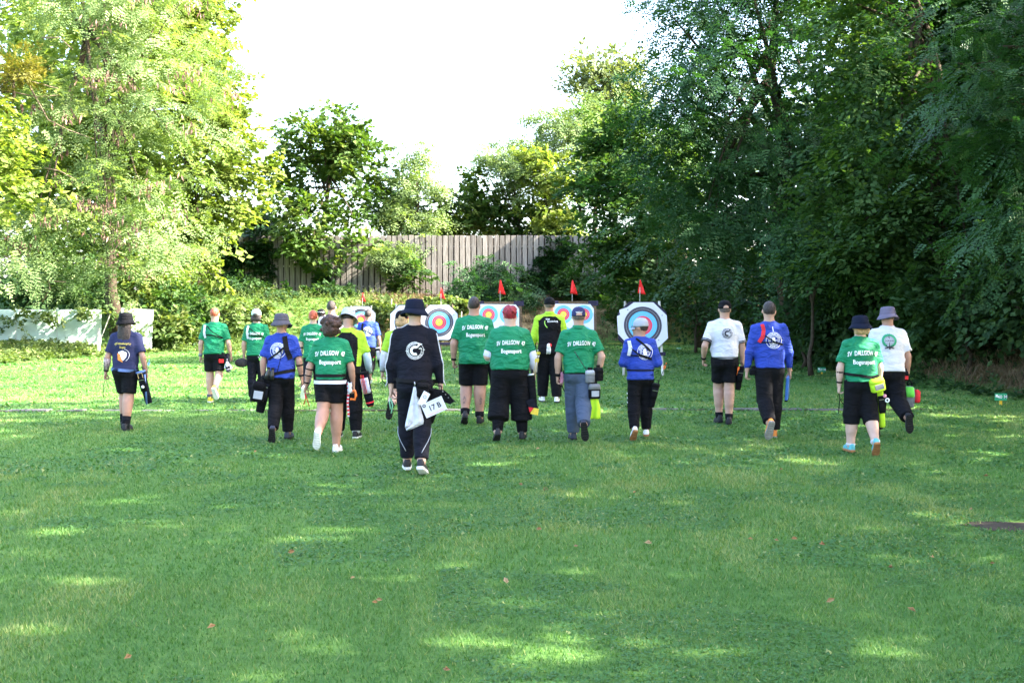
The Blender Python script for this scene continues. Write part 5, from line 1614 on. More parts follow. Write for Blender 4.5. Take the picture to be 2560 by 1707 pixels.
decal(p, 'print', [poly((-0.06, v - 0.12), (0.0, v - 0.10), (0.06, v - 0.13), (0.055, v - 0.19), (0.01, v - 0.24), (-0.035, v - 0.18))], MATS['print_white'])
decal(p, 'print', [poly((-0.075, v - 0.135), (-0.03, v - 0.15), (-0.005, v - 0.22), (0.012, v - 0.265), (-0.06, v - 0.23), (-0.065, v - 0.18))], MATS['print_orange'], off=0.012)
decal(p, 'print', [annulus(0.005, v - 0.165, 0.085, 0.089, -60, 80, 20)], MATS['print_white'])
belt(p, 0.512, 0.04, plain('belt_blue', (0.10, 0.16, 0.36), 0.6), -0.015, off=0.010)
for f_ in (0.15, 0.85): limb_band(p, -1, f_, 0.025, MATS['strap_black'], 'arm_guard_strap')
arm_cover(p, -1, 0, 0.9, plain('guard_pattern', (0.30, 0.22, 0.22), 0.5, 0.4, 0.9, 45), 'arm_guard', upper=False)
for side in (-1, 1):
    j = p.J[side]
    MB().tube([j['ank'] - j['u'] * 0.05, j['ank'], j['ank'] - j['dsh'] * 0.075], [0.05, 0.052, 0.056], 14).build('boot_shaft', MATS['shoe_black'], p.root, True)
    MB().tube([j['ank'] - j['dsh'] * 0.05, j['ank'] - j['dsh'] * 0.068], [0.058, 0.059], 14).build('boot_strap', FAB['dark'], p.root, True)

# 2 man in the sun
p = P[2] = make_person('short haired person in sunlit green tee, black shorts and yellow shoes', 535, dist(1007), 1.66, SK['green'], [(3, 4, 0, 1), (-10, 48, 55, 4)],
    [((0.25, -0.12, 1), (0.08, 0.15, 1), 0.6), ((0.30, -0.1, 1), (0.12, 0.25, 1), 0.9)], (0.80, 0.02, SK['black']), ('shoe_yellow', 'rubber_white', 0.06, SK['grey']),
    [hair_cap('short', 'ginger')], 'fair', 1.0, 0.95, 1.0, 6, seed=20, headrot=(-8, 10), hem=0.50)
strap(p, [(-0.155, p.up(0.82)[2]), (-0.165, p.up(0.74)[2]), (-0.14, p.up(0.68)[2])], 0.045, SK['white'], 'chest_guard_strap')
strap(p, [(-0.13, p.up(0.815)[2]), (0.0, p.up(0.745)[2]), (0.16, p.up(0.685)[2])], 0.014, MATS['strap_black'])
strap(p, [(-0.16, p.up(0.715)[2]), (0.0, p.up(0.71)[2]), (0.17, p.up(0.68)[2])], 0.020, MATS['strap_black'])
limb_band(p, -1, 0.9, 0.05, SK['slate'])
# 3
p = P[3] = make_person('person in white and green cap, green tee and slim dark trousers', 640, dist(1006), 1.64, SK['green'], [(2, 3, 0, 1), (12, 12, 0, 2)],
    [((0.22, -0.1, 1), (0.05, 0.2, 1), 0.7), ((0.2, 0, 1), (0.0, 0.35, 1), 0.7)], (1.98, 0.002, SK['dark']), ('shoe_black', 'rubber_black', 0, None),
    [hair_cap('bob', 'dark'), cap('mint', gap=None)], 'fair', 0.93, 0.92, 0.95, 4, seed=30, hem=0.49)
club47(p, True, 0.74, 0.85)
strap(p, [(-0.13, p.up(0.82)[2]), (-0.15, p.up(0.75)[2]), (-0.13, p.up(0.68)[2])], 0.04, SK['white'], 'chest_guard_strap')
strap(p, [(-0.12, p.up(0.80)[2]), (0.02, p.up(0.745)[2]), (0.15, p.up(0.70)[2])], 0.014, MATS['strap_black'])
strap(p, [(-0.14, p.up(0.72)[2]), (0.0, p.up(0.715)[2]), (0.15, p.up(0.705)[2])], 0.018, MATS['strap_black'])
# 4 woman in blue tee with grey bucket hat
p = P[4] = make_person('woman in blue tee and dark grey bucket hat with black shoulder harness', 702, dist(1101), 1.56, SK['blue'], [(-13, 26, 58, -3), (14, 12, 0, -1)],
    [((0.28, -0.1, 1), (0.02, 0.1, 1), 0.8), ((0.28, -0.12, 1), (0.12, 0.15, 1), 0.7)], (1.97, 0.012, SK['black']), ('shoe_navy', 'rubber_black', 0, None),
    [hair_cap('bun', 'blond'), bucket('grey', 0.040)], 'tan', 0.97, 1.0, 0.97, 5, seed=40, hem=0.485, headrot=(0, 6))
roundel(p, -0.02, 0.715, 0.10)
strap(p, [(0.055, p.up(0.83)[2]), (0.075, p.up(0.77)[2]), (0.10, p.up(0.70)[2]), (0.135, p.up(0.645)[2])], 0.06, MATS['strap_black'], 'shoulder_harness')
strap(p, [(0.07, p.up(0.745)[2]), (-0.03, p.up(0.69)[2]), (-0.15, p.up(0.64)[2])], 0.024, MATS['strap_black'])
strap(p, [(0.04, p.up(0.72)[2]), (0.01, p.up(0.62)[2]), (-0.02, p.up(0.54)[2])], 0.008, MATS['strap_black'])
belt(p, 0.535, 0.04, MATS['strap_black'], 0.03)
for f_ in (0.2, 0.8): limb_band(p, 1, f_, 0.02, MATS['strap_black'], 'arm_guard_strap')
# 5 ginger hair
p = P[5] = make_person('ginger haired person in green tee and dark trousers between the blue and green women', 782, dist(1004), 1.63, SK['green'], [(-12, 46, 62, 2), (8, 5, 0, 1)],
    [((0.22, -0.08, 1), (0.02, 0.2, 1), 0.6), ((0.2, 0, 1), (0.0, 0.3, 1), 0.6)], (1.95, 0.008, SK['dark']), ('shoe_white', 'rubber_white', 0, None),
    [hair_cap('bun', 'ginger')], 'pale', 0.93, 0.93, 0.95, 4, seed=50, hem=0.47)
club47(p, True, 0.745, 0.92)
for f_ in (0.2, 0.8): limb_band(p, -1, f_, 0.02, MATS['strap_black'], 'arm_guard_strap')
# 6 curly hair
p = P[6] = make_person('curly brown haired woman in green tee, black shorts and white shoes', 826, dist(1130), 1.53, SK['green'], [(-14, 44, 66, 1), (2, 3, 0, -1)],
    [((0.34, -0.1, 1), (0.22, 0.08, 1), 0.7), ((0.30, -0.1, 1), (0.08, 0.2, 1), 0.8)], (0.66, 0.004, SK['black']), ('shoe_white', 'rubber_white', 0, None),
    [hair_cap('curly', 'brown')], 'tan', 1.04, 1.10, 1.02, 6, seed=60, hem=0.525, headrot=(0, 12))
club47(p, True, 0.735, 1.0, 0.0)
belt(p, 0.565, 0.035, MATS['strap_black'], 0.0)
_ = belt(p, 0.516, 0.04, SK['white'], 0.0, 'undershirt_hem', 0.012, p.pantsVQ)
for f_ in (0.1, 0.45, 0.85): limb_band(p, -1, f_, 0.014, MATS['strap_black'], 'arm_guard_strap')
# 7 hi-vis with pale bucket hat
p = P[7] = make_person('stooping person in lime and black shirt and pale bucket hat beside the curly haired woman', 866, dist(1095), 1.64, raglan(SK['hivis'], SK['black']), [(6, 4, 0, 3), (-3, 4, 0, 5)],
    [((0.22, -0.05, 1), (0.05, 0.25, 1), 0.6), ((0.30, 0.05, 1), (0.10, 0.45, 1), 0.8)], (1.97, 0.014, SK['black']), ('shoe_black', 'rubber_white', 0.04, SK['white']),
    [hair_cap('short', 'dark'), bucket('palegrey', 0.038)], 'fair', 1.05, 1.02, 1.0, 14, seed=70, headrot=(0, 25), hem=0.47)
arm_cover(p, 1, 0.7, 0.97, SK['skyblue']); arm_cover(p, -1, 0.7, 0.97, SK['skyblue'])
# 8, 9 heads behind
p = P[8] = make_person('person in black cap and black shirt half hidden behind the ginger haired person', 803, 24.0, 1.65, SK['black'], [(8, 5, 0, 1), (-6, 5, 0, 1)], [DN, DN], (1.97, 0.01, SK['black']), ('shoe_black', 'rubber_black', 0, None),
    [hair_cap('short', 'dark'), cap('black', text='PORTLAND')], 'fair', 1.0, 1.0, 1.0, 3, seed=80)
p = P[9] = make_person('dark haired man in white shirt half hidden behind the curly haired woman', 828, 22.0, 1.80, SK['white'], [(-6, 8, 5, 1), (10, 6, 0, 1)], [DN, DN], (1.97, 0.01, SK['dark']), ('shoe_black', 'rubber_black', 0, None),
    [hair_cap('short', 'dark')], 'fair', 1.05, 1.0, 1.0, 3, seed=90)
# 10
p = P[10] = make_person('short haired man in blue tee walking in front of the leftmost target', 920, 24.5, 1.64, SK['blue'], [(6, 4, 0, 1), (-12, 50, 62, 1)],
    [((0.2, -0.05, 1), (0.05, 0.2, 1), 0.6), ((0.24, -0.05, 1), (0.08, 0.25, 1), 0.8)], (1.97, 0.008, SK['black']), ('shoe_grey', 'rubber_white', 0, None),
    [hair_cap('short', 'dark')], 'tan', 0.98, 0.97, 1.0, 3, seed=100, hem=0.50)
roundel(p, 0.0, 0.715, 0.10)
strap(p, [(-0.11, p.up(0.825)[2]), (-0.12, p.up(0.76)[2]), (-0.10, p.up(0.69)[2])], 0.045, MATS['strap_black'], 'shoulder_harness')
strap(p, [(-0.10, p.up(0.75)[2]), (0.03, p.up(0.70)[2]), (0.15, p.up(0.67)[2])], 0.018, MATS['strap_black'])
# 11 the nearest man
p = P[11] = make_person('nearest walker in black tracksuit and black bucket hat with a white towel', 1036, dist(1181), 1.705, SK['dark'], [(13, 8, 0, 1), (-12, 12, 22, 1)],
    [((0.20, -0.06, 1), (0.04, 0.10, 1), 0.6), ((0.22, -0.04, 1), (0.10, 0.24, 1), 0.9)], (1.93, 0.010, SK['dark']), ('shoe_black', 'rubber_white', 0, None),
    [hair_cap('short', 'dark'), bucket('hatnavy', 0.042)], 'pale', 0.98, 0.98, 1.0, 3, seed=110, sleeve='long', hem=0.505, headrot=(0, 2))
blank_logo(p, 0.015, 0.705, 0.088, MATS['print_white'], MATS['print_white'])
for sd in (-1, 1):
    a = p.A[sd]
    n = 16
    pts = []
    for i in range(n):
        t = i / (n - 1)
        q = p.up(0.855, sd * 0.05) * (1 - t * 4) + p.up(0.835, sd * 0.13) * (t * 4) if t < 0.25 else (a['sh'] + (a['el'] - a['sh']) * ((t - 0.25) / 0.4) if t < 0.65 else a['el'] + (a['wr'] - a['el']) * ((t - 0.65) / 0.35))
        pts.append(q)
    V = []
    for i, q in enumerate(pts):
        dr = Vector((sd * 0.9, -0.55, 0.35 if i > 3 else 1.2)).normalized()
        hit, nr, ix, ds = p.bvh.ray_cast(Vector(q) + dr * 0.4, -dr)
        b_ = np.array(hit) if hit is not None else np.array(q) + np.array(dr) * 0.06
        V.append(b_ + np.array(dr) * 0.005)
    MB().tube(V, 0.006, 5).build('piping', SK['white'], p.shirt, True)
    j = p.J[sd]
    pb = BVHTree.FromPolygons([Vector(v) for v in p.pantsVQ[0]], p.pantsVQ[1].tolist())
    V = []
    for i in range(12):
        t = i / 11
        c = j['knee'] + (j['ank'] - j['knee']) * (0.12 + 0.62 * t)
        dr = Vector((sd * math.cos(t * 1.5), -math.sin(t * 1.5) - 0.02, 0.0)).normalized()
        hit, nr, ix, ds = pb.ray_cast(Vector(c) + dr * 0.25, -dr)
        if hit is not None: V.append(np.array(hit) + np.array(dr) * 0.004)
    if len(V) > 2: MB().tube(V, 0.004, 5).build('piping', SK['palegrey'], p.pants, True)
# 12 behind the nearest man
p = P[12] = make_person('person in lime and black shirt and shorts mostly hidden by the nearest walker', 1003, dist(1076), 1.60, raglan(SK['hivis'], SK['black']), [(-8, 68, 84, 3), (10, 6, 0, 1)],
    [((0.30, -0.05, 1), (0.10, 0.15, 1), 0.7), DN], (0.72, 0.012, SK['black']), ('shoe_black', 'rubber_black', 0.03, SK['black']),
    [hair_cap('bob', 'blond'), cap('black')], 'pale', 1.0, 1.0, 1.0, 5, seed=120, headrot=(6, 6))
arm_cover(p, -1, 0.7, 0.97, SK['lilac']); limb_band(p, -1, 0.92, 0.03, MATS['strap_black'], 'watch')
# 13 big man
p = P[13] = make_person('big short haired man in green tee and long black shorts with tattooed calves', 1185, dist(1062), 1.77, SK['green'], [(6, 32, 30, 3), (-2, 3, 0, -1)],
    [((0.30, -0.08, 1), (0.02, 0.18, 1), 0.9), ((0.25, 0, 1), (0.0, 0.35, 1), 0.8)], (0.93, 0.012, SK['black']), ('shoe_black', 'rubber_black', 0.07, SK['black']),
    [hair_cap('short', 'dark')], 'tan', 1.26, 1.15, 1.12, 3, seed=130, hem=0.455, headrot=(-6, 0), belly=0.05)
club47(p, True, 0.76, 1.08, 0.02)
limb_band(p, -1, 0.9, 0.03, MATS['strap_black'], 'watch')
bb = BVHTree.FromPolygons([Vector(v) for v in p.bodyVQ[0]], p.bodyVQ[1].tolist())
for sd, du in ((1, 0.02), (-1, -0.015)):
    c = p.J[sd]['knee'] + (p.J[sd]['ank'] - p.J[sd]['knee']) * 0.45
    decal(p, 'tattoo', [poly((c[0] + du - 0.02, c[2] - 0.06), (c[0] + du + 0.01, c[2] - 0.05), (c[0] + du + 0.02, c[2] + 0.02), (c[0] + du - 0.005, c[2] + 0.06), (c[0] + du - 0.02, c[2] + 0.01))], MATS['tattoo'], p.body, 0.004, bb)
# 14 red-haired woman
p = P[14] = make_person('red haired woman in green tee, white arm sleeves and wide black culottes', 1275, dist(1104), 1.605, SK['green'], [(-3, 20, 26, 6), (2, 2, 0, 6)],
    [((0.34, -0.10, 1), (-0.55, 0.85, 0.25), 0.7), ((0.34, -0.02, 1), (0.12, 0.30, 1), 0.9)], (1.62, 0.026, SK['black'], 0.045), ('shoe_black', 'rubber_black', 0.18, SK['black']),
    [hair_cap('updo', 'red')], 'pale', 1.55, 1.32, 1.15, 5, seed=140, hem=0.515, headrot=(0, 10), belly=0.05)
club47(p, True, 0.735, 1.02, 0.01)
arm_cover(p, -1, 0.72, 0.95, SK['lilac'], g=1.5); arm_cover(p, 1, 0.72, 0.95, SK['lilac'], g=1.5)
limb_band(p, 1, 0.97, 0.025, MATS['strap_black'], 'watch')
# 15 tall hi-vis
p = P[15] = make_person('tall man in lime and black long sleeved shirt and black cap', 1374, dist(1007), 1.84, raglan(SK['hivis'], SK['black'], 0.108), [(8, 4, 0, 3), (-4, 4, 0, 3)],
    [((0.26, -0.05, 1), (0.0, 0.3, 1), 0.8), ((0.26, 0, 1), (-0.05, 0.4, 1), 0.8)], (1.97, 0.02, SK['black']), ('shoe_white', 'rubber_black', 0, None),
    [hair_cap('short', 'grey'), cap('black')], 'tan', 1.12, 1.05, 1.1, 2, seed=150, sleeve='long', hem=0.455)
v = p.up(0.775)[2]
decal(p, 'print', [arch_text('Brandenburg', 0.045, 0.05, v, 0.3, 0.01, 0.04), arch_text('TEAM', 0.035, -0.04, v + 0.035)], MATS['print_white'])
decal(p, 'print', [annulus(0.02, v - 0.02, 0.105, 0.118, 165, 235, 12)], MATS['print_lime'])
collar(p, SK['hivis'])
# 16 green polo
p = P[16] = make_person('man in green polo, navy cap and grey jeans with pouches on his belt', 1447, dist(1104), 1.655, SK['green'], [(15, 10, 0, -2), (-14, 40, 68, -4)],
    [((0.30, -0.10, 1), (0.02, 0.15, 1), 0.7), ((0.42, -0.22, 1), (-0.18, 0.28, 1), 0.9)], (1.97, 0.018, SK['jeans']), ('shoe_navy', 'rubber_black', 0, None),
    [hair_cap('short', 'grey'), cap('capnavy', gap=SKIN['fair'], text='WOLF')], 'fair', 1.10, 1.03, 1.04, 4, seed=160, hem=0.505)
club47(p, False, 0.735, 1.02, 0.03)
collar(p, SK['green'])
limb_band(p, -1, 0.93, 0.035, MATS['strap_black'], 'watch')
# 17 blue long sleeves, looking left
p = P[17] = make_person('man in blue long sleeved shirt and pale grey cap looking left', 1601, dist(1099), 1.465, SK['blue'], [(-9, 18, 42, 3), (9, 5, 0, 2)],
    [((0.30, -0.20, 1), (-0.35, 0.95, 0.15), 0.8), ((0.30, -0.15, 1), (-0.35, 0.95, 0.15), 0.8)], (1.97, 0.010, SK['black']), ('shoe_white', 'rubber_gum', 0, None),
    [hair_cap('short', 'dark'), cap('palegrey')], 'tan', 1.06, 0.98, 1.03, 4, seed=170, sleeve='long', hem=0.475, headrot=(62, 4))
roundel(p, 0.05, 0.725, 0.10)
strap(p, [(-0.15, p.up(0.82)[2]), (-0.135, p.up(0.76)[2]), (-0.155, p.up(0.69)[2])], 0.045, SK['white'], 'chest_guard_strap')
strap(p, [(-0.06, p.up(0.84)[2]), (0.03, p.up(0.79)[2]), (0.12, p.up(0.73)[2])], 0.026, MATS['strap_black'])
strap(p, [(-0.13, p.up(0.755)[2]), (-0.04, p.up(0.705)[2]), (0.14, p.up(0.665)[2])], 0.018, MATS['strap_black'])
strap(p, [(-0.15, p.up(0.695)[2]), (-0.02, p.up(0.69)[2]), (0.14, p.up(0.655)[2])], 0.016, MATS['strap_black'])
belt(p, 0.565, 0.02, MATS['strap_black'], 0.0)
# face details of the one profile that shows
gl = p.root
for e in (-1, 1):
    V = []
    c = p.hp(e * 0.032, 0.082, 0.012)
    MB().lathe([(0.0, -0.009), (0.007, -0.006), (0.0095, 0), (0.007, 0.006), (0.0, 0.009)], 10, c, close=False).build('eye', MATS['print_white'], gl, True)
    MB().tube([p.hp(e * (0.034 + 0.024 * math.cos(t)), 0.096, 0.012 + 0.019 * math.sin(t)) for t in np.linspace(0, 6.28, 13)], 0.0026, 5).build('glasses_rim', MATS['plastic_black'], gl, True)
    MB().tube([p.hp(e * 0.058, 0.094, 0.016), p.hp(e * 0.079, 0.05, 0.017), p.hp(e * 0.082, -0.01, 0.012)], 0.003, 5).build('glasses_arm', MATS['plastic_black'], gl, True)
MB().tube([p.hp(-0.022, 0.098, -0.07), p.hp(0, 0.102, -0.069), p.hp(0.022, 0.098, -0.07)], 0.004, 5).build('mouth', plain('lips', (0.40, 0.16, 0.13), 0.5), gl, True)
# 18 white polo
p = P[18] = make_person('man in white tee with black cuffs, black cap and black shorts', 1812, dist(1060), 1.75, SK['white'], [(15, 20, 8, -2), (-4, 4, 3, -3)],
    [((0.38, -0.28, 1), (-0.02, 0.55, 0.75), 0.5), ((0.22, -0.02, 1), (0.04, 0.22, 1), 0.8)], (0.78, 0.012, SK['black']), ('shoe_black', 'rubber_black', 0.06, SK['black']),
    [hair_cap('short', 'grey'), cap('black', gap=SKIN['fair'])], 'fair', 1.08, 1.02, 1.08, 2, seed=180, hem=0.535)
blank_logo(p, 0.01, 0.735, 0.075, MATS['print_black'], MATS['print_black'])
for sd in (-1, 1):
    a = p.A[sd]; ar = 0.026 * p.h * 1.04
    for f0, f1, m_ in ((0.70, 0.74, 'print_black'), (0.77, 0.81, 'print_black')):
        q0, q1 = a['sh'] + (a['el'] - a['sh']) * f0, a['sh'] + (a['el'] - a['sh']) * f1
        MB().tube([q0, q1], [ar * 1.1 + 0.026, ar * 1.08 + 0.027], 16).build('cuff_stripe', MATS[m_], p.shirt, True)
belt(p, 0.532, 0.03, SK['slate'], 0, off=0.010)
limb_band(p, -1, 0.9, 0.03, MATS['strap_black'], 'watch')
# 19 blue long sleeves with red straps
p = P[19] = make_person('dark haired man in blue long sleeved shirt with a red shoulder strap', 1924, dist(1093), 1.735, SK['blue'], [(-13, 34, 64, 0), (4, 3, 0, -1)],
    [((0.26, -0.08, 1), (0.10, 0.12, 1), 0.7), ((0.24, -0.04, 1), (0.10, 0.18, 1), 0.9)], (1.95, 0.016, SK['black']), ('shoe_orange', 'rubber_grey', 0, None),
    [hair_cap('short', 'dark')], 'fair', 1.04, 1.02, 1.04, 3, seed=190, sleeve='long', hem=0.505, headrot=(-4, 2))
roundel(p, 0.03, 0.715, 0.105)
v = p.up(0.80)[2]
strap(p, [(-0.11, p.up(0.835)[2]), (-0.095, p.up(0.79)[2]), (-0.115, p.up(0.74)[2]), (-0.155, p.up(0.70)[2])], 0.045, SK['red'], 'red_strap')
strap(p, [(-0.10, p.up(0.755)[2]), (0.03, p.up(0.705)[2]), (0.16, p.up(0.685)[2])], 0.016, MATS['strap_black'])
strap(p, [(-0.15, p.up(0.70)[2]), (0.03, p.up(0.70)[2]), (0.16, p.up(0.68)[2])], 0.016, MATS['strap_black'])
decal(p, 'print', [poly((0.015, v + 0.03), (0.025, v + 0.03), (0.03, v - 0.03), (0.02, v - 0.04))], MATS['print_white'])
# 20 woman in black bucket hat
p = P[20] = make_person('blond woman in green tee, black bucket hat and black three quarter trousers', 2153, dist(1134), 1.51, SK['green'], [(4, 4, 0, 3), (-9, 24, 46, 2)],
    [((0.30, -0.06, 1), (0.02, 0.10, 1), 0.8), ((0.26, -0.02, 1), (0.02, 0.25, 1), 0.7)], (1.34, 0.012, SK['black']), ('shoe_teal', 'rubber_gum', 0.015, SK['white']),
    [hair_cap('bob', 'blond'), bucket('hatnavy', 0.036)], 'pale', 1.14, 1.16, 1.02, 4, seed=200, hem=0.51, headrot=(0, 8))
club47(p, True, 0.735, 1.0, 0.0)
belt(p, 0.56, 0.03, MATS['strap_black'], -0.025)
for f_ in (0.25, 0.8): limb_band(p, -1, f_, 0.018, MATS['strap_black'], 'arm_guard_strap')
# 21 white tee
p = P[21] = make_person('man in white tee with green wreath print and grey bucket hat', 2222, dist(1093), 1.655, SK['white'], [(9, 4, 0, 4), (-8, 54, 74, 3)],
    [DN, ((0.28, -0.05, 1), (0.05, 0.2, 1), 0.8)], (1.97, 0.024, SK['black']), ('shoe_black', 'rubber_black', 0, None),
    [hair_cap('short', 'grey'), bucket('hatgrey', 0.036)], 'tan', 1.18, 1.06, 1.06, 5, seed=210, hem=0.495, headrot=(6, 4), sway=0.0)
u, v = -0.03, p.up(0.745)[2]
g = np.random.default_rng(2)
pc = []
for k in range(22):
    a = R(-70 + 320 * k / 21 - 0)
    a = R(270) + (a - R(90)) if False else a
    x_, y_ = u + 0.078 * math.cos(a), v + 0.075 * math.sin(a)
    if -110 < math.degrees(a) % 360 - 360 < -70: continue
    pc.append(annulus(x_, y_, 0.0, 0.017, seg=7))
decal(p, 'print', pc, MATS['print_green'])
pc = [annulus(u, v, 0.052, 0.055), annulus(u, v, 0.034, 0.037), annulus(u, v, 0.016, 0.019), poly((u - 0.004, v - 0.07), (u + 0.004, v - 0.07), (u + 0.004, v + 0.075), (u - 0.004, v + 0.075)), poly((u - 0.055, v - 0.003), (u + 0.055, v - 0.003), (u + 0.055, v + 0.003), (u - 0.055, v + 0.003)),
      ribbon([(u - 0.06, v - 0.10), (u + 0.05, v - 0.07)], 0.014), ribbon([(u + 0.06, v - 0.10), (u - 0.05, v - 0.07)], 0.014), poly((u - 0.012, v - 0.11), (u + 0.012, v - 0.11), (u + 0.008, v - 0.06), (u - 0.008, v - 0.06))]
decal(p, 'print', pc, MATS['print_black'], off=0.012)
# ------------------------------------------------------------------ what the archers carry
def world(p, loc):
    return p.root.matrix_basis @ Vector(loc)

def item(p, name, label, cat, loc, group=None, rot=(0, 0, 0)):
    w = Matrix.Translation(p.root.location) @ Matrix.Rotation(p.root.rotation_euler[2], 4, 'Z') @ Vector([float(c) for c in loc])
    o = tag(empty(name, w), label, cat, group)
    o.rotation_euler = (R(rot[0]), R(rot[1]), R(rot[2]) + p.root.rotation_euler[2])
    return o

def loft(secs, n=14, caps=True):
    """secs: (cx, cy, z, rx, ry, squareness)"""
    mb = MB(); V = []
    for (cx, cy, z, rx, ry, e) in secs:
        for k in range(n):
            a = 2 * math.pi * k / n
            c, s = math.cos(a), math.sin(a)
            V.append((cx + rx * math.copysign(abs(c) ** e, c), cy + ry * math.copysign(abs(s) ** e, s), z))
    F = [[i * n + k, i * n + (k + 1) % n, (i + 1) * n + (k + 1) % n, (i + 1) * n + k] for i in range(len(secs) - 1) for k in range(n)]
    if caps: F += [list(range(n))[::-1], [(len(secs) - 1) * n + k for k in range(n)]]
    return mb.add(V, F)

def quiver(p, label, loc, rot, L=0.42, w=0.06, d=0.035, col=None, rim=None, pocket=None, pc=None, foot=None):
    col = col or FAB['black']
    o = item(p, 'quiver', label, 'quiver', loc, 'hip quivers', rot)
    loft([(0, 0, -L, w * 0.62, d * 0.8, 0.7), (0, 0, -L * 0.97, w * 0.72, d * 0.9, 0.7), (0, 0, -L * 0.4, w * 0.9, d, 0.7), (0, 0, -0.02, w, d * 1.1, 0.7), (0, 0, 0, w * 0.98, d * 1.05, 0.7)]).build('tube', col, o, True)
    loft([(0, 0, -0.022, w * 1.06, d * 1.2, 0.7), (0, 0, 0.004, w * 1.06, d * 1.2, 0.7)]).build('rim', rim or MATS['strap_black'], o, True)
    if pocket:
        loft([(0, -d * 1.1, -L * 0.62, w * 0.6, d * 0.3, 0.5), (0, -d * 1.25, -L * 0.58, w * 0.74, d * 0.55, 0.5), (0, -d * 1.25, -L * 0.2, w * 0.74, d * 0.5, 0.5), (0, -d * 1.05, -L * 0.16, w * 0.7, d * 0.25, 0.5)]).build('pocket', pocket, o, True)
        MB().box((0, -d * 1.8, -L * 0.25), (w * 1.2, 0.006, 0.008)).build('zip', MATS['metal'], o)
    if foot: loft([(0, 0, -L - 0.01, w * 0.5, d * 0.7, 0.8), (0, 0, -L * 0.88, w * 0.82, d * 1.02, 0.7)]).build('end_cap', foot, o, True)
    MB().tube([(-w * 0.7, 0, -0.02), (-w * 0.5, 0.01, 0.05), (w * 0.5, 0.01, 0.05), (w * 0.7, 0, -0.02)], 0.008, 6).build('hanger', MATS['strap_black'], o, True)
    return o

def arrow(p, label, a, b, fl, nock=None, shaft=None, fsz=0.016):
    """shaft from a to b (nock end at b), local coordinates of the archer"""
    a, b = np.array(a, float), np.array(b, float)
    o = item(p, 'arrow', label, 'arrow', a, 'arrows in the quivers')
    v = b - a; d = norm(v)
    MB().tube([(0, 0, 0), v], 0.0042, 6).build('shaft', shaft or MATS['plastic_black'], o, True)
    s = norm(np.cross(d, np.array([0, 1.0, 0.2]))); t = np.cross(d, s)
    L_ = np.linalg.norm(v)
    for k in range(3):
        an = 2 * math.pi * k / 3
        r = s * math.cos(an) + t * math.sin(an)
        sd = np.cross(d, r) * 0.0012
        q = [d * (L_ - 0.085), d * (L_ - 0.065) + r * fsz, d * (L_ - 0.03) + r * fsz, d * (L_ - 0.022)]
        MB().add([x + sd for x in q] + [x - sd for x in q], [[0, 1, 2, 3], [7, 6, 5, 4], [0, 4, 5, 1], [1, 5, 6, 2], [2, 6, 7, 3]]).build('fletching', fl, o)
    MB().tube([d * (L_ - 0.012), d * (L_ + 0.012)], 0.006, 6).build('nock', nock or fl, o, True)
    return o

def pouch(p, label, loc, size, col, rot=(0, 0, 0), flap=None, panel=None, group='belt pouches', name='pouch', cat='pouch'):
    o = item(p, name, label, cat, loc, group, rot)
    x, y, z = size
    loft([(0, 0, -z, x * 0.42, y * 0.42, 0.5), (0, 0, -z * 0.92, x * 0.5, y * 0.5, 0.5), (0, 0, -z * 0.3, x * 0.5, y * 0.5, 0.5), (0, 0, -0.01, x * 0.46, y * 0.36, 0.5), (0, 0, 0, x * 0.40, y * 0.26, 0.5)]).build('bag', col, o, True)
    loft([(0, -0.004, -z * 0.34, x * 0.515, y * 0.53, 0.5), (0, -0.002, -z * 0.05, x * 0.48, y * 0.42, 0.5), (0, 0, 0.006, x * 0.40, y * 0.28, 0.5)]).build('flap', flap or col, o, True)
    if panel: MB().box((0, -y * 0.52, -z * 0.64), (x * 0.66, 0.006, z * 0.4), bev=0.003).build('panel', panel, o)
    MB().box((0, 0.0, 0.015), (x * 0.5, 0.012, 0.05), bev=0.004).build('belt_loop', MATS['strap_black'], o)
    return o

def cloth(p, label, loc, pts_w, H, col, name='towel', cat='towel', waves=3, yaw=0):
    """hanging cloth; pts_w: (fraction of height, left, right) outline"""
    o = item(p, name, label, cat, loc, None, (0, 0, yaw))
    V = []; n, m = 14, 12
    fr = np.array(pts_w)
    for i in range(n):
        t = i / (n - 1)
        l, r = np.interp(t, fr[:, 0], fr[:, 1]), np.interp(t, fr[:, 0], fr[:, 2])
        for j in range(m):
            s = j / (m - 1)
            V.append((l + (r - l) * s, 0.018 * t ** 0.7 * math.sin(waves * 6.28 * s + 1.0 + 1.5 * t) - 0.01, -H * t + (0.04 * (0.5 - s) * t if name == 'towel' else 0)))
    q = [[i * m + j, i * m + j + 1, (i + 1) * m + j + 1, (i + 1) * m + j] for i in range(n - 1) for j in range(m - 1)]
    c = link(bpy.data.objects.new('cloth', np_mesh('cloth', V, np.array(q), True, [col])), o)
    c.modifiers.new('thickness', 'SOLIDIFY').thickness = 0.004
    MB().tube([(0, 0, -0.01), (0.006, -0.004, 0.03), (0, 0, 0.05)], 0.006, 6).build('clip', MATS['metal'], o, True)
    return o

def cord(p, label, pts, mat, r=0.004, name='finger_sling', cat='cord', group='slings held in the hand'):
    o = item(p, name, label, cat, pts[0][0], group)
    b = np.array(pts[0][0], float)
    for q in pts: MB().tube(np.array(q, float) - b, r, 6).build('strand', mat, o, True)
    return o

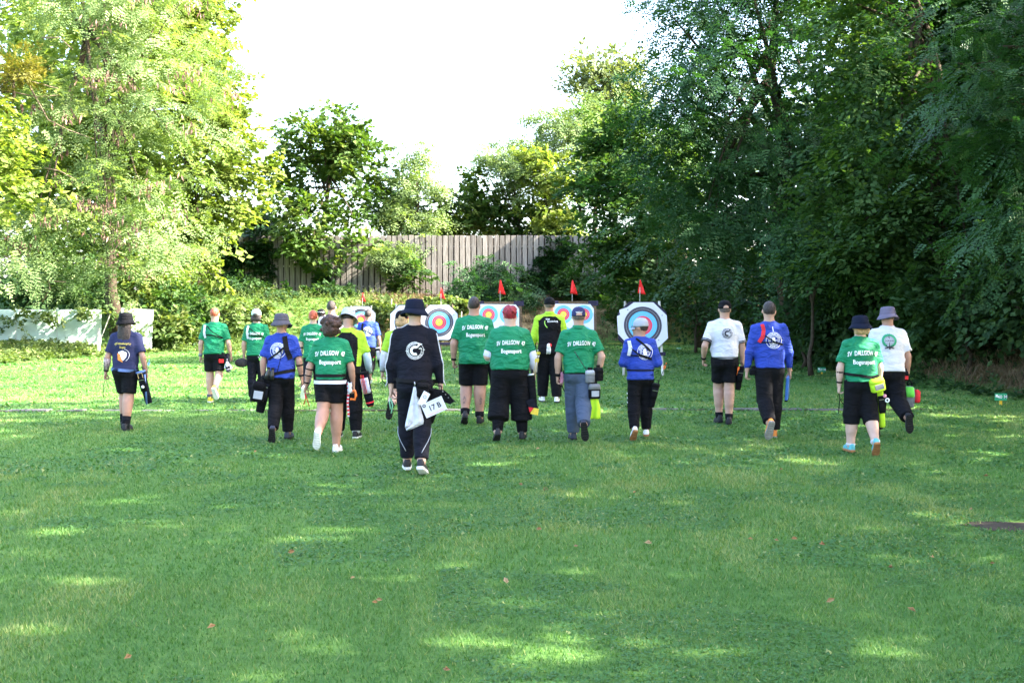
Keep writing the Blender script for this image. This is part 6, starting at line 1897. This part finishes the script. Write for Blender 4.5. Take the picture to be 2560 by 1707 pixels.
def hnd(p, side): return p.A[side]['hand']
def hipp(p, side, z=0.53, out=0.0, back=0.0):
    q = p.up(z, side * (0.115 * p.h + out)); q[1] -= back
    return q
plain('blue_metal', (0.10, 0.18, 0.42), 0.3, 0.5, 0.1, 20); plain('nock_orange', (0.85, 0.18, 0.03), 0.5); plain('nock_lime', (0.30, 0.80, 0.08), 0.5); plain('nock_yellow', (0.75, 0.60, 0.05), 0.5); plain('nock_blue', (0.20, 0.55, 0.75), 0.5); plain('nock_white', (0.8, 0.8, 0.8), 0.5)
plain('net_black', (0.035, 0.03, 0.03), 0.7, 0.3, 0.3, 60, 0.5, 120); plain('gold_trim', (0.55, 0.42, 0.18), 0.4); plain('clear_sheet', (0.72, 0.75, 0.82), 0.15, 0.6); plain('pink', (0.75, 0.30, 0.42), 0.6)

p = P[1]
h1 = hipp(p, 1, 0.50, 0.045, 0.06)
q = quiver(p, 'blue and black decorated quiver on the right hip of the long haired person', h1, (8, -12, 0), 0.46, 0.062, 0.04, FAB['dark'], MATS['blue_metal'], FAB['black'])
MB().tube([(-0.03, -0.06, -0.02), (0.03, -0.06, -0.02), (0.03, -0.062, -0.13), (-0.03, -0.062, -0.13), (-0.03, -0.06, -0.02)], 0.004, 6).build('emblem_frame', MATS['gold_trim'], q)
MB().tube([(0.055, -0.03, -0.05), (0.02, -0.045, -0.25), (-0.02, -0.04, -0.46)], 0.012, 6).build('edge_stripe', MATS['blue_metal'], q, True)
MB().lathe([(0.0, -0.022), (0.016, -0.016), (0.022, 0.0), (0.016, 0.016), (0.0, 0.022)], 12, (0.0, -0.075, -0.21), close=False).build('tassel_ball', MATS['print_white'], q, True)
arrow(p, 'arrow with pale blue fletching beside the right hand of the long haired person', hnd(p, 1) + np.array([-0.02, -0.03, -0.10]), hnd(p, 1) + np.array([0.05, -0.06, 0.24]), MATS['nock_blue'], shaft=FAB['slate'])
b = hnd(p, -1)
cord(p, 'thin dark sling hanging from the left hand of the long haired person', [[b, b + (-0.012, -0.01, -0.08), b + (-0.03, 0, -0.2), b + (-0.02, 0, -0.27)], [b, b + (0.03, 0, -0.08), b + (0.05, -0.01, -0.14)]], MATS['strap_black'])

p = P[2]
h1 = hipp(p, 1, 0.50, -0.03, 0.10)
pouch(p, 'black pouch with red ring on the back of the man with yellow shoes', h1, (0.13, 0.07, 0.17), FAB['black'], panel=MATS['flag_red'])
quiver(p, 'short dark quiver in front of the right hip of the man with yellow shoes', hipp(p, 1, 0.50, 0.03, 0.02), (-25, -14, 0), 0.34, 0.055, 0.035, FAB['dark'], foot=FAB['slate'])
b = hnd(p, 1)
o = item(p, 'net_hood', 'dark oval folded net held right of the man with yellow shoes', 'net', b + np.array([0.18, -0.02, -0.04]))
V = []
mb = loft([(0, 0, -0.085, 0.03, 0.012, 1), (0, 0, -0.07, 0.085, 0.03, 1), (0, 0, -0.03, 0.12, 0.045, 1), (0, 0, 0.02, 0.118, 0.045, 1), (0, 0, 0.06, 0.08, 0.03, 1), (0, 0, 0.075, 0.03, 0.01, 1)])
mb.build('hood', MATS['net_black'], o, True)
MB().tube([(-0.19, 0.02, 0.03), (-0.1, 0, 0.01)], 0.008, 6).build('grip', MATS['plastic_black'], o, True)
cloth(p, 'white triangular packet hanging below the net', h1 + np.array([0.10, -0.03, -0.12]), [(0, -0.01, 0.02), (0.85, -0.05, 0.10), (1, -0.03, 0.08)], 0.13, FAB['white'], 'packet', 'packet', 1)
arrow(p, 'dark arrow rising behind the hand of the man with yellow shoes', b + np.array([-0.02, 0, -0.05]), b + np.array([0.09, -0.02, 0.17]), MATS['nock_yellow'])

p = P[3]
h1 = hipp(p, 1, 0.50, 0.0, 0.06)
quiver(p, 'slim dark quiver of the walker in the white and green cap', h1 + np.array([0, 0, -0.02]), (0, -24, 0), 0.40, 0.045, 0.03, FAB['dark'])
for k in range(2):
    arrow(p, ('upper', 'lower')[k] + ' lime fletched arrow behind the walker in the white and green cap', h1 + np.array([0.05, -0.07, -0.24 - 0.02 * k]), h1 + np.array([-0.09 - 0.02 * k, -0.10, 0.0 - 0.03 * k]), MATS['nock_lime'], MATS['nock_white'], FAB['white'], 0.022)

p = P[4]
h1 = hipp(p, -1, 0.50, 0.0, 0.09)
o = item(p, 'binoculars', 'black binoculars at the back of the woman in the grey bucket hat', 'binoculars', h1 + np.array([0.075, -0.07, 0.05]), None, (0, 8, 0))
for sx in (-1, 1):
    MB().tube([(sx * 0.03, 0, -0.075), (sx * 0.03, 0, -0.02), (sx * 0.026, 0, 0.02), (sx * 0.026, 0, 0.06)], [0.03, 0.028, 0.021, 0.019], 12).build('barrel', MATS['plastic_black'], o, True)
    MB().tube([(sx * 0.026, 0, 0.055), (sx * 0.026, 0, 0.075)], [0.021, 0.022], 12).build('eyepiece', MATS['rubber_black'], o, True)
MB().box((0, 0, 0), (0.03, 0.022, 0.07), bev=0.005).build('bridge', MATS['plastic_black'], o)
quiver(p, 'black quiver on the left hip of the woman in the grey bucket hat', h1 + np.array([0.03, 0, 0.0]), (5, 14, 0), 0.46, 0.075, 0.045, FAB['black'], None, FAB['dark'])
pouch(p, 'black bag with pale panel on the left hip of the woman in blue', h1 + np.array([-0.05, -0.07, -0.06]), (0.17, 0.09, 0.25), FAB['black'], (0, 10, 15), FAB['black'], FAB['palegrey'])

p = P[6]
h1 = hipp(p, 1, 0.53, 0.015, 0.05)
o = item(p, 'lanyard', 'red and white checked lanyard hanging from the belt of the curly haired woman', 'lanyard', h1)
for k in range(9):
    MB().box((0.02 + 0.004 * math.sin(k), -0.01, -0.05 - 0.043 * k), (0.026, 0.006, 0.022), bev=0.002).build('red_check', FAB['red'], o)
    MB().box((0.02 + 0.004 * math.sin(k), -0.01, -0.0715 - 0.043 * k), (0.024, 0.005, 0.0205), bev=0.002).build('white_check', FAB['white'], o)
o = item(p, 'plush_charm', 'small white plush charm on the hip of the curly haired woman', 'charm', h1 + np.array([0.045, -0.04, -0.06]))
loft([(0, 0, -0.09, 0.012, 0.012, 1), (0, 0, -0.075, 0.026, 0.024, 1), (0, 0, -0.045, 0.028, 0.026, 1), (0, 0, -0.025, 0.018, 0.018, 1), (0, 0, -0.008, 0.027, 0.025, 1), (0, 0, 0.015, 0.022, 0.02, 1), (0, 0, 0.026, 0.008, 0.008, 1)]).build('body', FAB['white'], o, True)
for sx in (-1, 1): MB().tube([(sx * 0.012, 0, 0.02), (sx * 0.022, 0, 0.035)], [0.009, 0.006], 8).build('ear', FAB['white'], o, True)
o = item(p, 'plastic_hook', 'orange plastic arrow puller beside the shorts of the curly haired woman', 'arrow puller', h1 + np.array([0.07, -0.01, -0.18]))
MB().tube([(-0.02, 0, 0.05), (0.03, 0, 0.055), (0.04, 0, 0.0), (0.03, 0, -0.045), (-0.025, 0, -0.04)], 0.014, 8).build('loop', MATS['nock_orange'], o, True)
b = hnd(p, -1)
cord(p, 'red cord dangling from the left hand of the curly haired woman', [[b, b + (0.01, 0, -0.08), b + (-0.012, 0, -0.15)], [b, b + (0.03, -0.01, -0.09), b + (0.055, -0.01, -0.17)]], FAB['red'], 0.006)
pouch(p, 'dark pouch on the right hip of the curly haired woman', h1 + np.array([0.0, 0.03, -0.02]), (0.10, 0.07, 0.16), FAB['black'])

p = P[7]
h1 = hipp(p, 1, 0.50, 0.03, 0.04)
quiver(p, 'dark quiver with red straps on the stooping person in lime and black', h1, (5, -12, 0), 0.44, 0.07, 0.045, FAB['dark'], None, FAB['lilac'], foot=FAB['red'])
o = item(p, 'strap_bundle', 'orange and red straps hanging beside the stooping person in lime and black', 'straps', h1 + np.array([-0.02, -0.07, -0.03]))
for k, m_ in enumerate((MATS['nock_orange'], FAB['red'], FAB['red'])):
    MB().tube([(0.0 + 0.015 * k, 0, 0), (0.01 + 0.02 * k, -0.01, -0.1), (0.04 + 0.02 * k, 0, -0.24)], 0.010, 6, flat=0.4).build('strap', m_, o, True)
o = item(p, 'phone', 'black phone case hanging below the curly haired woman hand', 'phone', hipp(p, -1, 0.40, 0.08, 0.12))
MB().box((0, 0, 0), (0.07, 0.014, 0.13), bev=0.006).build('case', MATS['plastic_black'], o)
MB().tube([(0, 0, 0.06), (0.005, 0.02, 0.16)], 0.004, 6).build('loop', MATS['strap_black'], o, True)

p = P[10]
h1 = hipp(p, 1, 0.50, 0.02, 0.04)
quiver(p, 'black and white quiver on the man in blue tee near the leftmost target', h1, (0, -8, 0), 0.42, 0.05, 0.04, FAB['black'], FAB['white'], FAB['palegrey'])
arrow(p, 'lime fletched arrow at the leg of the man near the leftmost target', h1 + np.array([-0.10, -0.10, -0.40]), h1 + np.array([-0.06, -0.12, -0.20]), MATS['nock_lime'], MATS['flag_red'])

p = P[11]
cloth(p, 'white pointed towel hanging from the belt of the nearest walker', np.array([0.015, -0.185, p.up(0.50)[2] - 0.01]), [(0, -0.008, 0.012), (0.25, -0.028, 0.036), (0.6, -0.06, 0.075), (0.82, -0.08, 0.10), (0.86, -0.085, 0.08), (1, -0.092, -0.075)], 0.42, FAB['white'], 'towel', 'towel', 2)
belt(p, 0.525, 0.035, MATS['strap_black'], -0.015, off=0.008)
pouch(p, 'small black belt pouch above the number card', np.array([0.105, -0.19, p.up(0.515)[2]]), (0.12, 0.07, 0.14), FAB['black'], (0, 4, 8))
h1 = hipp(p, 1, 0.47, 0.06, 0.06)
o = quiver(p, 'large black quiver with riveted wing on the right hip of the nearest walker', h1 + np.array([-0.03, -0.02, 0.0]), (5, 16, 0), 0.34, 0.085, 0.05, FAB['black'])
loft([(0.05, 0, -0.06, 0.05, 0.02, 0.5), (0.12, 0, -0.03, 0.05, 0.02, 0.5), (0.19, -0.0, -0.06, 0.03, 0.018, 0.5)]).build('gusset', FAB['dark'], o, True)
wg = MB(); slab_poly(wg, [(-0.02, 0.02), (0.08, 0.035), (0.15, 0.0), (0.205, -0.05), (0.175, -0.085), (0.08, -0.08), (-0.02, -0.10)], -0.075, -0.055)
wg.build('wing', FAB['black'], o)
for k in range(3): MB().lathe([(0.0, -0.004), (0.006, -0.002), (0.006, 0.002), (0, 0.004)], 8, (0.07 + 0.035 * k, -0.077, 0.02 - 0.022 * k), close=False).build('rivet', MATS['metal'], o, True)
o = item(p, 'number_card', 'white laminated card reading 17 B hanging on the nearest walker', 'card', np.array([0.215, -0.265, p.up(0.40)[2] - 0.035]), None, (0, -24, 0))
MB().box((0, 0, 0), (0.225, 0.004, 0.145), bev=0.0015).build('sheet', MATS['paper'], o)
V, F = text_arrays('17 B', 0.075, 0.02)
MB().add([(x * 0.95 + 0.01, -0.004, y + 0.0) for x, y in V], F).build('lettering', MATS['print_black'], o)
V, F = text_arrays('Bogensport-Extra', 0.024, 0.01)
MB().add([(x, -0.004, y - 0.052) for x, y in V], F).build('lettering', MATS['pink'], o)
mb = MB(); disc(mb, -0.085, 0.05, 0.008, 0.018, -0.004, 16); mb.build('emblem', MATS['face_black'], o)
V, F = text_arrays('Landesmeisterschaft', 0.016, 0.0)
MB().add([(x + 0.02, -0.004, y + 0.058) for x, y in V], F).build('lettering', MATS['face_line'], o)
o = item(p, 'clear_wallet', 'clear plastic wallet above the number card', 'wallet', np.array([0.115, -0.262, p.up(0.44)[2] - 0.02]), None, (0, 28, 0))
MB().box((0, 0, 0), (0.07, 0.003, 0.14), bev=0.001).build('sheet', MATS['clear_sheet'], o)
mb = MB(); disc(mb, 0, 0.02, 0.008, 0.02, -0.003, 14); mb.build('emblem', MATS['face_line'], o)
h2 = hnd(p, -1)
cord(p, 'green and white cord in the left hand of the nearest walker', [[h2, h2 + (0.02, -0.01, -0.09), h2 + (0.005, -0.01, -0.17)], [h2, h2 + (-0.012, -0.01, -0.06), h2 + (0.0, -0.01, -0.13)]], plain('cord_green', (0.25, 0.55, 0.35), 0.7), 0.007)

p = P[12]
h2 = hnd(p, -1)
cord(p, 'black sling in the left hand of the half hidden lime shirt person', [[h2, h2 + (0.01, -0.02, -0.05), h2 + (0.06, -0.03, -0.09), h2 + (0.10, -0.03, -0.085)]], MATS['strap_black'], 0.007)
p = P[13]
h2 = hnd(p, -1)
cord(p, 'short black sling in the left hand of the big man in green', [[h2, h2 + (0.02, -0.01, -0.04), h2 + (0.015, -0.01, -0.09)]], MATS['strap_black'], 0.006)
quiver(p, 'dark quiver hanging in front of the right hip of the big man in green', hipp(p, 1, 0.47, 0.035, 0.0), (0, -6, 0), 0.40, 0.05, 0.045, FAB['black'])

p = P[14]
h1 = hipp(p, 1, 0.50, 0.075, 0.05)
quiver(p, 'long dark quiver on the right hip of the red haired woman', h1 + np.array([0, 0, -0.02]), (0, -6, 0), 0.50, 0.05, 0.04, FAB['black'], MATS['metal'])
for k in range(2):
    arrow(p, ('left', 'right')[k] + ' arrow with yellow fletching in the quiver of the red haired woman', h1 + np.array([0.02 + 0.02 * k, -0.01, -0.10]), h1 + np.array([0.075 + 0.025 * k, -0.03, 0.20]), MATS['nock_yellow'], MATS['nock_white'], MATS['gold_trim'])
o = item(p, 'flag_cloth', 'black red and gold cloth hanging from the quiver of the red haired woman', 'cloth', h1 + np.array([0.0, -0.05, -0.40]), None, (0, -14, 0))
for k, (m_, pts) in enumerate(((FAB['dark'], [(-0.045, 0.06), (0.045, 0.08), (0.085, -0.07), (-0.035, -0.02)]), (FAB['red'], [(-0.036, -0.022), (0.028, -0.046), (-0.005, -0.075), (-0.035, -0.09)]), (plain('gold_cloth', (0.70, 0.50, 0.05), 0.7), [(0.03, -0.047), (0.085, -0.072), (0.055, -0.15), (-0.035, -0.105), (-0.004, -0.077)]))):
    mb = MB(); slab_poly(mb, pts, -0.004 - 0.001 * k, 0.004); mb.build('field', m_, o)

p = P[15]
o = item(p, 'arrow_puller', 'white and red rubber arrow puller at the waist of the tall man in lime', 'arrow puller', np.array([-0.02, -0.19, p.up(0.52)[2]]))
loft([(0, 0, -0.02, 0.03, 0.012, 1), (0, 0, 0.02, 0.036, 0.02, 1), (0.0, 0, 0.06, 0.03, 0.018, 1), (0, 0, 0.075, 0.012, 0.01, 1)]).build('grip', MATS['print_white'], o, True)
loft([(0.035, 0, 0.02, 0.018, 0.014, 1), (0.03, 0, 0.055, 0.022, 0.016, 1), (0.02, 0, 0.078, 0.012, 0.01, 1)]).build('knob', MATS['flag_red'], o, True)
for k in range(4): MB().tube([(-0.03 + 0.02 * k, 0, -0.01), (-0.034 + 0.02 * k, -0.005, -0.115 + 0.01 * (k % 2))], [0.008, 0.006], 6).build('prong', MATS['print_white'], o, True)
h1 = hipp(p, -1, 0.46, 0.02, 0.08)
quiver(p, 'black quiver on the left hip of the tall man in lime', h1, (0, 10, 0), 0.45, 0.05, 0.04, FAB['black'])
for k in range(2):
    arrow(p, ('left', 'right')[k] + ' yellow fletched arrow at the left hip of the tall man in lime', h1 + np.array([-0.01, -0.03, -0.25]), h1 + np.array([0.02 + 0.04 * k, -0.05, 0.06]), MATS['nock_yellow'], MATS['nock_white'], MATS['gold_trim'], 0.022)

p = P[16]
h1 = np.array([0.13, -0.13, p.up(0.53)[2]])
belt(p, 0.515, 0.035, MATS['strap_black'], 0, off=0.006, VQ=p.pantsVQ)
pouch(p, 'grey mesh pouch on the belt of the man in grey jeans', h1 + np.array([0.0, -0.02, 0.0]), (0.12, 0.07, 0.15), FAB['slate'], (0, 0, 10), FAB['palegrey'])
pouch(p, 'black round pouch on the right side of the man in grey jeans', h1 + np.array([0.105, 0.02, 0.03]), (0.12, 0.10, 0.16), FAB['black'], (0, 0, 40))
pouch(p, 'large black bag with clear window below the belt of the man in grey jeans', h1 + np.array([0.055, -0.02, -0.17]), (0.15, 0.08, 0.18), FAB['black'], (0, 0, 15), FAB['slate'], FAB['palegrey'])
cloth(p, 'lime yellow towel hanging from the bag of the man in grey jeans', h1 + np.array([0.03, 0.0, -0.33]), [(0, -0.03, 0.07), (0.5, -0.05, 0.10), (1, -0.06, 0.105)], 0.27, FAB['lime'], 'neon_towel', 'towel', 2)
arrow(p, 'thin black arrow with white band across the back of the man in grey jeans', h1 + np.array([-0.04, -0.05, 0.0]), np.array([-0.06, -0.22, p.up(0.67)[2]]), MATS['strap_black'], MATS['plastic_black'], None, 0.006)
h2 = hnd(p, -1)
o = item(p, 'finger_tab', 'pink and white finger tab in the left hand of the man in grey jeans', 'finger tab', h2 + np.array([0.05, 0.03, 0.03]))
loft([(0, 0, -0.06, 0.012, 0.012, 0.8), (0.005, 0, -0.03, 0.022, 0.016, 0.8), (0.01, 0, 0.05, 0.026, 0.018, 0.8), (0.01, 0, 0.10, 0.016, 0.012, 0.8)]).build('tab', MATS['pink'], o, True)
MB().tube([(0, 0, -0.04), (0.02, 0, -0.10), (0.045, 0, -0.15)], 0.007, 6).build('strap', MATS['strap_black'], o, True)

p = P[17]
h1 = hipp(p, 1, 0.46, 0.02, 0.06)
quiver(p, 'black side quiver of the man in the pale grey cap', h1 + np.array([0.0, 0, -0.02]), (8, 10, 0), 0.30, 0.055, 0.045, FAB['black'], None, FAB['black'])
arrow(p, 'arrow with orange fletching leaning out from the man in the pale grey cap', h1 + np.array([-0.01, -0.02, -0.12]), h1 + np.array([0.125, -0.05, 0.24]), MATS['nock_orange'], MATS['nock_orange'])
j = p.J[-1]
for k in range(3):
    c = j['hip'] + (j['knee'] - j['hip']) * (0.62 + 0.16 * k)
    MB().box(c + np.array([-0.092 + 0.004 * k, -0.02, 0]), (0.006, 0.03, 0.022), bev=0.002).build('trouser_badge', MATS['print_white'], p.root)

p = P[18]
h1 = hipp(p, 1, 0.46, 0.02, 0.05)
quiver(p, 'black quiver on the right of the man in the white tee with black cuffs', h1, (4, 6, 0), 0.34, 0.055, 0.045, FAB['black'], None, FAB['black'])
arrow(p, 'arrow with orange and green nock in the quiver of the man with black cuffs', h1 + np.array([-0.07, -0.07, -0.12]), h1 + np.array([-0.03, -0.07, 0.02]), MATS['nock_orange'], MATS['nock_lime'], MATS['nock_orange'])

p = P[19]
b = hnd(p, 1)
o = item(p, 'folder', 'blue flat folder held in the right hand of the man with the red strap', 'folder', b + np.array([-0.035, -0.01, -0.13]), None, (4, -9, 70))
MB().box((0, 0, 0), (0.19, 0.035, 0.31), bev=0.01).build('cover', plain('folder_blue', (0.05, 0.16, 0.52), 0.35, 0.5), o)
MB().box((0, -0.0185, 0.02), (0.13, 0.004, 0.18), bev=0.0015).build('pocket', MATS['blue_metal'], o)
MB().box((0.0, 0, -0.158), (0.192, 0.037, 0.02), bev=0.006).build('edge', FAB['black'], o)
h2 = hipp(p, -1, 0.50, 0.02, 0.03)
pouch(p, 'small black pouch at the left hip of the man with the red strap', h2, (0.09, 0.08, 0.08), FAB['black'])
mb = MB(); mb.lathe([(0, -0.004), (0.009, 0), (0, 0.004)], 8, (0, 0, 0), close=False)

p = P[20]
h1 = np.array([0.115, -0.18, p.up(0.545)[2]])
pouch(p, 'lime belt bag with grey stripe on the woman in the black bucket hat', h1, (0.165, 0.09, 0.15), FAB['lime'], (0, -14, 10), FAB['lime'], FAB['slate'])
h2 = hipp(p, 1, 0.46, 0.01, 0.07)
quiver(p, 'lime and black quiver of the woman in the black bucket hat', h2, (6, -8, 0), 0.44, 0.045, 0.035, FAB['lime'], FAB['black'], FAB['black'], FAB['black'])
o = item(p, 'charm_ball', 'pink charm ball on the quiver of the woman in the black bucket hat', 'charm', h2 + np.array([0.045, -0.07, -0.07]))
MB().lathe([(0, -0.022), (0.015, -0.016), (0.022, 0), (0.015, 0.016), (0, 0.022)], 12, close=False).build('ball', MATS['pink'], o, True)
MB().tube([(0, 0, 0.02), (-0.01, 0.01, 0.07)], 0.003, 5).build('string', MATS['strap_black'], o)
o = item(p, 'charm_ring', 'white charm ring under the pink ball beside the woman in the black bucket hat', 'charm', h2 + np.array([0.075, -0.07, -0.12]))
MB().tube([(0.02 * math.cos(t), 0, 0.02 * math.sin(t)) for t in np.linspace(0, 6.28, 13)], 0.008, 6).build('ring', MATS['print_white'], o, True)
MB().tube([(0, 0, 0.02), (-0.02, 0.01, 0.09)], 0.003, 5).build('string', MATS['strap_black'], o)
h3 = hnd(p, -1)
cord(p, 'black forked sling hanging from the left hand of the woman in the black bucket hat', [[h3, h3 + (0.01, -0.01, -0.07), h3 + (-0.005, -0.01, -0.24)], [h3 + np.array([0.01, -0.01, -0.07]), h3 + (0.03, -0.01, -0.11), h3 + (0.085, -0.01, -0.17)]], MATS['strap_black'], 0.005)

p = P[21]
h2 = hnd(p, 1)
o = item(p, 'sports_bag', 'red green and grey bag carried by the man in the wreath tee', 'bag', h2 + np.array([0.02, -0.02, -0.20]), None, (0, 4, 0))
loft([(0, 0, -0.16, 0.05, 0.05, 0.6), (0, 0, -0.14, 0.07, 0.07, 0.6), (0.0, 0, 0.02, 0.075, 0.07, 0.6), (0, 0, 0.10, 0.055, 0.055, 0.6), (0, 0, 0.12, 0.03, 0.03, 0.6)]).build('bag', FAB['slate'], o, True)
loft([(-0.012, -0.03, -0.02, 0.067, 0.055, 0.6), (-0.012, -0.03, 0.04, 0.066, 0.052, 0.6), (-0.01, -0.02, 0.112, 0.045, 0.045, 0.6)]).build('top_panel', plain('fabric_grass', (0.12, 0.55, 0.06), 0.7), o, True)
loft([(0.10, 0, -0.09, 0.03, 0.05, 0.6), (0.105, 0, -0.07, 0.04, 0.06, 0.6), (0.10, 0, 0.05, 0.04, 0.06, 0.6), (0.09, 0, 0.08, 0.025, 0.04, 0.6)]).build('side_pocket', FAB['red'], o, True)
MB().tube([(-0.02, 0, 0.11), (-0.025, 0.01, 0.17), (0.0, 0.01, 0.19), (0.03, 0.01, 0.16), (0.03, 0, 0.11)], 0.009, 6).build('handle', FAB['black'], o, True)
pouch(p, 'black and red pouch above the bag of the man in the wreath tee', hipp(p, 1, 0.50, 0.02, 0.03), (0.07, 0.08, 0.12), FAB['black'], panel=FAB['red'])
